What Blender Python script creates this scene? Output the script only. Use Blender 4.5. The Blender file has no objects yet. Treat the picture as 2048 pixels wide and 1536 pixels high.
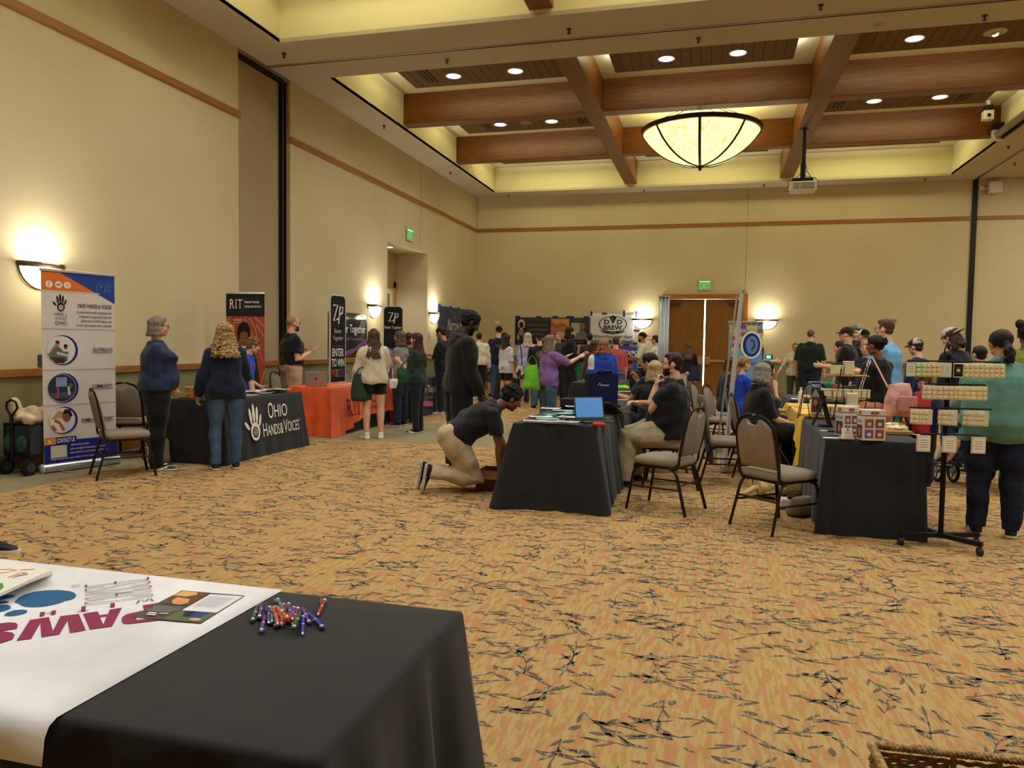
import bpy, math, random
import numpy as np
from mathutils import Vector, Matrix, Euler
rnd = random.Random(7)
PI = math.pi
S = bpy.context.scene
COL = S.collection

# ------------------------------------------------------------------ camera
CAM = Vector((0, 0, 1.45))
CF = Vector((-0.25721512, 0.96492291, -0.05257533))
CR = Vector((0.96595383, 0.25829365, 0.01475082))
CU = Vector((-0.02781328, 0.0469912, 0.99850801))
FPX = 1514.43
cd = bpy.data.cameras.new('camera'); cd.sensor_width = 36; cd.lens = FPX * 36 / 2048; cd.clip_start = .05
camo = bpy.data.objects.new('camera', cd); COL.objects.link(camo)
camo.matrix_world = Matrix(((CR.x, CU.x, -CF.x, CAM.x), (CR.y, CU.y, -CF.y, CAM.y), (CR.z, CU.z, -CF.z, CAM.z), (0, 0, 0, 1)))
S.camera = camo

def ray(px, py): return CF + CR * ((px - 1024) / FPX) - CU * ((py - 768) / FPX)
def G(px, py, z=0.0):
    """point of the horizontal plane z seen at a pixel of the photograph"""
    d = ray(px, py); return CAM + d * ((z - CAM.z) / d.z)
def AY(px, py, y): d = ray(px, py); return CAM + d * (y / d.y)
def AX(px, py, x): d = ray(px, py); return CAM + d * (x / d.x)

# ------------------------------------------------------------------ look and light
S.view_settings.view_transform = 'Standard'; S.view_settings.look = 'None'
S.view_settings.exposure = EXPO = 0.62
S.view_settings.gamma = 1.0; S.view_settings.use_curve_mapping = False
S.cycles.max_bounces = 5; S.cycles.diffuse_bounces = 4; S.cycles.glossy_bounces = 2
S.cycles.transmission_bounces = 4; S.cycles.transparent_max_bounces = 6
S.cycles.caustics_reflective = False; S.cycles.caustics_refractive = False
S.cycles.sample_clamp_indirect = 4.0; S.cycles.use_denoising = True
W = bpy.data.worlds.new('world'); S.world = W; W.use_nodes = True
W.node_tree.nodes['Background'].inputs[0].default_value = (1, .85, .62, 1)
W.node_tree.nodes['Background'].inputs[1].default_value = .05

def lamp(name, kind, loc, power, col, rot=(0, 0, 0), size=None, size_y=None, spot=None, blend=.5):
    l = bpy.data.lights.new(name, kind); l.energy = power; l.color = col
    if kind == 'AREA':
        l.shape = 'RECTANGLE' if size_y else 'DISK'; l.size = size
        if size_y: l.size_y = size_y
    elif kind == 'SPOT': l.spot_size = spot; l.spot_blend = blend; l.shadow_soft_size = size or .06
    else: l.shadow_soft_size = size or .06
    o = bpy.data.objects.new(name, l); COL.objects.link(o); o.location = loc; o.rotation_euler = rot
    return o
# room shell sizes
XL, XP, XR = -7.37, 6.63, 14.5       # left wall, partition track, right wall
YB, YN = 23.04, -3.0                 # back wall, wall behind the camera
H, HC, HB, HP = 6.03, 6.77, 6.13, 6.55   # soffit, tray ceiling, underside of beams, plank panels
TX0, TX1 = -6.6, 5.85                # tray (coffer) sides
TRAYS = [(12.14, 22.32), (.4, 10.57)]
LBX = [(-2.65, -2.3), (1.6, 1.97)]   # long beams
def bays(t):
    y0, y1 = t
    if y0 > 5: return [(12.14, 15.37), (15.7, 18.82), (19.12, 22.32)]
    return [(.4, 3.6), (3.9, 7.02), (7.35, 10.57)]
WARM = (1, .95, .84); COVE = (1, .97, .87); COOL = (1, .985, 1.0)
COVE_W, DOWN_W = 118, 100
NK = [(.74, (.985, .98, .88), 1.0, (.98, .985, .97)), (1.5, (.98, .985, 1.0), 1.12, (.97, .985, 1.0))]   # far coffer, near coffer
for ti, t in enumerate(TRAYS):
    for ri, (y0, y1) in enumerate(bays(t)):
        yc = (y0 + y1) / 2
        for ci, (x0, x1) in enumerate([(-5.94, -2.79), (-1.94, 1.2), (2.05, 5.2)]):
            if ci == 1 and ri == 1: continue
            lamp('cove_tube_light', 'AREA', ((x0 + x1) / 2, yc, HP + .06), COVE_W * NK[ti][0], NK[ti][1], (PI, 0, 0), x1 - x0, 1.05)
            if ri == 1 or (ti == 0 and ri == 0) or (ti == 1):
                for dx in (-.62, .61):
                    lamp('downlight_beam', 'SPOT', ((x0 + x1) / 2 + dx, yc + .1, HP - .03), DOWN_W * NK[ti][2], NK[ti][3], (0, 0, 0), .07, spot=math.radians(150), blend=1.0)
for x in (8.6, 12.0):
    for y in (3, 9, 15, 20):
        lamp('side_room_downlight', 'AREA', (x, y, H - .02), 60, WARM, (0, 0, 0), .5)
lamp('bowl_lamp', 'POINT', (-.42, 17.26, 6.3), 60, COVE, size=.3)

# ------------------------------------------------------------------ materials
def lin(h):
    if isinstance(h, tuple): return tuple(h[:3]) + (1,)
    h = h.lstrip('#'); c = [int(h[i:i + 2], 16) / 255 for i in (0, 2, 4)]
    return tuple((v / 12.92 if v <= .04045 else ((v + .055) / 1.055) ** 2.4) for v in c) + (1,)
MATS = {}
def M(col, rough=.7, metal=0, kind='plain', emit=0, col2=None, scale=1.0, bump=None, spec=.3):
    key = (col, rough, metal, kind, emit, col2, scale, bump, spec)
    if key in MATS: return MATS[key]
    m = bpy.data.materials.new(kind + '_' + str(len(MATS))); m.use_nodes = True
    nt = m.node_tree; b = nt.nodes['Principled BSDF']; N = nt.nodes.new; L = nt.links.new
    b.inputs['Base Color'].default_value = lin(col); b.inputs['Roughness'].default_value = rough
    b.inputs['Metallic'].default_value = metal; b.inputs['Specular IOR Level'].default_value = spec
    if emit:
        b.inputs['Emission Color'].default_value = lin(col); b.inputs['Emission Strength'].default_value = emit
    tc = N('ShaderNodeTexCoord'); c2 = lin(col2) if col2 else None
    def mixc(fac, a=None, bb=None):
        mx = N('ShaderNodeMix'); mx.data_type = 'RGBA'
        L(fac, mx.inputs[0]); mx.inputs[6].default_value = a or lin(col); mx.inputs[7].default_value = bb or c2
        return mx.outputs[2]
    def noise(sc, det=3, stretch=None, rough_=.5, coord='Object'):
        mp = N('ShaderNodeMapping'); mp.inputs['Scale'].default_value = stretch or (1, 1, 1)
        L(tc.outputs[coord], mp.inputs[0]); n = N('ShaderNodeTexNoise'); n.inputs['Scale'].default_value = sc
        n.inputs['Detail'].default_value = det; n.inputs['Roughness'].default_value = rough_; L(mp.outputs[0], n.inputs[0]); return n.outputs[0]
    def ramp(f, a, bb):
        r = N('ShaderNodeMapRange'); r.inputs[1].default_value = a; r.inputs[2].default_value = bb; L(f, r.inputs[0]); return r.outputs[0]
    def bumpn(f, strength, dist=.01):
        bp = N('ShaderNodeBump'); bp.inputs['Strength'].default_value = strength; bp.inputs['Distance'].default_value = dist
        L(f, bp.inputs['Height']); L(bp.outputs[0], b.inputs['Normal'])
    bs = bump if bump is not None else None
    if kind == 'plain':
        if bs: bumpn(noise(60 * scale), bs)
    elif kind == 'wall':
        d = noise(.7, 2); L(mixc(ramp(d, .3, .7)), b.inputs['Base Color']); bumpn(noise(240, 2), .12, .004)
    elif kind == 'wood':
        n = noise(3 * scale, 6, (1, 22, 22)); L(mixc(ramp(n, .35, .68)), b.inputs['Base Color'])
    elif kind == 'woody':   # grain along y
        n = noise(3 * scale, 6, (22, 1, 22)); L(mixc(ramp(n, .35, .68)), b.inputs['Base Color'])
    elif kind == 'woodz':
        n = noise(3 * scale, 6, (22, 22, 1)); L(mixc(ramp(n, .35, .68)), b.inputs['Base Color'])
    elif kind == 'fabric':
        n = noise(9 * scale, 3); a = lin(col)
        L(mixc(ramp(n, .3, .7), tuple(v * .86 for v in a[:3]) + (1,), tuple(min(1, v * 1.12 + .001) for v in a[:3]) + (1,)), b.inputs['Base Color'])
        nn = noise(22 * scale, 3, (1, 1, .6)); bumpn(nn, .3 if bs is None else bs, .02)
        b.inputs['Sheen Weight'].default_value = .12; b.inputs['Sheen Roughness'].default_value = .5
    elif kind == 'mottle':   # two colours in blotches
        n = noise(6 * scale, 2); L(mixc(ramp(n, .44, .56)), b.inputs['Base Color']); bumpn(noise(20, 3), .2, .015)
    elif kind == 'denim':
        n = noise(5 * scale, 3, (1, 1, .35)); L(mixc(ramp(n, .3, .7)), b.inputs['Base Color']); bumpn(noise(18, 4, (1, 1, 1.6)), .35, .02)
    elif kind == 'hair':
        n = noise(28 * scale, 4, (3.5, 3.5, .35)); L(mixc(ramp(n, .34, .66)), b.inputs['Base Color']); bumpn(n, .55, .02)
        b.inputs['Roughness'].default_value = .5
    elif kind == 'curl':
        n = noise(45 * scale, 3); L(mixc(ramp(n, .34, .66)), b.inputs['Base Color']); bumpn(n, .9, .02)
    elif kind == 'skin':
        n = noise(14, 3); a = lin(col)
        L(mixc(ramp(n, .3, .7), tuple(v * .93 for v in a[:3]) + (1,), (min(1, a[0] * 1.06), a[1] * 1.02, a[2] * 1.0, 1)), b.inputs['Base Color'])
        b.inputs['Subsurface Weight'].default_value = .0
    elif kind == 'plaid':
        w1 = N('ShaderNodeTexWave'); w1.inputs['Scale'].default_value = 9 * scale; L(tc.outputs['Object'], w1.inputs[0])
        w2 = N('ShaderNodeTexWave'); w2.bands_direction = 'Z'; w2.inputs['Scale'].default_value = 9 * scale; L(tc.outputs['Object'], w2.inputs[0])
        ad = N('ShaderNodeMath'); ad.operation = 'MULTIPLY'; L(w1.outputs[1], ad.inputs[0]); L(w2.outputs[1], ad.inputs[1])
        L(mixc(ramp(ad.outputs[0], .1, .6)), b.inputs['Base Color'])
    elif kind == 'weave':
        w1 = N('ShaderNodeTexVoronoi'); w1.inputs['Scale'].default_value = 230 * scale; L(tc.outputs['Object'], w1.inputs[0])
        L(mixc(ramp(w1.outputs[0], .1, .7)), b.inputs['Base Color']); bumpn(w1.outputs[0], .3, .002)
    MATS[key] = m
    return m

# ------------------------------------------------------------------ mesh builder
class MB:
    def __init__(s): s.v = []; s.f = []; s.m = []; s.T = Matrix.Identity(4); s.cur = 0
    def add(s, vs, fs, mi=None):
        o = len(s.v); T = s.T
        s.v += [tuple(T @ Vector(p)) for p in vs]; s.f += [tuple(i + o for i in f) for f in fs]
        s.m += [s.cur if mi is None else mi] * len(fs); return s
    def box(s, c, d, mi=None, rot=None):
        x, y, z = (k / 2 for k in d); R = Euler(rot).to_matrix() if rot else None; c = Vector(c)
        P = [Vector(p) for p in [(-x, -y, -z), (x, -y, -z), (x, y, -z), (-x, y, -z), (-x, -y, z), (x, -y, z), (x, y, z), (-x, y, z)]]
        P = [(R @ p if R else p) + c for p in P]
        return s.add(P, [(0, 3, 2, 1), (4, 5, 6, 7), (0, 1, 5, 4), (1, 2, 6, 5), (2, 3, 7, 6), (3, 0, 4, 7)], mi)
    def bx(s, a, b, mi=None):
        return s.box([(a[i] + b[i]) / 2 for i in range(3)], [abs(b[i] - a[i]) for i in range(3)], mi)
    def loft(s, rings, mi=None, cap=True, closed=False):
        n = len(rings[0]); vs = [p for r in rings for p in r]; fs = []
        K = len(rings)
        for k in range(K if closed else K - 1):
            a, b = k * n, ((k + 1) % K) * n
            for i in range(n): j = (i + 1) % n; fs.append((a + i, a + j, b + j, b + i))
        if cap and not closed: fs.append(tuple(range(n - 1, -1, -1))); fs.append(tuple((K - 1) * n + i for i in range(n)))
        return s.add(vs, fs, mi)
    def tube(s, pts, r, seg=10, mi=None, closed=False, ry=None, side=None, round_=False):
        """pts swept by circle/ellipse. r: number or list; side: direction of the first radius"""
        pts = [Vector(p) for p in pts]; n = len(pts)
        rr = list(r) if isinstance(r, (list, tuple)) else [r] * n
        r2 = rr if ry is None else (list(ry) if isinstance(ry, (list, tuple)) else [ry] * n)
        if round_ and not closed:
            d0 = (pts[0] - pts[1]).normalized(); d1 = (pts[-1] - pts[-2]).normalized()
            k0, k1 = rr[0], rr[-1]
            pts = [pts[0] + d0 * k0 * .8, pts[0] + d0 * k0 * .5] + pts + [pts[-1] + d1 * k1 * .5, pts[-1] + d1 * k1 * .8]
            rr = [rr[0] * .35, rr[0] * .8] + rr + [rr[-1] * .8, rr[-1] * .35]
            r2 = [r2[0] * .35, r2[0] * .8] + r2 + [r2[-1] * .8, r2[-1] * .35]; n = len(pts)
        rings = []; prev = Vector(side) if side is not None else None
        for i in range(n):
            t = (pts[(i + 1) % n] - pts[i - 1]) if closed else (pts[min(i + 1, n - 1)] - pts[max(i - 1, 0)])
            if t.length < 1e-9: t = Vector((0, 0, 1))
            t.normalize()
            if prev is None: prev = t.orthogonal()
            a = prev - t * prev.dot(t)
            if a.length < 1e-6: a = t.orthogonal()
            a.normalize(); b = t.cross(a)
            if side is None: prev = a
            rings.append([pts[i] + a * (math.cos(q) * rr[i]) + b * (math.sin(q) * r2[i]) for q in [2 * PI * k / seg for k in range(seg)]])
        return s.loft(rings, mi, not closed, closed)
    def cyl(s, a, b, r, r2=None, seg=20, mi=None): return s.tube([a, b], [r, r if r2 is None else r2], seg, mi)
    def lathe(s, prof, c=(0, 0, 0), seg=24, mi=None, a0=0, a1=2 * PI):
        c = Vector(c); full = abs(a1 - a0 - 2 * PI) < 1e-6; n = seg if full else seg + 1
        vs = [c + Vector((r * math.cos(a0 + (a1 - a0) * i / seg), r * math.sin(a0 + (a1 - a0) * i / seg), z)) for r, z in prof for i in range(n)]
        fs = []
        for k in range(len(prof) - 1):
            for i in range(seg):
                j = (i + 1) % n; fs.append((k * n + i, k * n + j, (k + 1) * n + j, (k + 1) * n + i))
        return s.add(vs, fs, mi)
    def ell(s, c, r, rot=None, seg=16, rings=10, mi=None):
        c = Vector(c); R = rot if isinstance(rot, Matrix) else (Euler(rot).to_matrix() if rot else None)
        if not isinstance(r, (tuple, list)): r = (r, r, r)
        vs = []; fs = []
        for k in range(rings + 1):
            th = PI * k / rings
            for i in range(seg):
                ph = 2 * PI * i / seg; p = Vector((r[0] * math.sin(th) * math.cos(ph), r[1] * math.sin(th) * math.sin(ph), r[2] * math.cos(th)))
                vs.append((R @ p if R else p) + c)
        for k in range(rings):
            for i in range(seg):
                j = (i + 1) % seg; fs.append((k * seg + i, (k + 1) * seg + i, (k + 1) * seg + j, k * seg + j))
        return s.add(vs, fs, mi)
    def prism(s, poly, h, mi=None, z=0):
        n = len(poly); vs = [(p[0], p[1], z) for p in poly] + [(p[0], p[1], z + h) for p in poly]
        a = sum(poly[i][0] * poly[(i + 1) % n][1] - poly[(i + 1) % n][0] * poly[i][1] for i in range(n))
        fs = [tuple(range(n - 1, -1, -1)), tuple(range(n, 2 * n))] + [(i, (i + 1) % n, n + (i + 1) % n, n + i) for i in range(n)]
        if a < 0: fs = [tuple(reversed(f)) for f in fs]
        return s.add(vs, fs, mi)
    def grid(s, fn, nu, nv, mi=None):
        vs = [fn(i / nu, j / nv) for j in range(nv + 1) for i in range(nu + 1)]
        fs = [(j * (nu + 1) + i, j * (nu + 1) + i + 1, (j + 1) * (nu + 1) + i + 1, (j + 1) * (nu + 1) + i) for j in range(nv) for i in range(nu)]
        return s.add(vs, fs, mi)
    def mesh(s, name, mats):
        me = bpy.data.meshes.new(name); me.from_pydata(s.v, [], s.f)
        for m in (mats if isinstance(mats, (list, tuple)) else [mats]): me.materials.append(m)
        me.polygons.foreach_set('material_index', s.m); me.update(); return me
    def build(s, name, mats, parent=None, smooth=None, bevel=0, seg=2, solid=0, sub=0):
        me = s.mesh(name, mats); o = bpy.data.objects.new(name, me); COL.objects.link(o)
        if parent is not None: o.parent = parent
        if solid:
            md = o.modifiers.new('s', 'SOLIDIFY'); md.thickness = solid; md.offset = 0
        if bevel:
            md = o.modifiers.new('b', 'BEVEL'); md.width = bevel; md.segments = seg; md.limit_method = 'ANGLE'; md.angle_limit = .6
        if sub:
            md = o.modifiers.new('u', 'SUBSURF'); md.levels = sub; md.render_levels = sub
        if smooth is not None:
            if smooth >= 180: me.shade_smooth()
            else: me.shade_smooth(); me.set_sharp_from_angle(angle=math.radians(smooth))
        return o
def tag(o, label=None, cat=None, group=None, kind=None):
    if label: o['label'] = label
    if cat: o['category'] = cat
    if group: o['group'] = group
    if kind: o['kind'] = kind
    return o
def thing(name, label, cat, loc=(0, 0, 0), rz=0, group=None):
    o = bpy.data.objects.new(name, None); COL.objects.link(o); o.location = loc; o.rotation_euler = (0, 0, rz)
    o.empty_display_size = .1
    return tag(o, label, cat, group)
def kids(o): return [c for c in COL.objects if c.parent == o]
def copy_tree(o, parent=None):
    c = o.copy(); COL.objects.link(c); c.parent = parent
    for ch in KIDS.get(o.name) or kids(o): copy_tree(ch, c)
    return c
KIDS = {}
def struct(o): o['kind'] = 'structure'; return o

# flat print: coloured shapes and lettering laid on a panel, one mesh per panel
_txt = {}
def text_geo(body, bold=0, font_scale=1.0):
    key = (body, bold)
    if key not in _txt:
        c = bpy.data.curves.new('t', 'FONT'); c.body = body; c.offset = bold; c.resolution_u = 3; c.fill_mode = 'FRONT'
        o = bpy.data.objects.new('t', c); COL.objects.link(o)
        dg = bpy.context.evaluated_depsgraph_get(); dg.update()
        me = bpy.data.meshes.new_from_object(o.evaluated_get(dg))
        v = [tuple(p.co[:2]) for p in me.vertices]; f = [tuple(p.vertices) for p in me.polygons]
        bpy.data.objects.remove(o); bpy.data.curves.remove(c); bpy.data.meshes.remove(me)
        if v:
            xs = [p[0] for p in v]; x0, x1 = min(xs), max(xs); cap = .69
            v = [((p[0] - x0) / cap, p[1] / cap) for p in v]; w = (x1 - x0) / cap
        else: w = 1
        _txt[key] = (v, f, w)
    return _txt[key]
class Print:
    """2-D drawing in metres; frame = 4x4 matrix whose xy-plane is the panel, z towards the viewer"""
    def __init__(s, frame, eps=.0012): s.mb = MB(); s.T = frame; s.mats = []; s.lay = 0; s.eps = eps
    def mi(s, m):
        if isinstance(m, str): m = M(m, .75)
        if m not in s.mats: s.mats.append(m)
        return s.mats.index(m)
    def shape(s, vs, fs, m):
        s.lay += 1; z = s.eps + s.lay * .00012
        s.mb.T = s.T; s.mb.add([(p[0], p[1], z) for p in vs], fs, s.mi(m)); return s
    def poly(s, pts, m):
        a = sum(pts[i][0] * pts[(i + 1) % len(pts)][1] - pts[(i + 1) % len(pts)][0] * pts[i][1] for i in range(len(pts)))
        return s.shape(pts, [tuple(range(len(pts)) if a > 0 else range(len(pts) - 1, -1, -1))], m)
    def rect(s, x0, y0, x1, y1, m): return s.poly([(x0, y0), (x1, y0), (x1, y1), (x0, y1)], m)
    def oval(s, x, y, rx, ry, m, n=28, rot=0):
        c, k = math.cos(rot), math.sin(rot)
        return s.poly([(x + c * rx * math.cos(t) - k * ry * math.sin(t), y + k * rx * math.cos(t) + c * ry * math.sin(t)) for t in [2 * PI * i / n for i in range(n)]], m)
    def line(s, pts, w, m):
        pts = [Vector(p) for p in pts]; L = []; R = []
        for i, p in enumerate(pts):
            d = (pts[min(i + 1, len(pts) - 1)] - pts[max(i - 1, 0)]); d = d.normalized() if d.length else Vector((1, 0))
            n = Vector((-d.y, d.x)) * w / 2; L.append(p + n); R.append(p - n)
        vs = L + R; n = len(pts)
        return s.shape([(p.x, p.y) for p in vs], [(n + i, n + i + 1, i + 1, i) for i in range(n - 1)], m)
    def text(s, body, x, y, h, m, w=None, align='l', bold=0, shear=0, rot=0):
        """h = cap height; w = total width if it must fit"""
        v, f, tw = text_geo(body, bold)
        sx = (w / tw) if w else h
        W_ = tw * sx; x0 = {'l': 0, 'c': -W_ / 2, 'r': -W_}[align]; c, k = math.cos(rot), math.sin(rot)
        q = [(x0 + p[0] * sx + p[1] * h * shear, p[1] * h) for p in v]
        return s.shape([(x + c * a - k * b, y + k * a + c * b) for a, b in q], f, m)
    def build(s, parent, name='printed_graphic'):
        return s.mb.build(name, s.mats, parent)
def frame(o, x, y):
    """panel frame from origin and the x / y directions"""
    o, x, y = Vector(o), Vector(x).normalized(), Vector(y); y = (y - x * y.dot(x)).normalized(); z = x.cross(y)
    return Matrix(((x.x, y.x, z.x, o.x), (x.y, y.y, z.y, o.y), (x.z, y.z, z.z, o.z), (0, 0, 0, 1)))
# ================================================================== ROOM
m_wall = M('#CCBF9A', .85, kind='wall', col2='#C5B790')
m_green = M('#8B8762', .85, kind='wall', col2='#837F5A')
m_taupe = M('#A8977A', .9, kind='wall', col2='#A08F72')
m_soffit = M('#BBB094', .9, kind='wall', col2='#B4A98D')
m_tray = M('#E0D8AC', .85, kind='wall', col2='#DAD1A3')
m_beam = M('#7E480F', .38, kind='wood', col2='#5C3208', scale=1, spec=.4)
m_beamy = M('#7E480F', .38, kind='woody', col2='#5C3208', scale=1, spec=.4)
m_trimw = M('#A06C38', .45, kind='woody', col2='#8C5A2A')
m_trimx = M('#A06C38', .45, kind='wood', col2='#8C5A2A')
m_trimz = M('#B0702F', .45, kind='woodz', col2='#9A5C22')
m_black = M('#0C0B0A', .5)
def wallbox(mb, a, b):
    """a wall slab split at the chair rail: green below, cream above"""
    zr = 1.05
    if a[2] < zr < b[2]:
        mb.bx(a, (b[0], b[1], zr), 1); mb.bx((a[0], a[1], zr), b, 0)
    else: mb.bx(a, b, 0 if a[2] >= zr else 1)
T = .22
w = MB()
wallbox(w, (XL - T, YN, 0), (XL, 10.62, H))
wallbox(w, (XL - T, 12.14, 0), (XL, 16.3, H))
wallbox(w, (XL - T, 16.3, 3.79), (XL, 18.82, H))
wallbox(w, (XL - T, 18.82, 0), (XL, YB, H))
w.bx((XL - T, 10.62, 1.05), (XL - .1, 12.14, H), 2); w.bx((XL - T, 10.62, 0), (XL - .1, 12.14, 1.05), 1)
# alcove
AX0 = -8.28
wallbox(w, (AX0, 18.82, 0), (XL - T, 18.95, 3.79)); wallbox(w, (AX0, 16.17, 0), (XL - T, 16.3, 3.79))
wallbox(w, (AX0 - .12, 16.17, 0), (AX0, 18.95, 3.79)); w.bx((AX0, 16.3, 3.79), (XL - T, 18.82, 3.85), 0)
struct(w.build('wall_left', [m_wall, m_green, m_taupe]))
w = MB()
wallbox(w, (XL - T, YB, 0), (-1.5, YB + T, H)); w.bx((-1.5, YB, 2.93), (.86, YB + T, H), 0)
wallbox(w, (.86, YB, 0), (XR, YB + T, H))
struct(w.build('wall_back', [m_wall, m_green]))
w = MB(); wallbox(w, (XR, YN, 0), (XR + T, YB, H)); struct(w.build('wall_right', [m_wall, m_green]))
w = MB(); wallbox(w, (XL, YN - T, 0), (XR, YN, H)); struct(w.build('wall_front', [m_wall, m_green]))
# thin vertical panel joints
w = MB(); w.box((.81, YB - .001, 4.3), (.012, .004, 3.4)); w.box((XL + .001, 18.3, 4.9), (.004, .012, 2.2)); w.box((-7.37 + .001, 2, 3.6), (.004, .012, 4.8))
struct(w.build('trim_1', M('#8A7443', .8)))
# rails, baseboards
def rail(name, z0, z1, t, y_segs, x_segs):
    a = MB()
    for y0, y1 in y_segs: a.bx((XL, y0, z0), (XL + t, y1, z1))
    if y_segs: struct(a.build(name + '_2' if name == 'trim' else name + '_left', m_trimw, bevel=.006))
rail_z = (1.012, 1.10); up_z = (4.96, 5.06)
def segs(name, z, t, ys, xs):
    a = MB()
    for y0, y1 in ys: a.bx((XL, y0, z[0]), (XL + t, y1, z[1]))
    struct(a.build(name[0], m_trimw, bevel=.005))
    a = MB()
    for x0, x1 in xs: a.bx((x0, YB - t, z[0]), (x1, YB, z[1]))
    struct(a.build(name[1], m_trimx, bevel=.005))
segs(('trim_2', 'trim_3'), rail_z, .035, [(YN, 10.62), (12.14, 16.3), (18.82, YB)], [(XL, -1.55), (.9, 6.57), (6.7, XR)])
segs(('trim_4', 'trim_5'), up_z, .035, [(YN, 10.65), (12.1, YB)], [(XL, 6.57), (6.7, XR)])
segs(('baseboard_left', 'baseboard_back'), (0, .175), .02, [(YN, 10.62), (12.14, 16.3), (18.82, YB)], [(XL, -1.55), (.9, 6.57), (6.7, XR)])
a = MB(); a.bx((XL - .1, 10.64, 1.012), (XL - .07, 12.0, 1.1)); a.bx((XL - .1, 10.64, 0), (XL - .08, 12.0, .175)); struct(a.build('trim_6', m_trimw))
# partition tracks
a = MB(); a.bx((XL - .1, 10.62, 5.93), (XL - .04, 12.0, H)); a.bx((XL - .1, 11.93, 0), (XL - .03, 11.985, 5.97)); a.bx((XL - .1, 12.03, 0), (XL - .02, 12.05, 5.97))
a.bx((6.57, YB - .05, 0), (6.69, YB, H)); a.bx((XL, 11.43, H - .012), (XP, 11.455, H + .01)); a.bx((XP - .02, YN, H - .012), (XP + .01, YB, H + .01))
struct(a.build('trim_7', m_black))
a = MB(); a.bx((XL - .1, 11.985, 0), (XL - .06, 12.03, 5.97)); a.bx((XL, 11.39, H - .008), (XP, 11.43, H + .01)); a.bx((XP - .07, YN, H - .008), (XP - .02, YB, H + .01)); a.bx((XL - .1, 10.62, H - .03), (XL, 12.14, H - .018))
struct(a.build('trim_8', M('#A89A80', .4, .4)))

# ---- ceiling with two coffers
a = MB(); ZT = H + .06
ys = sorted([YN, .4, 10.57, 12.14, 22.32, YB])
a.bx((XL - T, YN, H), (TX0, YB + T, ZT)); a.bx((TX1, YN, H), (XR + T, YB + T, ZT))
a.bx((TX0, YN, H), (TX1, .4, ZT)); a.bx((TX0, 10.57, H), (TX1, 12.14, ZT)); a.bx((TX0, 22.32, H), (TX1, YB + T, ZT))
for y0, y1 in TRAYS:
    a.bx((TX0 - .05, y0, H + .001), (TX0, y1, HC), 1); a.bx((TX1, y0, H + .001), (TX1 + .05, y1, HC), 1)
    a.bx((TX0 - .05, y0 - .05, H + .001), (TX1 + .05, y0, HC), 1); a.bx((TX0 - .05, y1, H + .001), (TX1 + .05, y1 + .05, HC), 1)
    a.bx((TX0 - .05, y0 - .05, HC), (TX1 + .05, y1 + .05, HC + .05), 1)
struct(a.build('ceiling', [m_soffit, m_tray]))
for y0, y1 in TRAYS:
    for x0, x1 in LBX:
        a = MB(); a.bx((x0, y0, HB), (x1, y1, HC)); tag(struct(a.build('ceiling_beam', m_beamy, bevel=.01)))
    b_ = bays((y0, y1))
    for k in range(2):
        ya, yb = b_[k][1], b_[k + 1][0]
        for x0, x1 in [(TX0, LBX[0][0]), (LBX[0][1], LBX[1][0]), (LBX[1][1], TX1)]:
            a = MB(); a.bx((x0, ya, HB + .004), (x1, yb, HC)); struct(a.build('ceiling_beam', m_beam, bevel=.01))
m_plank = M('#6E5226', .7, kind='woody', col2='#62481F')
m_groove = M('#241806', .9)
def plank_panel(x0, x1, y0, y1, vents):
    a = MB(); n = round((x1 - x0) / .175); dw = (x1 - x0) / n
    a.bx((x0, y0, HP + .008), (x1, y1, HP + .03), 1)
    for i in range(n): a.bx((x0 + i * dw + .004, y0, HP), (x0 + (i + 1) * dw - .004, y1, HP + .012), 0)
    o = struct(a.build('ceiling_panel', [m_plank, m_groove]))
    for vx in vents:
        v = MB()
        for k in range(3): v.bx((vx + k * .075, y0 + .25, HP - .004), (vx + k * .075 + .035, y1 - .25, HP + .002), 0)
        v.bx((vx - .03, y0 + .22, HP - .002), (vx + .215, y1 - .22, HP + .0005), 1)
        v.build('air_slot', [m_groove, m_plank], o)
    return o
def downlight(x, y, z):
    t = thing('downlight', 'round recessed downlight in the ceiling', 'ceiling light', (x, y, z))
    a = MB(); a.lathe([(.135, -.004), (.15, -.008), (.158, -.002), (.158, .004), (.13, .004)], seg=28); a.build('trim_ring', M('#D8D0BE', .4), t, 40)
    a = MB(); a.lathe([(0, .0), (.09, .0), (.134, .002)], seg=28)
    a.build('lens', M('#DCE4FF', .3, emit=6.0), t); return t
lights = []
nm = [['left', 'middle', 'right'], ['left', 'middle', 'right'], ['left', 'middle', 'right']]
for ti, (y0, y1) in enumerate(TRAYS):
    for ri, (a0, a1) in enumerate(bays((y0, y1))):
        yc = (a0 + a1) / 2 - (0.3 if ti == 0 and ri == 2 else 0)
        for ci, (x0, x1) in enumerate([(-5.94, -2.79), (-1.94, 1.2), (2.05, 5.2)]):
            if ci == 1 and ri == 1: continue
            vents = [x0 + .4] if ci == 0 else ([x0 + .22, x1 - .6] if (ci == 2 and ri == 1) else [])
            if ci == 0 and ri == 1: vents = [x0 + .55, x1 - .35]
            plank_panel(x0, x1, yc - (.65 if ri == 0 else .55), yc + (.7 if ri == 0 else .55), vents)
            if ti == 0 and ri < 2:
                for k, dx in enumerate((-.6, .62)):
                    if ri == 0 and ci == 2 and k == 1: continue
                    dl = downlight((x0 + x1) / 2 + dx, (13.95 if ri == 0 else 17.22), HP - .004)
                    lights.append((ri, ci, k, dl))
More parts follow.
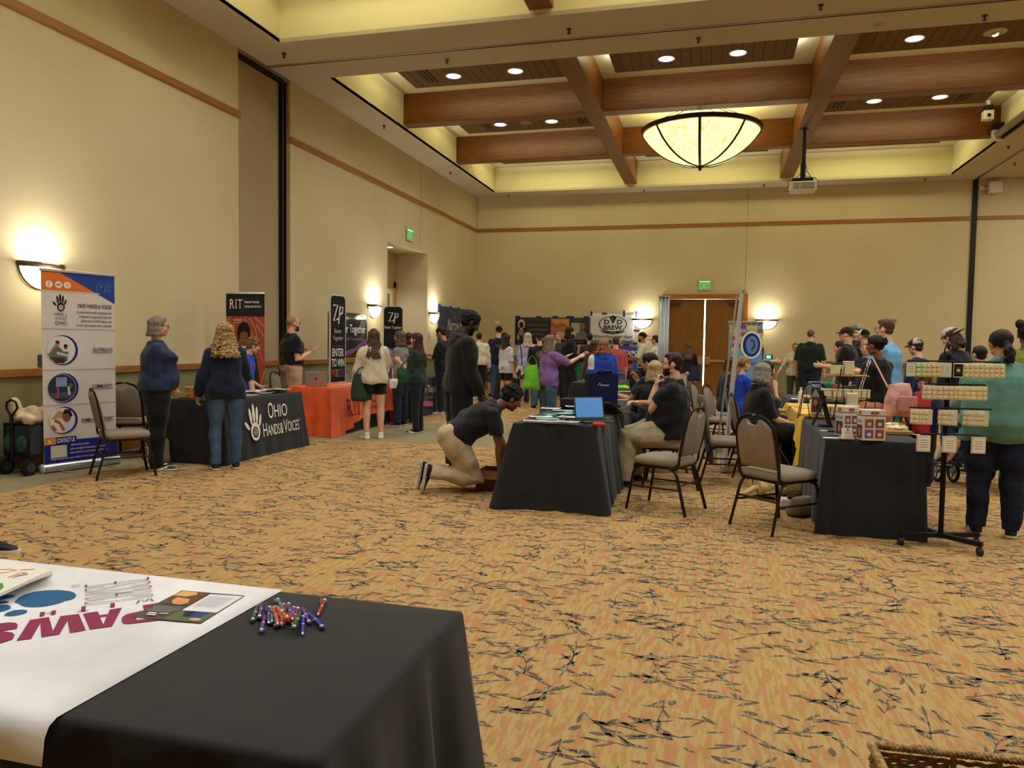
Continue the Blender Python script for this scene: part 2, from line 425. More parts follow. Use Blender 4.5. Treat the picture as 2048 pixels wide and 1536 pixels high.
LL = {(0, 0, 0): 'in the front left plank panel, nearer the left wall', (0, 0, 1): 'in the front left plank panel, nearer the long beam',
      (0, 1, 0): 'in the dark front middle panel, left of the pair', (0, 1, 1): 'in the dark front middle panel, right of the pair',
      (0, 2, 0): 'alone in the front right plank panel', (1, 0, 0): 'in the second left panel, nearer the left wall',
      (1, 0, 1): 'in the second left panel beside the round speaker', (1, 2, 0): 'in the second right panel beside the long beam',
      (1, 2, 1): 'in the second right panel, nearer the rolled screen'}
for ri, ci, k, dl in lights: tag(dl, 'glowing round downlight ' + LL[(ri, ci, k)], 'ceiling light', 'downlights in the plank panels')
t = tag(MB().lathe([(0, 0), (.13, 0), (.15, .006)], seg=28).build('ceiling_speaker', M('#8B7B5E', .7)), 'unlit round speaker grille between two downlights', 'speaker'); t.location = (-4.34, 17.22, HP - .006)
t = thing('ceiling_projector', 'small round fitting in the front right plank panel', 'ceiling fitting', (4.2, 13.96, HP))
MB().lathe([(.0, -.05), (.06, -.05), (.08, -.02), (.16, -.01), (.17, 0)], seg=24).build('housing', M('#B9AE95', .5), t, 40)
MB().lathe([(.0, -.06), (.03, -.06), (.045, -.05)], seg=16).build('lens', M('#FFE9B5', .3, emit=1.5), t)
# cove strip bodies on top of the panels are hidden behind their planks
# sprinkler heads
a = MB(); a.lathe([(0, 0), (.035, 0), (.04, -.008), (.0, -.01)], seg=14); a.cyl((0, 0, 0), (0, 0, -.06), .008); a.lathe([(0, -.06), (.028, -.062), (.03, -.066), (0, -.066)], seg=14); a.tube([(-.016, 0, -.02), (-.02, 0, -.04), (0, 0, -.062), (.02, 0, -.04), (.016, 0, -.02)], .004, 6)
sp0 = None
SPL = ['by the corner where the partition track meets the left wall', 'above the front left plank panel on the far side of the track', 'above the stub of the near beam', 'over the front middle panel, far side of the track', 'near the top edge of the picture', None, 'beside the front right panel', 'on the left soffit beside the first cross beam', 'on the left soffit beside the second cross beam', 'in the far left corner of the soffit', 'over the end of the left long beam', 'over the end of the right long beam', 'in the far right corner of the coffer', 'below the rolled screen', 'beyond the second track, near the white camera']
for i, (x, y) in enumerate([(-6.77, 10.97), (-4.31, 11.79), (-2.17, 11.06), (-.36, 11.81), (1.24, 11.05), (2.12, 11.91), (3.44, 11.89), (-6.89, 15.02), (-6.97, 19.41), (-6.26, 22.73), (-2.14, 22.74), (1.21, 22.61), (5.31, 22.62), (6.21, 19.42), (6.93, 21.19)]):
    if SPL[i] is None: continue
    if sp0 is None: o = sp0 = a.build('sprinkler_head', M('#3A2E20', .4, .6), None, 40)
    else: o = sp0.copy(); COL.objects.link(o)
    o.location = (x, y, H); tag(o, 'small sprinkler head ' + SPL[i], 'sprinkler', 'ceiling sprinklers')
o = MB().lathe([(0, -.035), (.05, -.035), (.07, -.02), (.075, 0)], seg=20).build('smoke_detector', M('#B5A78A', .6), None, 40); o.location = (2.12, 11.91, H); tag(o, 'round smoke detector on the soffit past the track', 'detector')
o = downlight(8.0, 19.85, H); tag(o, 'round downlight at the right picture edge', 'ceiling light')

# ---- carpet: one mesh; leaf sprigs are inlaid polygons
def carpet_mat():
    m = bpy.data.materials.new('carpet'); m.use_nodes = True; nt = m.node_tree; N = nt.nodes.new; L = nt.links.new
    b = nt.nodes['Principled BSDF']; b.inputs['Roughness'].default_value = .95; b.inputs['Specular IOR Level'].default_value = .1
    tc = N('ShaderNodeTexCoord')
    def noise(scale, st, det=3):
        mp = N('ShaderNodeMapping'); mp.inputs['Scale'].default_value = st; L(tc.outputs['Object'], mp.inputs[0])
        n = N('ShaderNodeTexNoise'); n.inputs['Scale'].default_value = scale; n.inputs['Detail'].default_value = det; L(mp.outputs[0], n.inputs[0]); return n.outputs[0]
    def rr(f, a, c):
        r = N('ShaderNodeMapRange'); r.inputs[1].default_value = a; r.inputs[2].default_value = c; L(f, r.inputs[0]); return r.outputs[0]
    def mix(f, a, c):
        x = N('ShaderNodeMix'); x.data_type = 'RGBA'; L(f, x.inputs[0])
        for s_, q in ((6, a), (7, c)):
            if isinstance(q, tuple): x.inputs[s_].default_value = q
            else: L(q, x.inputs[s_])
        return x.outputs[2]
    streak = noise(1, (46, 9, 1), 2); streak2 = noise(1, (30, 5, 1), 2); fine = noise(1, (420, 420, 1), 2); big = noise(1, (.8, .8, 1), 2)
    c = mix(rr(streak, .46, .60), lin('#B49864'), lin('#A88452'))
    c = mix(rr(streak2, .53, .60), c, lin('#B47C54'))
    c = mix(rr(fine, .25, .75), c, mix(rr(big, .3, .7), lin('#A68A58'), lin('#BA9C64')))
    b2 = N('ShaderNodeMix'); b2.data_type = 'RGBA'; b2.inputs[0].default_value = .38
    c1 = mix(rr(streak2, .53, .60), mix(rr(streak, .46, .60), lin('#B89A64'), lin('#A6824E')), lin('#B57A52'))
    L(c1, b2.inputs[6]); L(c, b2.inputs[7]); L(b2.outputs[2], b.inputs['Base Color'])
    bp = N('ShaderNodeBump'); bp.inputs['Strength'].default_value = .4; bp.inputs['Distance'].default_value = .004; L(fine, bp.inputs['Height']); L(bp.outputs[0], b.inputs['Normal'])
    return m
def leaf_mat():
    m = bpy.data.materials.new('carpet_leaf'); m.use_nodes = True; nt = m.node_tree; N = nt.nodes.new; L = nt.links.new
    b = nt.nodes['Principled BSDF']; b.inputs['Roughness'].default_value = .95; b.inputs['Specular IOR Level'].default_value = .1
    tc = N('ShaderNodeTexCoord'); mp = N('ShaderNodeMapping'); mp.inputs['Scale'].default_value = (75, 12, 1); L(tc.outputs['Object'], mp.inputs[0])
    n = N('ShaderNodeTexNoise'); n.inputs['Scale'].default_value = 1; n.inputs['Detail'].default_value = 0; L(mp.outputs[0], n.inputs[0])
    r = N('ShaderNodeMapRange'); r.inputs[1].default_value = .585; r.inputs[2].default_value = .62; L(n.outputs[0], r.inputs[0])
    x = N('ShaderNodeMix'); x.data_type = 'RGBA'; x.inputs[6].default_value = lin('#665A50'); x.inputs[7].default_value = lin('#8D8970'); L(r.outputs[0], x.inputs[0]); L(x.outputs[2], b.inputs['Base Color'])
    return m
m_border = M('#94876A', .95, kind='mottle', col2='#82785A', scale=14, spec=.1)
def carpet():
    FL = []; FV = []
    rg = random.Random(11); TS = 1.7
    def leaf(x, y, ang, ln, wd, bend=0):
        pts = []; k = 4
        up = []; dn = []
        for i in range(k + 1):
            t = i / k; wv = wd * math.sin(PI * min(1, max(0, t * .92 + .04))) ** .8 * (.5 if i in (0, k) else 1)
            if i in (0, k): wv = wd * .12
            a2 = ang + bend * (t - .5); px = x + ln * t * math.cos(ang) - bend * ln * .35 * math.sin(ang) * t * t; py = y + ln * t * math.sin(ang) + bend * ln * .35 * math.cos(ang) * t * t
            nx, ny = -math.sin(a2), math.cos(a2); up.append((px + nx * wv / 2, py + ny * wv / 2)); dn.append((px - nx * wv / 2, py - ny * wv / 2))
        return dn + up[::-1]
    polys = []
    def sprig(x, y, ang, n, scale):
        cx, cy, a = x, y, ang
        for i in range(n):
            st = .062 * scale * rg.uniform(.7, 1.3); nx, ny = cx + st * math.cos(a), cy + st * math.sin(a)
            w_ = .0034 * scale; sx, sy = -math.sin(a) * w_, math.cos(a) * w_
            polys.append([(cx - sx, cy - sy), (nx - sx * .7, ny - sy * .7), (nx + sx * .7, ny + sy * .7), (cx + sx, cy + sy)])
            side = 1 if i % 2 else -1
            for q in range(1):
                la = a + side * rg.uniform(.25, .8); side = -side
                polys.append(leaf(cx, cy, la, rg.uniform(.055, .12) * scale, rg.uniform(.013, .026) * scale, rg.uniform(-.5, .5)))
            cx, cy = nx, ny; a += rg.uniform(-.28, .3)
        polys.append(leaf(cx, cy, a, rg.uniform(.07, .13) * scale, rg.uniform(.011, .02) * scale))
    for gy in range(13):
        for gx in range(7):
            base = rg.choice((0, PI)) + rg.uniform(-.42, .42)
            if rg.random() < .16: base = rg.choice((1, -1)) * rg.uniform(.9, 1.7)
            sprig((gx + .5 * (gy % 2) + rg.uniform(.3, .7)) * TS / 7, (gy + rg.uniform(.2, .8)) * TS / 13, base, rg.randint(2, 4), rg.uniform(.7, 1.0))
    for i in range(80):
        polys.append(leaf(rg.random() * TS, rg.random() * TS, rg.choice((0, PI)) + rg.uniform(-.55, .55), rg.uniform(.045, .11), rg.uniform(.011, .022)))
    for i in range(14):
        polys.append(leaf(rg.random() * TS, rg.random() * TS, rg.uniform(0, 6.28), rg.uniform(.04, .06), rg.uniform(.024, .036)))
    v0 = []; f0 = []
    for p in polys:
        k = len(v0); v0 += p; a = sum(p[i][0] * p[(i + 1) % len(p)][1] - p[(i + 1) % len(p)][0] * p[i][1] for i in range(len(p)))
        f0.append(list(range(k, k + len(p))) if a > 0 else list(range(k + len(p) - 1, k - 1, -1)))
    v0 = np.array(v0); V = []; F = []; off = 0
    cen = np.array([v0[f].mean(0) for f in f0])
    for ix in range(-4, 8):
        for iy in range(-1, 14):
            ox, oy = ix * TS, iy * TS
            if iy > 8 and (ix > 5): continue
            fl = (ix * 7 + iy * 3) % 2
            vv = v0.copy()
            if fl: vv[:, 1] = TS - vv[:, 1]
            vv = vv + [ox, oy]
            cc = cen.copy()
            if fl: cc[:, 1] = TS - cc[:, 1]
            cc = cc + [ox, oy]
            keep = (cc[:, 0] > -6.25) & (cc[:, 1] < 22.9) & ~((cc[:, 1] > 10.15) & (cc[:, 1] < 12.75)) & (cc[:, 0] < 12)
            V.append(vv)
            for f, k in zip(f0, keep):
                if k: F.append([i + off for i in (reversed(f) if fl else f)])
            off += len(vv)
    V = np.vstack(V); V = np.hstack([V, np.full((len(V), 1), .0012)])
    mb = MB(); mb.bx((XL - 1.2, YN - .2, -.1), (XR + .2, YB + 1.2, 0), 0)
    mb.add([], [])
    Z1 = .0006
    mb.add([(XL, YN, Z1), (-6.35, YN, Z1), (-6.35, YB, Z1), (XL, YB, Z1)], [(0, 1, 2, 3)], 2)
    mb.add([(-6.35, 10.15, Z1), (XR, 10.15, Z1), (XR, 12.75, Z1), (-6.35, 12.75, Z1)], [(0, 1, 2, 3)], 2)
    n0 = len(mb.v); mb.v += [tuple(p) for p in V.tolist()]; mb.f += [tuple(i + n0 for i in f) for f in F]; mb.m += [1] * len(F)
    return struct(mb.build('floor', [carpet_mat(), leaf_mat(), m_border]))
carpet()

# ---- doors
t = MB(); F_ = .0
t.bx((-1.55, YB - .03, 0), (-1.4, YB + .1, 3.0)); t.bx((.75, YB - .03, 0), (.9, YB + .1, 3.0)); t.bx((-1.4, YB - .03, 2.86), (.75, YB + .1, 3.0))
struct(t.build('trim_9', m_trimz, bevel=.01))
md_ = M('#8B5F28', .5, kind='woodz', col2='#7A5120')
for k, (x0, x1, side) in enumerate([(-1.4, -.325, -1), (-.29, .75, 1)]):
    d = struct(MB().bx((x0 + .004, YB + .06, .01), (x1, YB + .11, 2.85)).build('door_%d' % (k + 1), md_))
    a = MB(); a.bx((x0 + .06, YB + .0, 1.0), (x1 - .06, YB + .03, 1.075)); 
    xe = x1 - .09 if side < 0 else x0 + .09
    a.bx((x0 + .05, YB - .005, .99), (x0 + .13, YB + .06, 1.09)); a.bx((x1 - .13, YB - .005, .99), (x1 - .05, YB + .06, 1.09)); a.bx((xe - .06, YB - .01, .93), (xe + .06, YB + .06, 1.16))
    a.build('push_bar', M('#C9A763', .35, .7), d, bevel=.01)
    MB().bx((x0 + .08 if k == 0 else x1 - .38, YB - .02, 2.68), (x0 + .38 if k == 0 else x1 - .08, YB + .06, 2.76)).build('door_closer', M('#4A3A24', .5, .3), d, bevel=.008)
# corridor light behind the door gap
struct(MB().bx((-1.8, YB + 1.1, 0), (1.2, YB + 1.15, 3.2)).build('wall_corridor', M('#F2F4EE', .9)))
lamp('corridor_daylight', 'AREA', (-.31, YB + .6, 1.6), 60, (.9, 1, 1), (PI / 2, 0, 0), .5, 2.6)
# alcove door on its back wall
a = MB(); a.bx((AX0, 17.35, 0), (AX0 + .05, 17.5, 3.05)); a.bx((AX0, 18.6, 0), (AX0 + .05, 18.75, 3.05)); a.bx((AX0, 17.35, 2.9), (AX0 + .05, 18.75, 3.05))
struct(a.build('trim_10', M('#B58A4E', .5)))
d = struct(MB().bx((AX0, 17.5, 0), (AX0 + .02, 18.6, 2.9)).build('door_3', M('#D8CFAE', .6)))
MB().bx((AX0 + .02, 17.75, 1.2), (AX0 + .026, 18.42, 2.72)).build('glass_pane', M('#6E6C55', .1), d)
o = downlight(-7.85, 17.35, 3.786); tag(o, 'bright round downlight in the alcove ceiling', 'ceiling light')
lamp('alcove_downlight', 'SPOT', (-7.85, 17.4, 3.75), 60, COOL, (0, 0, 0), .06, spot=math.radians(120), blend=.6)

# ---- wall sconces
def sconce(pos, face, label):
    """face: rotation so that local -y looks into the room"""
    t = thing('wall_sconce', label, 'wall lamp', pos, face, 'half bowl wall sconces')
    prof = [(.28 * math.sin(q), -.25 * math.cos(q)) for q in [i * PI / 2 / 10 for i in range(11)]]
    a = MB()
    n = 24; vs = []; fs = []
    for r, z in prof:
        for i in range(n + 1):
            th = PI + PI * i / n; vs.append((r * math.cos(th), r * .52 * math.sin(th), z))
    for k in range(10):
        for i in range(n): fs.append((k * (n + 1) + i, k * (n + 1) + i + 1, (k + 1) * (n + 1) + i + 1, (k + 1) * (n + 1) + i))
    a.add(vs, fs); a.build('glass_bowl', M('#FFEBC4', .4, emit=5.0), t, 180, solid=.004)
    a = MB(); pts = [(.295 * math.cos(PI + PI * i / n), .16 * math.sin(PI + PI * i / n), .015) for i in range(n + 1)]
    a.tube(pts, .03, 8, ry=.012, side=(0, 0, 1)); br = M('#5A4632', .45, .5); a.build('rim', br, t, 60)
    for s_ in (-1, 1):
        a = MB(); a.tube([(s_ * r, -.006 - .01 * math.sin(i * .3), z) for i, (r, z) in enumerate(prof)], .011, 8); a.build('side_arm', br, t, 60)
    MB().bx((-.1, -.03, -.15), (.1, 0, .0)).build('wall_plate', br, t)
    R = Matrix.Rotation(face, 4, 'Z')
    lamp('sconce_lamp', 'AREA', Vector(pos) + R @ Vector((0, -.075, .03)), 22, WARM, (PI, 0, 0), .3)
    lamp('sconce_glow', 'POINT', Vector(pos) + R @ Vector((0, -.24, -.1)), 5, WARM, size=.1)
    return t
sconce((XL, 6.92, 2.24), PI / 2, 'glowing half bowl wall sconce partly behind the tall white and blue banner')
sconce((XL, 15.55, 2.24), PI / 2, 'glowing half bowl wall sconce between the black wall banner and the alcove')
sconce((XL, 19.25, 2.23), PI / 2, 'glowing half bowl wall sconce beside the navy script banner')
sconce((-2.13, YB, 2.23), 0, 'glowing half bowl wall sconce between the white brew banner and the double doors')
sconce((1.42, YB, 2.23), 0, 'glowing half bowl wall sconce right of the double doors')

# ---- chandelier
t = thing('chandelier', 'large alabaster glass bowl chandelier with dark bronze frame', 'chandelier', (-.42, 17.26, 6.12))
R_ = 1.25; prof = [(1.445 * math.sin(q), .725 - 1.445 * math.cos(q)) for q in [i * 1.045 / 14 for i in range(15)]]
m_alab = bpy.data.materials.new('alabaster'); m_alab.use_nodes = True; nt = m_alab.node_tree; b = nt.nodes['Principled BSDF']
tc = nt.nodes.new('ShaderNodeTexCoord'); mp = nt.nodes.new('ShaderNodeMapping'); mp.inputs['Scale'].default_value = (9, 9, 1.2); nz = nt.nodes.new('ShaderNodeTexNoise'); nz.inputs['Detail'].default_value = 5; nz.inputs['Scale'].default_value = 1.6
cr = nt.nodes.new('ShaderNodeMix'); cr.data_type = 'RGBA'; cr.inputs[6].default_value = lin('#C9BE74'); cr.inputs[7].default_value = lin('#FFF7BE')
rg_ = nt.nodes.new('ShaderNodeMapRange'); rg_.inputs[1].default_value = .3; rg_.inputs[2].default_value = .6
nt.links.new(tc.outputs['Object'], mp.inputs[0]); nt.links.new(mp.outputs[0], nz.inputs[0]); nt.links.new(nz.outputs[0], rg_.inputs[0]); nt.links.new(rg_.outputs[0], cr.inputs[0]); nt.links.new(cr.outputs[2], b.inputs['Base Color']); nt.links.new(cr.outputs[2], b.inputs['Emission Color']); b.inputs['Emission Strength'].default_value = .85; b.inputs['Roughness'].default_value = .4
MB().lathe(prof, seg=56).build('glass_bowl', m_alab, t, 180, solid=.01)
m_br = M('#3B2A18', .4, .6)
a = MB(); a.lathe([(R_ - .03, -.03), (R_ + .03, -.03), (R_ + .045, .06), (R_ - .03, .06), (R_ - .03, -.03)], seg=64); a.build('rim_band', m_br, t, 40)
for k in range(8):
    q = k * PI / 4 - PI / 2
    a = MB(); a.tube([((r + .012) * math.cos(q), (r + .012) * math.sin(q), z - .012) for r, z in prof[1:]], .028, 8, ry=.012, side=(-math.sin(q), math.cos(q), 0)); a.build('rib', m_br, t, 60)
    a = MB()
    for e in (-.05, .05): a.tube([(R_ * math.cos(q + e), R_ * math.sin(q + e), .05), (.12 * math.cos(q), .12 * math.sin(q), .62)], .005, 6)
    a.build('suspension_cable', m_br, t)
MB().lathe([(0, -.83), (.02, -.82), (.04, -.79), (.03, -.77), (.11, -.745), (.1, -.71), (0, -.7)], seg=20).build('finial', m_br, t, 50)
MB().lathe([(0, .58), (.14, .58), (.16, .64), (0, .645)], seg=20).build('canopy', m_br, t)

# ---- projector on its pole
t = thing('projector', 'white projector hanging on a black pole from the beam', 'projector', (1.72, 17.45, HB))
a = MB(); a.cyl((0, 0, 0), (-.0, 0, -1.02), .032); a.lathe([(0, 0), (.09, 0), (.09, -.02), (.04, -.03)], seg=20); a.cyl((0, 0, -.72), (0, 0, -1.05), .055); a.build('pole', m_black, t, 40)
a = MB(); a.tube([(.035, 0, -.1), (.045, .01, -.4), (.035, -.02, -.7), (.08, 0, -.9), (.2, 0, -1.08), (.26, 0, -1.2), (.2, -.03, -1.13)], .008, 6); a.tube([(0, 0, -.9), (-.15, 0, -1.05), (-.3, 0, -1.1), (-.28, -.02, -1.2), (-.36, 0, -1.3), (-.22, 0, -1.32)], .007, 6); a.tube([(0, -.05, -1), (.25, -.05, -1.06), (.32, 0, -1.14), (.2, 0, -1.18)], .006, 6); a.build('cable', m_black, t)
MB().bx((-.22, -.14, -1.13), (.2, .14, -1.06)).build('bracket', m_black, t, bevel=.01)
m_pw = M('#D9D4C4', .5)
a = MB(); a.bx((-.26, -.2, -1.34), (.26, .2, -1.14)); a.build('body', m_pw, t, bevel=.015)
a = MB(); a.bx((-.2, -.206, -1.3), (-.08, -.199, -1.18)); a.bx((-.05, -.206, -1.3), (.21, -.199, -1.18)); a.build('vent_grille', M('#77705E', .6), t)
a = MB()
for k in range(4): a.bx((-.19 + .03 * k, -.21, -1.29), (-.177 + .03 * k, -.205, -1.19))
for k in range(7): a.bx((-.035 + .035 * k, -.21, -1.29), (-.02 + .035 * k, -.205, -1.19))
a.build('grille_slats', m_pw, t)
# rolled projection screen housing on the soffit at right
t = thing('projection_screen', 'long grey rolled projection screen housing along the right soffit', 'projection screen', (5.745, 0, 6.10))
a = MB(); a.tube([(0, 18.6, 0), (0, 12.6, 0)], .075, 16); a.build('housing', M('#8F8878', .4, .3), t, 40)
MB().bx((.06, 12.6, -.12), (.09, 18.6, -.02)).build('slot', m_black, t)
a = MB(); a.bx((-.1, 18.6, -.12), (.12, 18.75, .1)); a.bx((-.1, 18.6, .1), (.12, 18.72, .25), 1); a.build('end_bracket', [m_pw, m_black], t, bevel=.01)
t = thing('ceiling_camera', 'small white camera box on the beam end at right', 'camera', (5.45, 18.35, 6.45))
MB().bx((-.1, -.09, -.12), (.1, .09, .08)).build('body', m_pw, t, bevel=.02)
MB().box((0, -.02, .14), (.16, .14, .1)).build('lens_housing', m_black, t, bevel=.02); MB().ell((0, -.1, -.03), .035).build('lens', m_black, t, 180)
MB().bx((-.03, -.03, .19), (.03, .03, .3)).build('mount', m_pw, t)
t = thing('wall_speaker', 'small white speaker high on the back wall beside the black track', 'speaker', (7.05, YB - .02, 5.78))
MB().box((0, -.14, 0), (.3, .2, .3)).build('cabinet', m_pw, t, bevel=.03); MB().box((-.28, -.02, .02), (.12, .04, .1)).build('wall_bracket', m_pw, t, bevel=.01)
MB().tube([(-.28, -.03, .0), (-.2, -.1, -.02), (-.13, -.12, 0)], .015, 8).build('arm', m_pw, t)
# ---- exit signs
def exit_sign(pos, face, label):
    t = thing('exit_sign', label, 'exit sign', pos, face)
    MB().box((0, -.03, .15), (.46, .06, .06)).build('housing', M('#B9B29A', .5), t, bevel=.008)
    MB().box((0, -.03, -.01), (.38, .008, .26)).build('lit_panel', M('#B7C59A', .2), t)
    p = Print(frame((0, -.036, -.01), (1, 0, 0), (0, 0, 1))); p.text('EXIT', 0, -.085, .17, M('#3BA048', .4, emit=.9), w=.32, align='c', bold=.02); p.build(t, 'lettering')
    MB().box((0, -.035, .115), (.3, .02, .02)).build('light_strip', M('#7BE08A', .4, emit=2.0), t)
exit_sign((-.33, YB, 3.25), 0, 'green EXIT sign above the double doors')
exit_sign((XL, 17.55, 4.1), PI / 2, 'green EXIT sign above the alcove on the left wall')
# ---- wall plates and devices
def plate(pos, face, w_, h_, col, name, label, cat, det=None):
    t = thing(name, label, cat, pos, face); MB().box((0, -.008, 0), (w_, .016, h_)).build('plate', M(col, .4), t, bevel=.004)
    if det:
        a = MB()
        for (x, z, ww, hh, c) in det: a.box((x, -.018, z), (ww, .006, hh))
        a.build('face', M(det[0][4], .3, emit=1.2 if name == 'touch_panel' else 0), t)
    return t
plate((XL, 8.24, .44), PI / 2, .075, .12, '#CFC9B4', 'power_outlet', 'ivory wall outlet nearer the tall white banner', 'outlet', [(0, .025, .03, .03, '#8C8674'), (0, -.025, .03, .03, '#8C8674')])
plate((XL, 8.43, .44), PI / 2, .075, .12, '#A9A48E', 'power_outlet', 'wall outlet partly behind the woman in navy', 'outlet', [(0, .025, .03, .03, '#6E6A5A'), (0, -.025, .03, .03, '#6E6A5A')])
plate((XL, 6.98, 1.185), PI / 2, .22, .14, '#2A4A4A', 'touch_panel', 'dark touch panel above the rail, half hidden by the banner', 'touch panel', [(.06, 0, .08, .1, '#4C8FC9')])
plate((1.52, YB, 1.19), 0, .2, .13, '#23323A', 'touch_panel', 'touch panel on the back wall right of the double doors', 'touch panel', [(-.01, 0, .13, .09, '#5FB6D8')])
plate((3.55, YB, 1.5), 0, .11, .17, '#7A6840', 'wall_plate', 'bronze wall plate left of the man in the dark polo', 'wall plate', [(0, .03, .05, .03, '#4A3E24'), (0, -.03, .05, .03, '#4A3E24')])
plate((4.75, YB, 2.25), 0, .2, .14, '#B8A67C', 'alarm_box', 'pale alarm box on the back wall behind the tall man', 'alarm', [(-.03, 0, .06, .05, '#6A5C3A'), (.05, 0, .04, .04, '#6A5C3A')])
plate((-6.65, YB, 2.12), 0, .16, .15, '#CFC7AA', 'alarm_box', 'white alarm box on the back wall left of the ribbon banner', 'alarm', [(0, 0, .1, .05, '#F6F0DC')])
plate((XL, 18.98, 1.62), PI / 2, .12, .24, '#C9C2A6', 'wall_phone', 'ivory wall phone beyond the alcove', 'phone', [(0, .02, .05, .1, '#8D866C')])
# ================================================================== PEOPLE
def wr(co, nr, amp, freq, seed):
    """cloth folds: displace along normals with a few crossed waves"""
    rs = np.random.RandomState(seed); d = np.zeros(len(co))
    for k in range(5):
        v = rs.normal(size=3); v[2] *= 1.3; v /= np.linalg.norm(v); ph = rs.rand() * 6.28
        w_ = rs.normal(size=3); w_ /= np.linalg.norm(w_)
        s_ = np.sin(co @ v * freq * (1 + .5 * rs.rand()) + ph + 1.3 * np.sin(co @ w_ * freq * .4 + ph * 2))
        d += np.sign(s_) * np.abs(s_) ** 1.5
    return co + nr * (d * amp / 3)[:, None]
def solid(mb, vox, name, mats, parent=None, smooth=2, fold=0, freq=30, seed=1, classify=None, factor=.5):
    """weld overlapping closed shells into one continuous skin"""
    me = mb.mesh('tmp', mats); o = bpy.data.objects.new('tmp', me); COL.objects.link(o)
    r = o.modifiers.new('r', 'REMESH'); r.mode = 'VOXEL'; r.voxel_size = vox; r.adaptivity = 0
    if smooth: sm = o.modifiers.new('s', 'SMOOTH'); sm.factor = factor; sm.iterations = smooth
    dg = bpy.context.evaluated_depsgraph_get(); m2 = bpy.data.meshes.new_from_object(o.evaluated_get(dg))
    bpy.data.objects.remove(o); bpy.data.meshes.remove(me)
    m2.materials.clear()
    for m in (mats if isinstance(mats, (list, tuple)) else [mats]): m2.materials.append(m)
    n = len(m2.vertices); co = np.empty(n * 3); m2.vertices.foreach_get('co', co); co = co.reshape(-1, 3)
    if fold:
        nr = np.empty(n * 3); m2.vertices.foreach_get('normal', nr); nr = nr.reshape(-1, 3)
        co = wr(co, nr, fold, freq, seed); m2.vertices.foreach_set('co', co.ravel())
    mi = np.zeros(len(m2.polygons), dtype=np.int32)
    if classify is not None:
        cen = np.empty(len(m2.polygons) * 3); m2.polygons.foreach_get('center', cen); mi = classify(cen.reshape(-1, 3)).astype(np.int32)
    m2.polygons.foreach_set('material_index', mi)
    m2.shade_smooth(); m2.name = name; m2.update()
    o = bpy.data.objects.new(name, m2); COL.objects.link(o)
    if parent is not None: o.parent = parent
    return o
V3 = Vector
def vn(a): a = Vector(a); return a.normalized()
SK = {'fair': '#D9A98C', 'pale': '#E0B49A', 'tan': '#B9825C', 'olive': '#C08E68', 'dark': '#3E281C', 'brown': '#7A4E35'}
REST = ((.16, .0, -1), (.08, .22, -1))
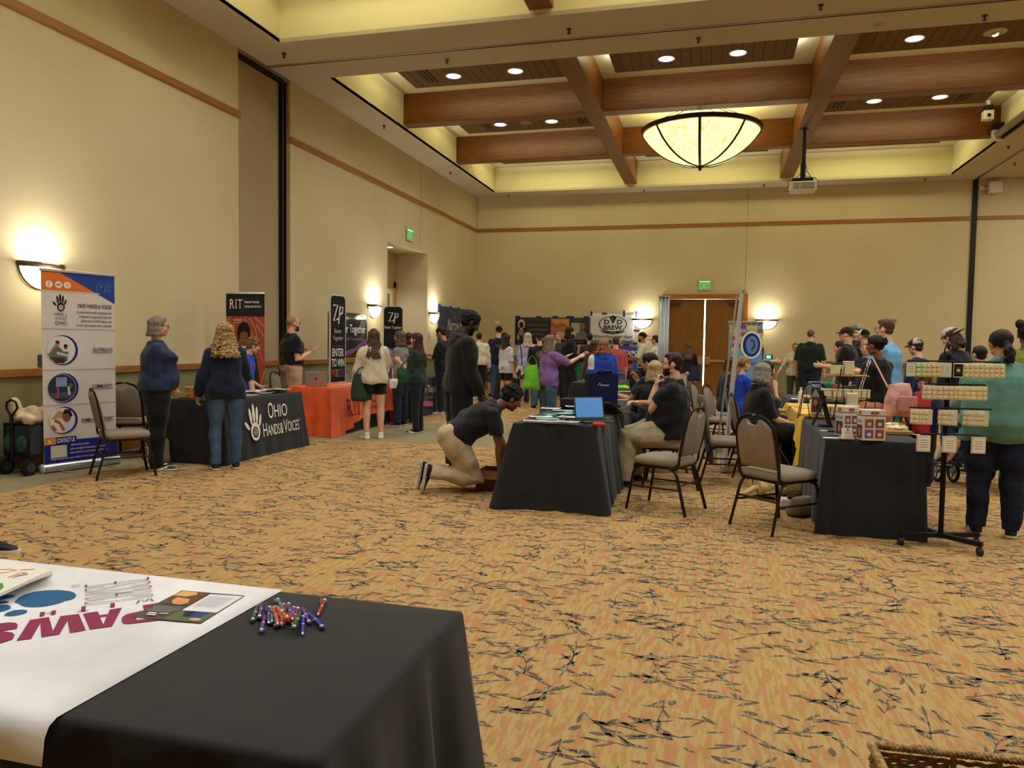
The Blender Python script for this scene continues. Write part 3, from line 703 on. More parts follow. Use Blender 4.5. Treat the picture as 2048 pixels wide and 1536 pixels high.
def person(label, pos, rz, h=1.7, skin='fair', fem=False, girth=1.0, belly=0, hair=None, top=None, bot=None, shoe=None, arms=(None, None), legs=None, lean=0, side=0, twist=0,
           head=(0, 0), hipz=None, vox=.009, foot_dir=(None, None), hands=('relax', 'relax'), glasses=False, beard=None, cap=None, hs=1.0, belt=None, group=None, extra=None, lower=True, foot_pitch=(0, 0), toe=(8, 8), collar=None, lanyard=None):
    """local frame: +y is where the body faces, +x its right side. Vectors in arms/legs: x outward, y forward, z up."""
    root = thing('person', label, 'person', (pos[0], pos[1], 0), rz, group)
    g = girth
    def U(v): return v * h
    hipj = U(.53) if hipz is None else hipz
    # ---- legs
    hw = U(.052) * (1.08 if fem else 1.0) * (.75 + .25 * g)
    legs = legs or [((.03, 0, -1), (.0, -.03, -1)), ((.03, 0, -1), (.0, -.03, -1))]
    L = []
    for i, sx in enumerate((1, -1)):
        th, sh = [vn((v[0] * sx, v[1], v[2])) for v in legs[i]]
        hp = V3((sx * hw, 0, hipj)); kn = hp + th * U(.245); an = kn + sh * U(.243); L.append([hp, kn, an, sx])
    if hipz is None:
        mz = min(l[2].z for l in L); dz = U(.045) - mz
        for l in L:
            for q in range(3): l[q] = l[q] + V3((0, 0, dz))
        hipj += dz
    P = V3((0, 0, hipj))
    # ---- spine
    lb = math.radians(lean * .6 if lean > 30 else 0); RB = Matrix.Rotation(-lb, 3, 'X')
    la, sa, ta = math.radians(lean) - lb, math.radians(side), math.radians(twist)
    RT = Matrix.Rotation(-la, 3, 'X') @ Matrix.Rotation(sa, 3, 'Y') @ Matrix.Rotation(ta, 3, 'Z')
    def TB(x, y, z, bend=1.0):
        """torso point; the spine curves gradually into its lean"""
        t = max(0, min(1, z / U(.30))); a = la * (t ** .7) if z > 0 else 0
        zz = 0; yy = 0; n = 8
        for k in range(n):
            tt = (k + .5) / n * max(z, 0); aa = la * (min(1, tt / U(.30)) ** .5 if z > 0 else 0); zz += math.cos(aa) * max(z, 0) / n; yy += math.sin(aa) * max(z, 0) / n
        if z < 0: zz = z
        aa = la * (t ** .5); tw = ta * t
        p = Matrix.Rotation(-aa, 3, 'X') @ (Matrix.Rotation(tw, 3, 'Z') @ V3((x, y, 0)))
        q = V3((math.sin(sa) * max(0, z), 0, 0))
        return P + RB @ (V3((0, yy, zz)) + p + q)
    sw = U(.098 if fem else .108) * (.85 + .15 * g)
    if fem: SEC = [(-.045, .07, .055, 0), (-.01, .104, .074, -.006), (.04, .100, .072, -.004), (.10, .078, .058, 0), (.155, .083, .062, .006), (.20, .090, .070, .012), (.235, .090, .060, .004), (.258, .080, .048, 0), (.280, .054, .038, -.002), (.302, .036, .034, -.002)]
    else: SEC = [(-.045, .066, .055, 0), (-.01, .094, .070, -.004), (.04, .094, .067, 0), (.10, .088, .062, .003), (.155, .095, .066, .004), (.20, .103, .071, .006), (.235, .104, .064, .002), (.258, .092, .052, 0), (.280, .062, .042, -.002), (.302, .040, .037, -.002)]
    def torso(mb, grow, z0, z1, loose=1.0, hem=0, over=0, straight=0, ret=False):
        rings = []
        zs = [s[0] for s in SEC]
        lv = sorted({z0, z1} | {z for z in np.linspace(z0, z1, 14)})
        for z in lv:
            zc = max(zs[0], min(zs[-1], z)); k = max(i for i in range(len(zs)) if zs[i] <= zc + 1e-9); k = min(k, len(zs) - 2)
            t = (zc - zs[k]) / (zs[k + 1] - zs[k]); a, b_, yo = [SEC[k][q] + (SEC[k + 1][q] - SEC[k][q]) * t for q in (1, 2, 3)]
            gf = g if z < .22 else g + (1 - g) * min(1, (z - .22) / .07) * .8
            bl = belly * math.exp(-((z - .07) / .07) ** 2)
            a = U(a) * gf * loose + grow; b2 = U(b_) * gf * loose + grow; yo = U(yo)
            if straight and -.05 < z < .2:
                am = U(SEC[5][1]) * g * loose + grow; bmx = U(SEC[5][2]) * g * loose + grow
                a += max(0, am - a) * straight; b2 += max(0, bmx - b2) * straight
            if over:
                wz = max(0, min(1, (.085 - z) / .05)); ow = hw + U(.056) * g + over; od = U(.056) * g + over + U(.004)
                if fem: ow += U(.004)
                a = a + max(0, ow - a) * wz; b2 = b2 + max(0, od - b2) * wz
            if hem and z < .06: a += hem * (0.06 - z) / .1; b2 += hem * (.06 - z) / .1
            ring = []
            for q in range(24):
                an = 2 * PI * q / 24; x = a * math.copysign(abs(math.cos(an)) ** .85, math.cos(an)); y = b2 * math.copysign(abs(math.sin(an)) ** .9, math.sin(an)) + yo
                if y > 0: y += U(bl) * (1 - abs(math.cos(an)) ** 2)
                if fem and y > 0: y += U(.015) * g * math.exp(-((z - .195) / .03) ** 2) * math.exp(-((abs(math.cos(an)) - .42) / .3) ** 2)
                ring.append(TB(x, y, U(z)))
            rings.append(ring)
        if ret: return rings
        mb.loft(rings)
    NB = TB(0, -U(.006), U(.30)); 
    aT = la + lb; Rt = Matrix.Rotation(-aT, 3, 'X') @ Matrix.Rotation(ta, 3, 'Z')
    # ---- head
    hy, hp_ = math.radians(head[0]), math.radians(head[1])
    Rh = Matrix.Rotation(ta + hy, 3, 'Z') @ Matrix.Rotation(-((la + lb) * .35) - hp_, 3, 'X')
    K = h * hs if h > 1.45 else h * hs * 1.12
    neckd = (Rt @ V3((0, .30, 1))).lerp(Rh @ V3((0, .25, 1)), .5).normalized()
    HC_ = NB + neckd * (U(.045) + K * .052)
    def HP_(x, y, z): return HC_ + Rh @ V3((x * K, y * K, z * K))
    def hell(mb, c, r, mi=None, seg=16, rot=None):
        mb.ell(HP_(*c), (r[0] * K, r[1] * K, r[2] * K), Rh if rot is None else Rh @ rot, seg, 12, mi)
    # ---- arms
    A = []
    for i, sx in enumerate((1, -1)):
        up, fo = arms[i] or REST
        sh = TB(sx * (sw - U(.006)), 0, U(.251))
        if isinstance(up, str): pass
        u = (Rt @ vn((up[0] * sx, up[1], up[2]))); f = (Rt @ vn((fo[0] * sx, fo[1], fo[2])))
        if len(up) == 4: u = vn((up[0] * sx, up[1], up[2])); f = vn((fo[0] * sx, fo[1], fo[2]))   # in body frame, not following the lean
        el = sh + u * U(.172); wr_ = el + f * U(.148); A.append([sh, el, wr_, sx, u, f])
    # ================= body
    mb = MB(); torso(mb, -.004, -.045, .302)
    for sx_ in (1, -1): mb.tube([TB(sx_ * U(.02), -U(.006), U(.288)), TB(sx_ * sw * .6, 0, U(.268))], [U(.023), U(.018)], 10)
    mb.tube([TB(0, 0, U(.27)), NB + neckd * U(.02), HC_ - neckd * K * .02], [U(.040) * (.85 if fem else 1) * (.8 + .2 * g), U(.031) * (.86 if fem else 1.05) * (.8 + .2 * g), U(.030) * (.86 if fem else 1.02)], 14)
    hell(mb, (0, -.008, .014), (.0435, .054, .050)); hell(mb, (0, .012, -.018), (.036, .036, .046)); hell(mb, (0, .030, -.052), (.016, .014, .012))
    hell(mb, (0, .041, .010), (.029, .010, .007)); hell(mb, (0, .0545, -.014), (.0075, .012, .008)); hell(mb, (0, .048, -.004), (.0045, .009, .014))
    hell(mb, (0, .0435, -.0335), (.0135, .0075, .0055))
    for s_ in (-1, 1):
        hell(mb, (s_ * .021, .030, -.018), (.014, .014, .014)); hell(mb, (s_ * .0455, -.004, -.006), (.0055, .013, .018), rot=Matrix.Rotation(s_ * -.3, 3, 'Z')); hell(mb, (s_ * .028, .004, -.038), (.011, .02, .012))
        if s_: hell(mb, (s_ * .018, .040, -.002), (.008, .006, .006))
    ag = .7 + .3 * g; fa = .88 if fem else 1.0
    for i, (sh, el, wp, sx, u, f) in enumerate(A):
        mb.tube([sh - u * U(.01), sh + u * U(.05), sh + u * U(.11), el, el + f * U(.04), el + f * U(.1), wp], [U(x) * fa * ag for x in (.027, .029, .026, .0225, .025, .020, .0150)], 12, round_=True)
        hand_geo(mb, wp, f, hand_n(i, sx, u, f, Rt, hands), sx, h, hands[i] if isinstance(hands[i], str) else hands[i][0], vox)
    for hp, kn, an, sx in L:
        t = (kn - hp); s_ = (an - kn)
        mb.tube([hp - t * .08, hp + t * .25, hp + t * .65, kn, kn + s_ * .25, kn + s_ * .6, an], [U(x) * (g if k < 3 else .6 + .4 * g) for k, x in enumerate((.056, .054, .044, .033, .036, .028, .021))], 14, round_=True)
    fd = []
    for i, (hp, kn, an, sx) in enumerate(L):
        s_ = (an - kn).normalized()
        d = foot_dir[i]
        if d is None: q = math.radians(toe[i]) * sx; d = V3((math.sin(q), math.cos(q), 0)); n = V3((0, 0, 1))
        else: d = vn(d); n = (-s_ - d * (-s_).dot(d)).normalized()
        fp = math.radians(foot_pitch[i])
        if fp: d, n = (d * math.cos(fp) - n * math.sin(fp)), (n * math.cos(fp) + d * math.sin(fp))
        fd.append((d, n)); mb.tube([an, an + d * U(.03) - n * U(.026), an + d * U(.09) - n * U(.036)], [U(.018), U(.011), U(.007)], 10, round_=True)
    lipc = HP_(0, .050, -.0335)
    m_skin = M(SK.get(skin, skin), .55, kind='skin', spec=.35); lipcol = {'dark': '#3A1E1A', 'brown': '#5C2E28'}.get(skin, '#A8574C')
    def cls(c):
        d = c - np.array(lipc); R_h = np.array(Rh); q = d @ R_h
        return (((q[:, 0] / (.0135 * K)) ** 2 + (q[:, 2] / (.0042 * K)) ** 2 < 1) & (np.abs(q[:, 1]) < .014 * K))
    body = solid(mb, vox if vox < .012 else .011, 'body', [m_skin, M(lipcol, .5)], root, smooth=2, classify=cls, factor=.4)
    # ---- face details
    a = MB()
    for s_ in (-1, 1):
        a.ell(HP_(s_ * .0185, .0398, .0010), (.0085 * K, .0065 * K, .0042 * K), Rh, 10, 8, 0); a.ell(HP_(s_ * .0185, .0446, .0010), (.0033 * K, .0022 * K, .0034 * K), Rh, 8, 6, 1)
    a.build('eyes', [M('#D8D0C6', .3), M('#20140E', .2)], root, 180)
    hc = (hair or {}).get('col', '#3A2A1E'); hc2 = (hair or {}).get('col2', hc)
    a = MB()
    for s_ in (-1, 1):
        a.tube([HP_(s_ * .008, .0505, .0135), HP_(s_ * .019, .0505, .0165), HP_(s_ * .030, .043, .0125)], [.0018 * K, .0026 * K, .0014 * K], 6)
    a.build('eyebrows', M(hc if not (hair or {}).get('grey') else '#7A6A5C', .8), root, 180)
    if glasses:
        a = MB(); gc = M('#15110F' if glasses is True else glasses, .3)
        for s_ in (-1, 1):
            a.tube([HP_(s_ * .0195 + .0125 * math.cos(q), .0560 - .004 * abs(math.cos(q)) * (1 if math.cos(q) * s_ > 0 else 0), .001 + .0095 * math.sin(q)) for q in [2 * PI * k / 14 for k in range(14)]], .0012 * K, 6, closed=True)
            a.tube([HP_(s_ * .031, .0535, .004), HP_(s_ * .046, .03, .004), HP_(s_ * .049, -.002, .002)], .0012 * K, 6)
        a.tube([HP_(-.008, .0575, .003), HP_(0, .0590, .005), HP_(.008, .0575, .003)], .0012 * K, 6); a.build('glasses', gc, root, 180)
    # ---- hair
    if hair: hair_geo(root, hair, HP_, Rh, K, U, TB, NB, vox, Rt)
    if beard:
        a = MB(); hell(a, (0, .014, -.034), (.0375, .036, .034)); hell(a, (0, .036, -.056), (.02, .016, .014)) 
        bd = solid(a, max(.006, vox * .8), 'beard', M(beard, .9, kind='curl', col2=beard), root, 1, .002, 120, 3)
        m2 = bd.data; import bmesh as _b; bm = _b.new(); bm.from_mesh(m2); RhT = Rh.transposed()
        dl = [v for v in bm.verts if (lambda q: q.z > -.018 * K or (abs(q.x) < .016 * K and -.040 * K < q.z < -.026 * K and q.y > .03 * K))(RhT @ (v.co - HC_))]
        _b.ops.delete(bm, geom=dl, context='VERTS'); bm.to_mesh(m2); bm.free()
    # ---- clothes
    top = dict(top or {}); tc_ = top.get('col', '#222222')
    tm = top.get('mat') or M(tc_, .9, kind='fabric', scale=1.0)
    th = top.get('thick', .010); sl = top.get('sleeve', 'short')
    mb = MB(); torso(mb, th, top.get('hem', -.035), .292, top.get('loose', 1.03), top.get('flare', .0), 0 if top.get('tuck') else .017, top.get('straight', .6))
    mb.tube([TB(0, 0, U(.262)), NB + neckd * U(.004)], [U(.062) + th, U(.040) * (.85 + .15 * g) + th * .5], 16)
    sleeve_m = []
    for (sh, el, wp, sx, u, f) in A:
        r0 = th + .004 + (.008 if top.get('baggy') else 0); rs = [U(x) * fa * ag for x in (.029, .031, .029, .026, .027, .023, .0175)]
        pts = [sh - u * U(.012), sh + u * U(.05), sh + u * U(.11), el, el + f * U(.04), el + f * U(.1), wp - f * U(.004)]
        if sl == 'short': pts = pts[:2] + [sh + u * U(.115)]; rr = [rs[0] + r0, rs[1] + r0 + .004, rs[2] + r0 + .010]
        elif sl == 'half': pts = pts[:3] + [el + f * U(.005)]; rr = [r + r0 for r in rs[:4]]
        elif sl == '34': pts = pts[:5] + [el + f * U(.075)]; rr = [r + r0 for r in rs[:6]]
        elif sl == 'none': pts = pts[:2]; rr = [rs[0] + r0, rs[1] * .6]
        else: rr = [r + r0 for r in rs]
        side_pts = pts
        mb.tube(side_pts, rr, 14)
        mb.tube([TB(sx * U(.022), -U(.004), U(.284)), TB(sx * sw * .55, 0, U(.270)), sh], [U(.026) + th, U(.022) + th, (rs[0] + r0) * .75], 12); mb.ell(sh + V3((0, 0, 0)), rs[0] + r0)
    tops = [tm] + list(top.get('mats', []))
    solid(mb, max(vox, .010), top.get('name', 'shirt'), tops, root, 2, top.get('fold', .007), top.get('freq', 30), rnd.randint(0, 999), classify=top.get('cls') and (lambda c: top['cls'](c, dict(TB=TB, U=U, A=A, P=P, NB=NB))))
    if collar == 'polo':
        a = MB(); n_ = 20
        def cp(u, v):
            q = math.radians(112 + 316 * u) ; fr = .5 + .5 * math.sin(q)   # fr = 1 at the front
            ex = abs(u - .5) * 2; drop = v * (1.0 + .5 * max(0, ex - .7) / .3)
            r = U(.040) + U(.017) * drop; return TB(r * math.cos(q), -U(.004) + r * 1.02 * math.sin(q), U(.314) - U(.022) * fr - U(.030) * drop)
        a.grid(cp, n_, 3)
        a.build('collar', tm, root, 180, solid=.005)
    elif collar == 'hood':
        a = MB(); pts = [TB(U(.055) * math.cos(q), -U(.012) + U(.05) * math.sin(q), U(.282) - U(.018) * math.sin(q)) for q in [2 * PI * k / 14 for k in range(14)]]
        a.tube(pts, [U(.020)] * 14, 10, closed=True); a.ell(TB(0, -U(.060), U(.262)), (U(.06), U(.028), U(.05)), Rt, 14, 10)
        solid(a, .01, 'hood', top.get('hoodmat', tm), root, 2, .004, 40, 4)
    elif collar == 'turtle':
        a = MB(); a.tube([NB - neckd * U(.01), NB + neckd * U(.022)], [U(.048), U(.040)], 18); a.build('collar', tm, root, 180, solid=.004)
    if bot and lower:
        bm_ = bot.get('mat') or M(bot.get('col', '#222A3A'), .9, kind='fabric'); bl_ = bot.get('len', 1.0); bt = bot.get('thick', .010); bag = bot.get('baggy', 0)
        mb = MB(); torso(mb, bt * .7, -.05, bot.get('waist', .07), 1.0)
        for hp, kn, an, sx in L:
            t = (kn - hp); s_ = (an - kn)
            pts = [hp - t * .08, hp + t * .25, hp + t * .65, kn, kn + s_ * .25, kn + s_ * .6, an + s_ * .03]; ra = [U(x) * (g if k < 3 else .6 + .4 * g) + bt + bag * (k / 6) for k, x in enumerate((.056, .055, .046, .036, .038, .031, .027))]
            cum = [0, .17, .37, .55, .68, .84, 1.0]
            if bl_ < 1:
                k = max(1, sum(1 for c in cum if c < bl_)); q = (bl_ - cum[k - 1]) / (cum[k] - cum[k - 1]); pts = pts[:k] + [pts[k - 1].lerp(pts[k], q)]; ra = ra[:k] + [ra[k - 1] + (ra[k] - ra[k - 1]) * q + .004]
            mb.tube(pts, ra, 16); mb.ell(hp, U(.058) * g + bt + .004); mb.ell(hp + V3((-sx * U(.01), -U(.012), U(.02))), U(.058) * g + bt)
            if L[0][1].y < U(.1): pass
        solid(mb, max(vox, .010), bot.get('name', 'trousers'), bm_, root, 2, bot.get('fold', .006), bot.get('freq', 28), rnd.randint(0, 999))
    if belt:
        a = MB(); r1 = torso(a, .011, .040, .066, 1.0, 0, .012, 0, True); r2 = torso(a, .017, .040, .066, 1.0, 0, .017, 0, True)
        a.loft([r1[0], r2[0], r2[-1], r1[-1]], closed=True); a.build('belt', M('#1A1412', .35), root, 50)
    if shoe is not None and lower:
        for i, (hp, kn, an, sx) in enumerate(L):
            d, n = fd[i]; sd = d.cross(n).normalized(); A0 = an - n * U(.045)
            def SP(y, x, z): return A0 + d * U(y) + sd * U(x) + n * U(z)
            mb = MB()
            prof = [(-.036, .017, .030), (-.02, .023, .040), (.01, .024, .046), (.04, .025, .036), (.07, .028, .026), (.10, .026, .020), (.122, .015, .014)]
            rings = [[SP(y, w_ * math.cos(q) * 1.0, max(0.002, .5 * hh + .5 * hh * math.sin(q) * 1.05)) for q in [2 * PI * k / 16 for k in range(16)]] for y, w_, hh in prof]
            mb.loft(rings); mb.tube([SP(-.008, 0, .03), SP(-.008, 0, .062)], [U(.025), U(.023)], 12)
            mb.loft([[SP(y, w_ * 1.06 * c, z) for (y, w_, hh) in prof for c in (1,)] + [SP(y, -w_ * 1.06, z) for (y, w_, hh) in reversed(prof)] for z in (0.001, .013)])
            an_, nn_, hh_ = np.array(A0), np.array(n), U(.0135)
            sole = shoe.get('sole', '#D8D4CC')
            def cs(c, an_=an_, nn_=nn_, dd=np.array(d), ss=np.array(sd)):
                q = (c - an_); z = q @ nn_; y = q @ dd / h; x = q @ ss / h; r = (z < hh_).astype(int)
                if shoe.get('mark'): r[(z > hh_) & (np.abs(x) > .012) & (np.abs((z / h - .02) - (y - .04) * .25) < .004) & (y > .0) & (y < .07)] = 2
                return r
            solid(mb, .007 if vox < .012 else .011, 'shoe', [M(shoe.get('col', '#161616'), .6), M(sole, .6), M(shoe.get('mark') or sole, .5)], root, 1, classify=cs)
    if cap:
        a = MB(); yb = -1 if cap.get('back') else 1
        mc = [M(cap['col'], .85, kind='fabric'), M(cap.get('brim', cap['col']), .8), M(cap.get('rear', cap['col']), .9)]
        a.ell(HP_(0, -.008, .022), (.050 * K, .060 * K, .052 * K), Rh, 24, 14)
        m = a.mesh('cap', mc); 
        import bmesh as _b; bm = _b.new(); bm.from_mesh(m); RhT = Rh.transposed()
        _b.ops.delete(bm, geom=[v for v in bm.verts if (RhT @ (v.co - HC_)).z < (.018 - .1 * yb * (RhT @ (v.co - HC_)).y * 0) * K], context='VERTS')
        for f in bm.faces:
            q = RhT @ (f.calc_center_median() - HC_)
            if q.y * yb < -.004 * K: f.material_index = 2
            if cap.get('opening') and q.y * yb < -.03 * K and q.z < .038 * K: f.material_index = 1
        bm.to_mesh(m); bm.free(); m.shade_smooth()
        o = bpy.data.objects.new('cap', m); COL.objects.link(o); o.parent = root; md_ = o.modifiers.new('s', 'SOLIDIFY'); md_.thickness = .004
        b_ = MB(); n = 12
        b_.grid(lambda u, v: HP_((.046) * math.cos(PI * u), yb * ((.048 if yb > 0 else .062) * 1.0 * math.sin(PI * u) ** .8 + v * .048 * math.sin(PI * u) ** .6) - (.004), .020 - .010 * v * (1 if yb > 0 else .8) + .006 * math.sin(PI * u) * (1 - v * .3)), n, 4)
        b_.build('cap_brim', mc[1], o, 180, solid=.004)
        if cap.get('logo'):
            p = Print(frame(HP_(0, .052, .042), Rh @ V3((-1, 0, 0)), Rh @ V3((0, -.45, 1)))); p.oval(0, 0, .016 * K, .012 * K, cap['logo']); p.line([(-.01 * K, -.004 * K), (0, .006 * K), (.01 * K, -.002 * K)], .004 * K, '#F4EEE6'); p.build(o, 'cap_badge')
    info = dict(root=root, HP=HP_, TB=TB, U=U, A=A, L=L, NB=NB, Rh=Rh, Rt=Rt, P=P, h=h, K=K)
    return info
def hand_n(i, sx, u, f, Rt, hands):
    hd = hands[i]
    if not isinstance(hd, str) and len(hd) > 1: return vn((hd[1][0] * sx, hd[1][1], hd[1][2]))
    n = Rt @ V3((-sx, 0, 0)); 
    if abs(n.dot(f)) > .85: n = Rt @ V3((0, -1, 0))
    return n
def hand_geo(mb, wp, f, n, sx, h, mode, vox):
    """palm, four separate fingers of unequal length and a thumb; n = palm normal"""
    n = (n - f * n.dot(f)).normalized(); s = f.cross(n).normalized()   # s towards thumb side, chosen below
    if mode in ('none',): return
    s = s * 1.0
    # thumb side: for a right hand (sx=1) with palm normal n and fingers f
    s = (f.cross(n) if sx > 0 else n.cross(f)).normalized()
    k = h; fat = max(.0048 * k, vox * .85)
    pr = [wp - f * .004 * k, wp + f * .018 * k, wp + f * .040 * k, wp + f * .054 * k]
    mb.tube(pr, [.0145 * k, .020 * k, .0235 * k, .0215 * k], 14, ry=[.0105 * k, .0115 * k, .0105 * k, .008 * k], side=s, round_=True)
    curls = {'relax': (22, 30, 34, 38), 'flat': (4, 4, 6, 8), 'fist': (82, 86, 88, 90), 'grip': (55, 60, 62, 65), 'point': (4, 82, 86, 88), 'spread': (8, 8, 10, 14), 'pinch': (48, 56, 40, 34)}[mode]
    ln = (.046, .052, .048, .038); off = (.0165, .0056, -.0054, -.0158)
    for q in range(4):
        a0 = math.radians(curls[q]); sp = (q - 1.5) * (-.10 if mode == 'spread' else -.03)
        b0 = wp + f * (.052 - .003 * abs(q - 1)) * k + s * off[q] * k
        d = (f + s * sp).normalized(); p = [b0]
        for j, fr in enumerate((.42, .32, .26)):
            aa = a0 * (.55 + .45 * j) if j else a0 * .55
            aa = min(aa * (1 + .5 * j), math.radians(170)); dd = d * math.cos(aa) + n * math.sin(aa); p.append(p[-1] + dd * ln[q] * fr * k)
        mb.tube([b0 - f * .01 * k] + p, [fat * 1.05, fat, fat * .95, fat * .9, fat * .75], 8, round_=True)
    tb = wp + f * .014 * k + s * .014 * k
    if mode in ('fist', 'grip', 'point'): td = (f * .75 + s * .35 + n * .7).normalized(); t2 = (f * .6 - s * .3 + n * .7).normalized()
    elif mode == 'pinch': td = (f * .8 + s * .5 + n * .5).normalized(); t2 = (f * .9 + n * .45 - s * .2).normalized()
    else: td = (f * .75 + s * .75 + n * .25).normalized(); t2 = (f * .9 + s * .35 + n * .2).normalized()
    mb.tube([tb - td * .006 * k, tb + td * .022 * k, tb + td * .026 * k + t2 * .014 * k, tb + td * .026 * k + t2 * .026 * k], [.009 * k, fat * 1.3, fat * 1.1, fat * .85], 8, round_=True)
def hair_geo(root, hair, HP, Rh, K, U, TB, NB, vox, Rt):
    st = hair.get('style', 'short'); col = hair.get('col', '#3A2A1E'); c2 = hair.get('col2', col)
    rg = random.Random(hair.get('seed', 3)); v = max(.006, vox * .75)
    curl = st in ('curly', 'afro') or hair.get('curly')
    m = M(col, .65, kind='curl' if curl else 'hair', col2=c2, spec=.25)
    a = MB()
    def he(c, r, rot=None): a.ell(HP(*c), (r[0] * K, r[1] * K, r[2] * K), Rh if rot is None else Rh @ rot, 16, 12)
    if st == 'buzz':
        he((0, -.013, .018), (.0445, .053, .0485)); 
    elif st in ('short', 'curly', 'afro', 'spiky'):
        t = {'short': 1.0, 'curly': 1.08, 'afro': 1.14, 'spiky': 1.05}[st] * hair.get('vol', 1.0)
        he((0, -.014, .022), (.0475 * t, .056 * t, .050 * t)); he((0, .008, .046), (.034 * t, .034, .022 * t)); he((0, -.03, -.012), (.040 * t, .030 * t, .03))
        for s_ in (-1, 1): he((s_ * .043, .008, .010), (.006, .012, .018))
        if st == 'curly' or hair.get('curly'):
            for k in range(70):
                th = rg.uniform(0, 2 * PI); ph = rg.uniform(.1, 1.9); x, y, z = math.sin(ph) * math.cos(th), math.sin(ph) * math.sin(th), math.cos(ph)
                if y > .55 and z < .45: continue
                he((x * .049 * t, -.012 + y * .055 * t, .022 + z * .050 * t), (.009, .009, .009))
        if st == 'spiky':
            for k in range(40):
                th = rg.uniform(0, 2 * PI); ph = rg.uniform(0, 1.1); x, y, z = math.sin(ph) * math.cos(th), math.sin(ph) * math.sin(th), math.cos(ph)
                p0 = HP(x * .04, -.01 + y * .045, .022 + z * .045); p1 = HP(x * .055, -.01 + y * .065, .022 + z * .064); a.tube([p0, p1], [.008 * K, .004 * K], 6)
    else:
        t = hair.get('vol', 1.0)
        he((0, -.013, .020), (.0490 * t, .0565 * t, .0505)); he((0, .012, .044), (.036, .030, .020))
        ln = hair.get('len', .16); n = hair.get('n', 110); wav = hair.get('wave', .004); open_ = hair.get('open', 62)
        if st in ('long', 'bob'):
            for k in range(n):
                az = math.radians(rg.uniform(open_, 360 - open_)) + PI / 2   # 0 = face direction
                rt = rg.uniform(.84, 1.06) * t; L_ = ln * rg.uniform(.86, 1.06); pts = []; ph = rg.uniform(0, 6.28); nz = 11
                spread = hair.get('spread', .012)
                for i in range(nz):
                    s_ = i / (nz - 1); z = .040 - s_ * (.040 + L_ + .0)
                    rad = math.sqrt(max(0.02, 1 - ((z - .02) / .052) ** 2)) if z > -.002 else math.sqrt(1 - (.022 / .052) ** 2) + min(.18, (-.002 - z) * 1.4) * hair.get('flare', 1)
                    if z < -.002 and hair.get('tight'): rad = .9
                    wx = wav * math.sin(s_ * hair.get('wf', 16) + ph) * (s_ + .15); wy = wav * math.cos(s_ * hair.get('wf', 16) * .9 + ph) * (s_ + .15)
                    x = math.cos(az) * (.046 * rad * rt + (spread * s_ if z < 0 else 0)) + wx; y = -.013 + math.sin(az) * (.054 * rad * rt + (spread * .5 * s_ if z < 0 else 0)) + wy
                    p = HP(x, y, z)
                    if z < -.06:   # hang under gravity below the chin, behind or in front of the shoulders
                        q = HP(x, y, -.06); p = q + V3((wx * K, wy * K, (z + .06) * K))
                        back = math.sin(az) < .25
                        zt = (p - TB(0, 0, U(.25))).z
                        if zt < U(.045):
                            off = (Rt @ V3((0, -1 if back else 1, 0))) * K * min(.03, (U(.045) - zt) / K * .45); p = p + off
                    pts.append(p)
                r0 = hair.get('r', .0058) * K
                a.tube(pts, [r0 * .9] + [r0 * rg.uniform(.9, 1.25)] * (nz - 2) + [r0 * .45], 6)
        if st == 'ponytail':
            p0 = HP(0, -.062, hair.get('tz', .02)); a.ell(p0, .012 * K)
            for k in range(34):
                ph = rg.uniform(0, 6.28); rr = rg.uniform(0, .02) * K; L_ = ln * rg.uniform(.8, 1.05) * K
                pts = [p0]
                for i in range(1, 9):
                    s_ = i / 8; pts.append(p0 + (Rh @ V3((0, -.035 * K * math.sin(min(1.6, s_ * 2)), 0))) + V3((rr * math.cos(ph) * min(1, s_ * 2.5) + wav * K * math.sin(s_ * 14 + ph), rr * math.sin(ph) * min(1, s_ * 2.5) + wav * K * math.cos(s_ * 12 + ph), -L_ * s_ ** 1.15)))
                a.tube(pts, [.006 * K] + [.0075 * K] * 7 + [.003 * K], 6)
        if st in ('bun', 'updo'):
            bp = hair.get('bun', (0, -.066, .035)); a.ell(HP(*bp), hair.get('br', .024) * K)
            for k in range(16):
                q = rg.uniform(0, 6.28); q2 = rg.uniform(-1, 1); he((bp[0] + .018 * math.cos(q), bp[1] + .01 * q2, bp[2] + .018 * math.sin(q)), (.009, .009, .009))
            he((0, -.035, -.004), (.037, .026, .03))
    fold = .0035 if curl else .0022
    return solid(a, v, 'hair', m, root, 1, fold * K / 1.7, 150 if curl else 90, 5)
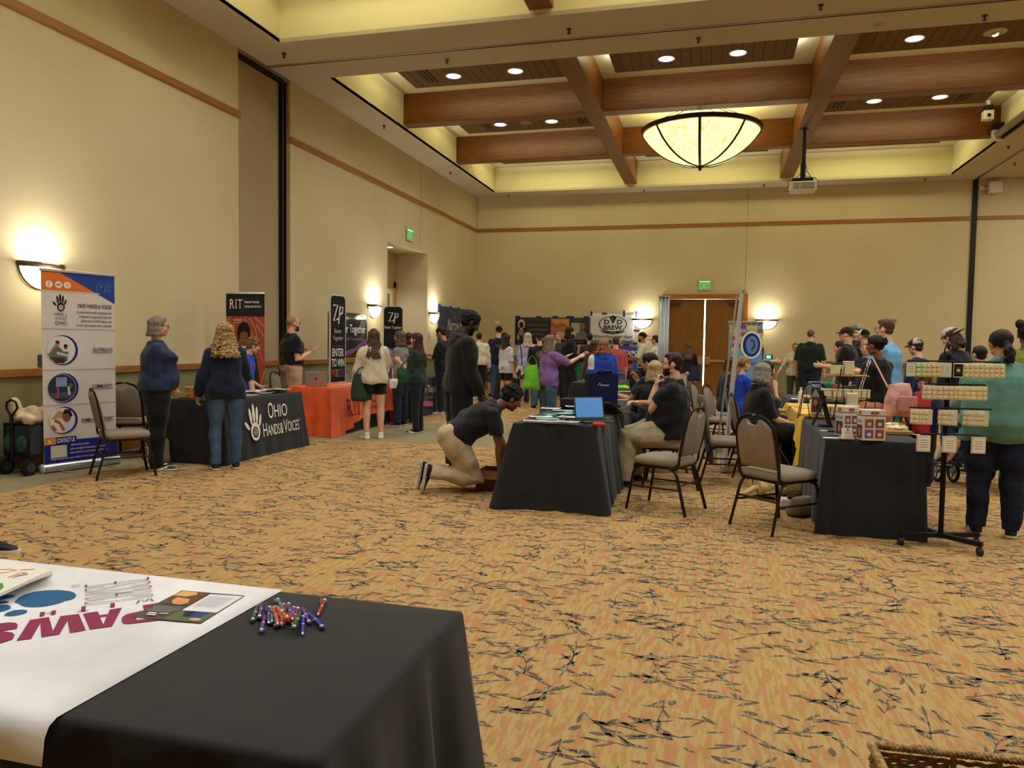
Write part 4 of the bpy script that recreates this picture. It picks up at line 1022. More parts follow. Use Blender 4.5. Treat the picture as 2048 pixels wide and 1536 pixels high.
# ================================================================== FURNITURE AND TABLE THINGS
m_cf = M('#A3937C', .95, kind='weave', col2='#7F715E'); m_ct = M('#33281F', .35, .6); m_blk = M('#141416', .9, kind='fabric', scale=.6, bump=.1)
def make_chair(seatm=m_cf, tub=m_ct):
    t = thing('banquet_chair', 'x', 'chair')
    def sq(cx, cy, hx, hy, z, n=28, p=5):
        return [(cx + hx * math.copysign(abs(math.cos(q)) ** (2 / p), math.cos(q)), cy + hy * math.copysign(abs(math.sin(q)) ** (2 / p), math.sin(q)), z) for q in [2 * PI * k / n for k in range(n)]]
    a = MB(); a.loft([sq(0, 0, .19, .19, .405), sq(0, 0, .225, .225, .415), sq(0, 0, .232, .232, .44), sq(0, 0, .222, .222, .47), sq(0, 0, .18, .18, .482), sq(0, 0, .09, .09, .487)]); a.build('seat', seatm, t, 60)
    a = MB(); a.tube([(-.2, -.2, .4), (-.2, .2, .4), (.2, .2, .4), (.2, -.2, .4)], .013, 8, closed=True); a.build('seat_frame', tub, t, 60)
    for sx in (-1, 1):
        a = MB(); a.tube([(sx * .2, -.05, .402), (sx * .2, .12, .40), (sx * .205, .185, .375), (sx * .21, .205, .33), (sx * .225, .26, .0)], .0155, 8, ry=.012); a.build('leg', tub, t, 60)
        a = MB(); a.tube([(sx * .2, .05, .402), (sx * .2, -.12, .40), (sx * .205, -.185, .375), (sx * .21, -.21, .33), (sx * .225, -.30, .0)], .0155, 8, ry=.012); a.build('leg', tub, t, 60)
        a = MB(); a.tube([(sx * .214, .225, .215), (sx * .214, -.235, .215)], .009, 8); a.build('stretcher', tub, t, 60)
    a = MB(); a.tube([(-.2, -.225, .25), (.2, -.225, .25)], .008, 8); a.build('stretcher', tub, t, 60)
    hb = [(.205, -.12, .415), (.205, -.19, .40), (.207, -.222, .44), (.207, -.235, .56), (.205, -.262, .72), (.185, -.282, .83), (.13, -.297, .895), (.06, -.303, .918), (0, -.304, .922)]
    pts = hb + [(-x, y, z) for x, y, z in reversed(hb[:-1])]
    a = MB(); a.tube(pts, .016, 8, ry=.011, side=(1, 0, 0)); a.build('back_frame', tub, t, 60)
    # cushion with a half-moon hand hole at the top
    out = [(-.185, .50), (.185, .50), (.19, .60), (.185, .74), (.165, .815), (.11, .873), (.075, .888)] + [(.07 * math.cos(q), .888 - .045 * math.sin(q)) for q in [PI * k / 8 for k in range(0, 9)]][0:9] + [(-.075, .888), (-.11, .873), (-.165, .815), (-.185, .74), (-.19, .60)]
    a = MB(); n = len(out)
    def bp(x, z, d): 
        yy = -.222 - max(0, z - .45) * .155 - .02 * math.sin(max(0, z - .45) * 3); c = .035 * (x / .19) ** 2
        return (x, yy + d + c * .5, z)
    cx, cz = 0, .69
    def sc(k, dz=0): return [(cx + (x - cx) * k, cz + (z - cz) * k) for x, z in out]
    rings = [[bp(x, z, d) for x, z in sc(k)] for k, d in ((.90, -.022), (.985, -.016), (1, 0), (.985, .018), (.90, .030))]
    vs = [p for r in rings for p in r] + [bp(cx, cz, -.026), bp(cx, cz, .036)]; fs = []
    for k in range(4):
        for i in range(n): j = (i + 1) % n; fs.append((k * n + i, k * n + j, (k + 1) * n + j, (k + 1) * n + i))
    fs += [(5 * n, (i + 1) % n, i) for i in range(n)] + [(5 * n + 1, 4 * n + i, 4 * n + (i + 1) % n) for i in range(n)]
    a.add(vs, fs); a.build('backrest', seatm, t, 50)
    return t
chair0 = make_chair(); used = []
def chair(x, y, rz, label, group='grey banquet chairs'):
    o = chair0 if not used else copy_tree(chair0); used.append(1)
    o.location = (x, y, 0); o.rotation_euler = (0, 0, rz); tag(o, label, 'chair', group); return o
def dirz(dx, dy): return math.atan2(-dx, dy)
chair(-.40, 6.86, dirz(-.485, .19), 'grey banquet chair turned towards the black table with the open laptop')
chair(.53, 6.44, dirz(.385, .36), 'nearest grey banquet chair, its back to us, drawn up to the wax melt table')
chair(.16, 8.45, dirz(1, .1), 'grey banquet chair with an olive jacket hanging over its back')
chair(-6.02, 6.66, dirz(.3, .38), 'grey banquet chair standing in front of the tall white banner')
chair(-6.92, 7.78, dirz(-.3, .7), 'pale backed chair by the wall behind the woman in navy')
chair(-6.72, 8.25, dirz(1, .15), 'chair behind the black hand logo table that the curly haired woman touches')
chair(-7.0, 10.55, dirz(.9, .6), 'chair seen from the side between the track banner and the bald man')
chair(-6.95, 11.45, dirz(1, .1), 'chair behind the orange table next to the silver laptop')
chair(-6.86, 13.75, dirz(1, .1), 'chair just behind the narrow black prize sign')
chair(-.42, 8.02, PI / 2, 'chair under the seated bearded man')
chair(-.62, 9.0, PI / 2 + .3, 'chair under the seated blonde woman')
chair(-.75, 10.1, PI / 2 + .2, 'chair under the seated man in black glasses')
chair(.50, 8.98, -PI / 2 + .12, 'chair under the seated grey haired woman')
chair(.46, 9.95, -PI / 2, 'chair under the seated dark haired woman resting her chin')
chair(.18, 10.9, -PI / 2 - .3, 'chair whose slim grey back shows beside the ponytailed woman')
chair(-.02, 11.6, -PI / 2 - .2, 'farther of the two chairs right of the double doors')
chair(1.45, 12.6, .1, 'dark backed chair behind the yellow table by the green cloth')

def cloth(label, x0, x1, y0, y1, col, drop=.745, flare=.05, amp=.014, nf=22, seed=1, z=.75, lift=None, corner=.06, name='tablecloth', mat=None, sheen=None, group='floor length tablecloths'):
    rs = random.Random(seed); N_ = 220; r = .035
    W_, D_ = x1 - x0, y1 - y0; per = 2 * (W_ + D_)
    def base(u):
        s = u * per
        segs_ = [((x0, y0), (1, 0), W_), ((x1, y0), (0, 1), D_), ((x1, y1), (-1, 0), W_), ((x0, y1), (0, -1), D_)]
        for k, (p, d, L_) in enumerate(segs_):
            if s <= L_ or k == 3:
                s = min(s, L_); x, y = p[0] + d[0] * s, p[1] + d[1] * s; nx, ny = d[1], -d[0]
                dc = min(s, L_ - s); 
                # blend the normal near corners
                if dc < .10:
                    k2 = (k - 1) % 4 if s < L_ / 2 else (k + 1) % 4; d2 = segs_[k2][1]; n2 = (d2[1], -d2[0]); w_ = .5 * (1 - dc / .10)
                    nx, ny = nx * (1 - w_) + n2[0] * w_, ny * (1 - w_) + n2[1] * w_; l_ = math.hypot(nx, ny); nx /= l_; ny /= l_
                return x, y, nx, ny, dc, k, s / L_
            s -= L_
    P0 = [base(i / N_) for i in range(N_)]
    cx, cy = (x0 + x1) / 2, (y0 + y1) / 2
    phs = [(rs.uniform(0, 6.28), rs.uniform(.6, 1.4)) for _ in range(4)]
    rows = []
    def ring(f): return [f(i, *P0[i]) for i in range(N_)]
    rows.append(ring(lambda i, x, y, nx, ny, dc, k, t: (cx + (x - cx) * .5, cy + (y - cy) * .5, z)))
    rows.append(ring(lambda i, x, y, nx, ny, dc, k, t: (x - nx * .02, y - ny * .02, z)))
    rows.append(ring(lambda i, x, y, nx, ny, dc, k, t: (x - nx * .005, y - ny * .005, z - .003)))
    rows.append(ring(lambda i, x, y, nx, ny, dc, k, t: (x, y, z - .012)))
    K_ = 12
    for q in range(1, K_ + 1):
        v = q / K_
        def f(i, x, y, nx, ny, dc, k, t):
            ph, fq = phs[k]
            w_ = math.sin(i * 2 * PI * nf / N_ * fq + ph) + .5 * math.sin(i * 2 * PI * nf * 1.7 / N_ + ph * 2)
            cw = math.exp(-(dc / .09) ** 2); fl = flare * v + corner * cw * v + amp * w_ * v ** .6 * (1 + cw)
            cf = .02 * cw * math.sin(dc * 75) * v
            lf = lift(k, t, v) if lift else 0
            return (x + nx * (fl + cf), y + ny * (fl + cf), max(.004, z - .012 - (drop - .012 - lf) * v))
        rows.append(ring(f))
    a = MB(); vs = [p for r_ in rows for p in r_]; fs = []
    for q in range(len(rows) - 1):
        for i in range(N_): j = (i + 1) % N_; fs.append((q * N_ + i, (q + 1) * N_ + i, (q + 1) * N_ + j, q * N_ + j))
    vs.append((cx, cy, z)); c_ = len(vs) - 1; fs += [(c_, i, (i + 1) % N_) for i in range(N_)]
    a.add(vs, fs); o = a.build(name, mat or M(col, .85, kind='fabric', scale=.6, bump=.08), None, 70)
    return tag(o, label, 'tablecloth', group)
m_cl = M('#1D1D1F', .8, kind='fabric', scale=.5, bump=.06)
cloth('black tablecloth in the foreground with a white runner and pens on it', -3.6, -.62, 1.10, 1.86, '', mat=m_cl, seed=3, amp=.030, corner=.07, flare=.05, nf=30)
oh = cloth('black tablecloth with the white hand logo lettering', -6.2, -5.5, 7.6, 9.35, '', mat=m_cl, seed=5, amp=.005, nf=12, flare=.07, corner=.05)
m_or = M('#E2581F', .42, kind='fabric', scale=.6, bump=.12, spec=.6)
def lift_or(k, t, v):   # its front edge rides up off the floor
    return .24 * max(0, min(1, (t - .12) * 3)) if k == 1 else 0
rt_ = cloth('shiny orange tablecloth riding up off the floor', -6.35, -5.6, 10.4, 12.5, '', mat=m_or, seed=8, amp=.022, nf=16, flare=.07, corner=.13, lift=lift_or)
cloth('black under skirt showing below the orange cloth', -6.33, -5.62, 10.42, 12.48, '', mat=m_cl, seed=9, amp=.004, flare=.015, corner=.01, z=.742, drop=.737)
zt = cloth('black tablecloth with pink swoosh behind the woman in green', -6.3, -5.55, 13.3, 15.2, '', mat=m_cl, seed=11, amp=.01, flare=.04)
cn = cloth('black tablecloth under the teal leaflets and open laptop', -1.72, -.97, 6.5, 8.02, '', mat=m_cl, seed=13, amp=.016, nf=14, flare=.10, corner=.10)
cloth('black tablecloth under the tall navy screen', -1.70, -.95, 8.34, 10.1, '', mat=m_cl, seed=17, amp=.012, flare=.06)
rt2 = cloth('black tablecloth under the wax warmer boxes at the front right', .86, 1.56, 6.30, 8.0, '', mat=m_cl, seed=19, amp=.009, nf=14, flare=.02, corner=.02)
cloth('black tablecloth hanging below the yellow one', .92, 1.58, 8.22, 10.25, '', mat=m_cl, seed=21, amp=.01, z=.742, drop=.737, flare=.02)
def lift_y(k, t, v): return (-.22 * math.exp(-(t / .12) ** 2) if k == 0 else (-.25 * math.exp(-((1 - t) / .07) ** 2) if k == 3 else 0))
cloth('short yellow tablecloth hanging at a corner behind the wax melts', .90, 1.60, 8.2, 10.3, '', mat=M('#EDBE22', .6, kind='fabric', scale=.6, bump=.1), seed=23, amp=.014, drop=.27, lift=lift_y, flare=.05, corner=.05, group='short cloths')
cloth('black tablecloth with purple and white leaflets behind the yellow one', 1.0, 1.75, 10.9, 12.2, '', mat=m_cl, seed=25)
cloth('green tablecloth by the back wall at the right', 2.0, 4.3, 16.6, 17.4, '', mat=M('#1F6B45', .7, kind='fabric', scale=.6, bump=.1), seed=27)
cloth('black tablecloth near the far wall between the shoppers', -5.3, -4.55, 18.4, 20.2, '', mat=m_cl, seed=29)
cloth('black tablecloth below the ribbon banner', -4.3, -1.9, 21.2, 21.95, '', mat=m_cl, seed=31)
cloth('dark tablecloth by the double doors behind the seated group', -2.6, -1.7, 14.0, 15.8, '', mat=m_cl, seed=33)

# ---- lettering on cloth fronts
def serif_text(p, s, x, y, h, m, w, align='l'):
    p.text(s, x, y, h, m, w=w, align=align, bold=.0)
def hand_logo(p, x, y, s, fg, bg=None):
    """open palm with fingers and a spiral"""
    p.oval(x, y + .30 * s, .21 * s, .25 * s, fg)
    for dx, dy, l, r, a_ in [(-.30, .42, .30, .055, .75), (-.16, .60, .46, .055, .16), (-.03, .66, .52, .06, .02), (.10, .62, .46, .055, -.10), (.22, .50, .34, .05, -.28)]:
        cx_, cy_ = x + dx * s, y + dy * s; ca, sa = -math.sin(a_), math.cos(a_)
        p.oval(cx_ + ca * l * .25 * s, cy_ + sa * l * .25 * s, r * s, l * .5 * s, fg, 20, a_)
    if bg:
        p.oval(x, y + .28 * s, .13 * s, .15 * s, bg)
        p.line([(x + .012 * s * k * .11 * math.cos(k * .55) * 9 / 1.0 * .09 * 10, y + .28 * s + .012 * s * k * .11 * math.sin(k * .55) * .9) for k in range(2, 30)][:0] or [(x + .0036 * s * k * math.cos(k * .55), y + .28 * s + .0042 * s * k * math.sin(k * .55)) for k in range(2, 28)], .016 * s, fg)
fx = -5.5
def cloth_face(x, y0, z0, fl=.07, d=.745): # plane of the +x side, leaning out by the flare
    return frame((x + .006 + fl * (1 - z0 / d), y0, z0), (0, 1, 0), (-fl / d, 0, 1))
p = Print(cloth_face(-5.5, 8.05, .12, .075), eps=.012)
hand_logo(p, .12, .07, .46, '#E9E4D8', '#141416')
p.text('O', .42, .34, .20, '#EFEBE0', w=.12); p.text('HIO', .56, .345, .16, '#EFEBE0', w=.30)
p.text('H', .28, .12, .17, '#EFEBE0', w=.085); p.text('ANDS', .38, .125, .135, '#EFEBE0', w=.27); p.text('&', .66, .125, .14, '#EFEBE0', w=.075); p.text('V', .75, .125, .17, '#EFEBE0', w=.09); p.text('OICES', .845, .13, .135, '#EFEBE0', w=.28); p.oval(1.145, .265, .006, .01, '#EFEBE0')
p.build(oh, 'printed_logo')
p = Print(cloth_face(-5.6, 10.75, .28, .085), eps=.03); dk = '#2A1F2E'
def rit(p, x, y, h, m, w):
    u = w / 3.1
    p.text('R', x, y, h, m, w=u * 1.05); p.text('I', x + u * 1.42, y, h, m, w=u * .16); p.text('T', x + u * 1.95, y, h, m, w=u * 1.0)
    for cx_, ww in [(x + .10 * u, .34), (x + .92 * u, .34), (x + 1.5 * u, .46), (x + 2.45 * u, .42)]: p.rect(cx_ - ww * u / 2, y - .003, cx_ + ww * u / 2, y + h * .05, m)
    p.rect(x - .1 * u, y + h * .96, x + .4 * u, y + h * 1.0, m); p.rect(x + 1.27 * u, y + h * .96, x + 1.73 * u, y + h * 1.0, m)
    for cx_ in (1.97, 2.92): p.rect(x + cx_ * u - .03 * u, y + h * .82, x + cx_ * u + .05 * u, y + h, m)
rit(p, 0, 0, .27, dk, .50); p.text('National Technical', .62, .16, .055, dk, w=.42, bold=.02); p.text('Institute for the Deaf', .62, .06, .055, dk, w=.46, bold=.02); p.build(rt_, 'printed_logo')
p = Print(cloth_face(-5.55, 13.42, .10, .045), eps=.02)
p.text('Better Together', .15, .36, .14, '#D8D4CC', w=1.35, bold=.01); p.text('ZVRS & Purple Communications', .15, .24, .05, '#8A8680', w=1.2); p.poly([(0, 0), (.5, .1), (1.0, .06), (1.0, .16), (.5, .22), (0, .12)], '#B0508C'); p.build(zt, 'printed_logo')

# ---- foreground runner, brochure, booklets, pens
def tp(px, py, z=.7535): q = G(px, py, z); return (q.x, q.y)
def c4(l): return [tp(x / 6.024, 1120 + y / 6.024) for x, y in l]
m_white = M('#EDEBEC', .8, kind='fabric', scale=.4, bump=.03)
a = MB(); xs = [-3.2 + i * (2.055 / 12) for i in range(13)]
def run(u, v):
    x = -3.2 + 2.05 * u; s = v * .84
    if s < .76: y, z = 1.855 - s, .7522
    else:
        t_ = (s - .76) / .08; y, z = 1.095 - .018 * math.sin(min(1, t_ * 2) * PI / 2) - .012 * t_ , .7522 - .075 * t_ ** 1.4
    return (x, y, z)
a.grid(run, 24, 40); ro = a.build('table_runner', m_white, None, 180, solid=.0012); tag(ro, 'white runner with an upside down maroon and blue paw logo across the foreground table', 'table runner')
p = Print(Matrix.Identity(4), eps=.7536); mar = '#8E2C50'; blu = '#1C5F8E'; lno = '#4A2340'
p.poly(c4([(172, 505), (230, 450), (300, 415), (420, 380), (560, 365), (700, 362), (820, 372), (890, 390), (922, 425), (900, 460), (850, 482), (790, 492), (720, 520), (600, 550), (480, 566), (370, 568), (300, 562), (250, 545), (215, 522), (195, 518)]), blu)
p.poly(c4([(50, 660), (90, 630), (170, 605), (260, 598), (320, 605), (332, 625), (290, 650), (200, 670), (110, 678), (60, 672)]), blu)
p.poly(c4([(-200, 600), (-120, 560), (0, 545), (90, 540), (132, 560), (125, 590), (60, 615), (-60, 640), (-160, 640)]), blu)
p.poly(c4([(-200, 480), (-80, 440), (40, 428), (140, 422), (187, 430), (160, 448), (60, 470), (-80, 495), (-180, 500)]), blu)
p.poly(c4([(-120, 505), (0, 496), (80, 494), (108, 506), (80, 520), (-20, 530), (-110, 530)]), blu)
p.poly(c4([(200, 975), (362, 725), (590, 690), (638, 858), (728, 680), (950, 652), (1035, 848), (842, 880), (815, 730), (716, 898), (500, 932), (486, 760), (378, 950)]), mar)
p.poly(c4([(1085, 840), (1000, 650), (1175, 622), (1200, 668), (1300, 655), (1322, 600), (1468, 578), (1350, 803), (1200, 822)]), mar); p.poly(c4([(1208, 700), (1280, 690), (1245, 782)]), m_white)
p.poly(c4([(1465, 720), (1475, 690), (1520, 660), (1600, 640), (1740, 610), (1720, 550), (1900, 522), (2060, 515), (2120, 690), (1900, 730), (1700, 755), (1560, 770), (1490, 768), (1468, 745)]), mar); p.poly(c4([(1640, 695), (1740, 690), (1745, 715), (1650, 728)]), m_white)
p.poly(c4([(-300, 860), (-100, 800), (0, 770), (100, 757), (190, 762), (215, 785), (205, 830), (60, 850), (-20, 862), (60, 868), (150, 880), (178, 910), (150, 960), (60, 990), (0, 1005), (-200, 1050), (-320, 1040)]), mar)
for l in [[(505, 680), (512, 632)], [(640, 662), (650, 615)], [(1003, 620), (1007, 565)], [(1357, 572), (1358, 527)]]: p.line(c4(l), .010, mar)
for l in [[(512, 655), (645, 638)], [(930, 630), (1070, 612)], [(1648, 530), (1680, 492), (1710, 490), (1752, 508), (1790, 475), (1810, 475), (1852, 500)],
          [(1040, 330), (1250, 306), (1400, 285), (1600, 255), (1785, 240)], [(1260, 330), (1100, 345), (1040, 358), (1025, 372), (1050, 383), (1150, 378), (1300, 345), (1420, 315), (1560, 290), (1720, 265), (1790, 263), (1808, 275), (1780, 292), (1690, 305), (1575, 322)],
          [(1025, 412), (1200, 390), (1420, 365), (1600, 340), (1760, 315), (1815, 318), (1820, 332), (1780, 345), (1600, 370)], [(1020, 435), (1250, 408), (1500, 400), (1700, 375), (1835, 365)],
          [(1600, 395), (1405, 415), (1200, 440), (1060, 462), (1025, 476), (1050, 482), (1250, 465), (1500, 440), (1835, 390)], [(1590, 450), (1700, 438), (1810, 420), (1845, 430), (1820, 445), (1600, 475), (1300, 515), (1100, 545), (1030, 540), (1030, 525), (1080, 508), (1265, 490)]]: p.line(c4(l), .0034, lno)
for x, y in [(1783, 228), (1390, 280), (1038, 322), (1405, 430)]: p.poly(c4([(x - 15, y - 8), (x + 15, y - 10), (x + 14, y + 10), (x - 16, y + 12)]), mar)
rr_ = [tp(*(lambda q: ((912 + 46 * math.cos(q)) / 6.024, 1120 + (322 + 11 * math.sin(q)) / 6.024))(2 * PI * k / 20)) for k in range(21)]; p.line(rr_, .002, '#8A7A84'); p.line(c4([(895, 322), (930, 320)]), .003, '#8A7A84')
p.build(ro, 'printed_logo')
def c7(l, z=.757): return [tp(250 + x / 8.192, 1160 + y / 8.192, z) for x, y in l]
def flat_sheet(name, pts, z, m, label, cat, parent=None, th=.0012, group=None):
    a = MB(); a.prism([(q[0], q[1]) for q in pts], th, z=z); o = a.build(name, m, parent); 
    return tag(o, label, cat, group) if parent is None else o
bro = flat_sheet('brochure', c7([(930, 165), (1960, 245), (1245, 695), (570, 640), (120, 600), (300, 490)]), .7545, M('#4A443F', .45), 'unfolded dark and white brochure lying on the white runner', 'brochure')
p = Print(Matrix.Identity(4), eps=.7560)
p.poly(c7([(1400, 225), (1935, 262), (1500, 530), (930, 490)]), '#E9E9EC'); p.poly(c7([(930, 490), (1500, 530), (1250, 690), (590, 635)]), '#5B6E3C'); p.poly(c7([(950, 495), (1420, 525), (1230, 610), (980, 600)]), '#3B3F86'); p.poly(c7([(1020, 500), (1180, 510), (1050, 600), (930, 590)]), '#1D1B24'); p.oval(*c7([(1150, 640)])[0], .016, .008, '#D8A98C')
p.poly(c7([(940, 170), (1390, 205), (1060, 420), (620, 380), (780, 260)]), '#6A4526'); p.poly(c7([(780, 250), (950, 180), (1190, 200), (1180, 240), (1000, 270), (880, 255)]), '#E0B06A'); p.poly(c7([(770, 330), (860, 280), (1060, 310), (1040, 370), (900, 405), (780, 390)]), '#D99A62')
for y0, n_, xx, ww, cc in [(420, 4, 480, 440, '#A59F98'), (480, 2, 350, 420, '#A59F98')]:
    for k in range(n_): p.line(c7([(xx - 10 * k, y0 + 17 * k), (xx + ww - 14 * k, y0 + 30 + 17 * k)]), .0022, cc)
for k in range(9): p.line(c7([(1380 - 33 * k, 270 + 19 * k), (1800 - 36 * k, 300 + 19 * k)]), .0016, '#8B8B93')
p.line(c7([(380, 540), (520, 552)]), .007, '#F0EEEA'); p.line(c7([(355, 570), (500, 580)]), .007, '#F0EEEA'); p.line(c7([(560, 553), (710, 560)]), .005, '#F0EEEA'); p.build(bro, 'printed_picture')
# stacked booklets at the left edge
for k in range(4):
    pts = [tp(-60 - 3 * k, 1205 + 6 * k, .757 + k * .009), tp(105 - k * 1, 1148 - 1.5 * k + 1, .757 + k * .009), tp(45 - 2 * k, 1130, .757 + k * .009), tp(-120, 1120, .757 + k * .009)]
    o = flat_sheet('booklet', pts, .7545 + k * .009, M(['#C9C8C4', '#DAD8D0', '#E8E4D8', '#F1ECDD'][k], .6), 'white booklet, ' + ['bottom one', 'second from the bottom', 'second from the top', 'top one'][k] + ' of the stack at the left edge', 'booklet', th=.0085, group='stacked booklets')
p = Print(Matrix.Identity(4), eps=.7905)
def bk(l): return [tp(x / 6.024, 1120 + y / 6.024, .7905) for x, y in l]
p.poly(bk([(-200, 300), (30, 275), (45, 330), (-30, 390), (-300, 400)]), '#4E9A4A'); 
for l in [[(-40, 120), (100, 110), (200, 125), (60, 150), (-60, 160)], [(100, 210), (230, 160), (270, 150), (290, 165), (200, 190), (150, 215)], [(240, 120), (420, 110)]]: p.line(bk(l), .005, '#D98A6A')
p.line(bk([(180, 200), (330, 175), (300, 150)]), .006, '#8FA6C9'); p.build(o, 'cover_print')
m_sil = M('#D9D6D2', .25, .7)
PC = {'purple': '#5B2F7E', 'green': '#24482C', 'teal': '#2E7C80', 'orange': '#D2622A', 'blue': '#24339A', 'red': '#A8321F', 'plum': '#7A2E4A'}
pens = [('green', 375, 310, 250, 650, 0, 'leftmost pen, dark green, lying beside the runner edge'), ('purple', 460, 240, 390, 590, 0, 'purple pen second from the left'), ('purple', 515, 520, 430, 870, 0, 'purple pen lying lowest at the left of the heap'), ('purple', 580, 690, 610, 340, 0, 'purple pen upright beside the teal one'),
        ('teal', 672, 440, 655, 690, 0, 'teal pen half covered by the orange pens'), ('orange', 775, 715, 700, 340, 1, 'long orange pen on top at the left'), ('orange', 720, 320, 985, 600, 2, 'orange pen lying across the others'), ('teal', 865, 385, 765, 185, 0, 'teal pen at the back touching the runner'),
        ('plum', 970, 500, 885, 290, 0, 'plum pen between the teal and the dark purple one'), ('purple', 1075, 615, 985, 270, 1, 'dark purple pen with the largest silver ring'), ('purple', 1050, 640, 1105, 350, 0, 'purple pen behind the heap middle'), ('plum', 1060, 710, 1195, 360, 0, 'plum pen slanting to lower left'),
        ('green', 1245, 440, 1085, 800, 1, 'dark green pen right of the middle'), ('blue', 1280, 920, 1290, 530, 0, 'blue pen pointing at the camera'), ('purple', 1275, 365, 1425, 690, 0, 'purple pen right of the green one'), ('blue', 1395, 465, 1710, 790, 0, 'long blue pen at the right of the heap'),
        ('red', 1590, 520, 1745, 190, 0, 'red pen lying apart from the heap'), ('orange', 850, 500, 845, 735, 0, 'orange pen under the crossing one'), ('orange', 870, 560, 1015, 655, 0, 'short visible orange pen under the heap'), ('purple', 760, 620, 735, 765, 0, 'purple pen tip below the orange pens')]
for cn_, ax, ay, bx_, by_, lz, lab in pens:
    z = .757 + .0105 * lz; A_ = G(480 + ax / 10.24, 1180 + ay / 10.24, z); B_ = G(480 + bx_ / 10.24, 1180 + by_ / 10.24, z)
    d = (B_ - A_); ln = max(.10, min(.145, d.length)); d.normalize(); A_ = B_ - d * ln; s_ = V3((0, 0, 1)).cross(d)
    t = thing('pen', lab, 'pen', A_, 0, 'promotional pens'); c = M(PC[cn_], .3, spec=.5)
    P_ = lambda q, sx=0, sz=0: d * ln * q + s_ * sx + V3((0, 0, sz))
    MB().tube([P_(.08), P_(.2), P_(.5), P_(.78), P_(.92)], [.0042, .0052, .0048, .0055, .0052], 12).build('barrel', c, t, 50)
    MB().tube([P_(0), P_(.03), P_(.09)], [.0016, .0028, .0040], 10).build('tip', m_sil, t, 50)
    MB().tube([P_(.86), P_(.88), P_(.93), P_(.94)], [.0054, .0062, .0062, .0054], 12).build('ring', m_sil, t, 50)
    MB().tube([P_(.93), P_(.97), P_(1.0)], [.0050, .0052, .003], 12).build('button', c, t, 50)
    MB().tube([P_(.97, .004, .003), P_(.95, .0085, .004), P_(.75, .0085, .003), P_(.7, .006, .001)], .0014, 6).build('clip', c, t, 60)
    MB().tube([P_(.47), P_(.5), P_(.52)], [.0050, .0056, .0050], 12).build('grip_band', m_sil, t, 50)

# ---- retractable banners
m_alu = M('#C6C4C0', .3, .8)
def banner(pos, rz, w_, z0, z1, label, base=True, back='#C9C3BA', col='#D8CFC3', group=None):
    """local: x along the width, front faces -y"""
    t = thing('retractable_banner', label, 'banner', pos, rz, group)
    if base:
        a = MB(); a.tube([(-w_ / 2 - .02, 0, .05), (w_ / 2 + .02, 0, .05)], .055, 14, ry=.05); a.build('base_housing', m_alu, t, 50)
        for sx in (-1, 1): MB().box((sx * w_ * .3, 0, .008), (.03, .38, .012)).build('foot', m_alu, t)
        MB().tube([(0, .05, .02), (0, .03, z1)], .009, 8).build('pole', m_alu, t, 60)
        for sx in (-1, 1): MB().ell((sx * (w_ / 2 + .02), 0, .05), (.012, .055, .05)).build('end_cap', M('#E4E2DE', .35), t, 180)
    MB().box((0, 0, (z0 + z1) / 2), (w_, .003, z1 - z0)).build('panel', M(col, .6), t)
    MB().box((0, 0, z1 + .012), (w_ + .02, .022, .03)).build('top_bar', m_alu, t, bevel=.005)
    pr = Print(frame((-w_ / 2, -.002, z0), (1, 0, 0), (0, 0, 1))); return t, pr
# 1 hands & voices banner
A_ = V3((-6.86, 6.45)); B_ = V3((-6.64, 7.22)); C_ = (A_ + B_) / 2; rzb = math.atan2(.77, .22)
t, p = banner((C_.x, C_.y, 0), rzb, .80, .10, 2.15, 'tall white and blue banner with three round pictures by the left wall', col='#D6CCC4')
W_ = .80; T_ = 2.05; nv = '#1D1F7A'; bl = '#24408F'; orr = '#D9702E'; ink = '#1F1A18'
p.rect(0, 1.85, W_, T_, orr); p.poly([(.18, T_), (W_, T_), (W_, 1.74)], bl); p.poly([(.62, 1.85), (W_, 1.78), (W_, 1.74), (W_, 1.85)][:0] or [(.60, 1.85), (.66, 1.85), (W_, 1.77), (W_, 1.85)], '#D6CCC4') if False else None
p.poly([(.0, 1.85), (.63, 1.85), (.61, 1.838), (.0, 1.838)], '#D6CCC4')
for k, x in enumerate((.08, .18, .27)):
    p.oval(x, 1.915, .038, .036, '#F0E2CC')
p.text('f', .072, 1.893, .045, orr, w=.018, bold=.02); p.poly([(.155, 1.905), (.175, 1.90), (.195, 1.912), (.205, 1.935), (.19, 1.932), (.178, 1.92), (.16, 1.932)], '#7A8A9A')
p.line([(.27 + .02 * math.cos(q), 1.915 + .02 * math.sin(q)) for q in [2 * PI * k / 20 for k in range(21)]], .004, '#B08A6A'); p.oval(.27, 1.915, .008, .008, '#B08A6A')
for l in [[(.60, 1.87), (.60, 1.93), (.63, 1.98), (.66, 1.95), (.64, 1.90)], [(.62, 1.95), (.65, 1.93), (.63, 1.91)], [(.68, 1.86), (.70, 1.96), (.76, 1.95), (.75, 1.92), (.70, 1.925)], [(.70, 1.90), (.745, 1.895), (.74, 1.87), (.70, 1.875)]]: p.line(l, .004, '#7C92CC')
hand_logo(p, .20, 1.62, .19, ink, '#C9BEB6')
p.text('HANDS', .13, 1.585, .032, '#4A4340', w=.10); p.text('&', .245, 1.58, .022, '#4A4340'); p.text('VOICES', .135, 1.54, .032, '#4A4340', w=.12); p.text('OHIO', .135, 1.485, .040, '#3A3432', w=.125)
p.text('OHIO HANDS & VOICES', .76, 1.68, .042, ink, w=.38, align='r', bold=.015)
for k, (s_, w2) in enumerate([('A parent-led non-profit organization that', .39), ('is dedicated to supporting families with', .37), ('children who are D/HH without a bias', .35), ('around communication. All are welcome!', .40)]): p.text(s_, .76, 1.62 - k * .048, .026, '#4A4340', w=w2, align='r', bold=.01)
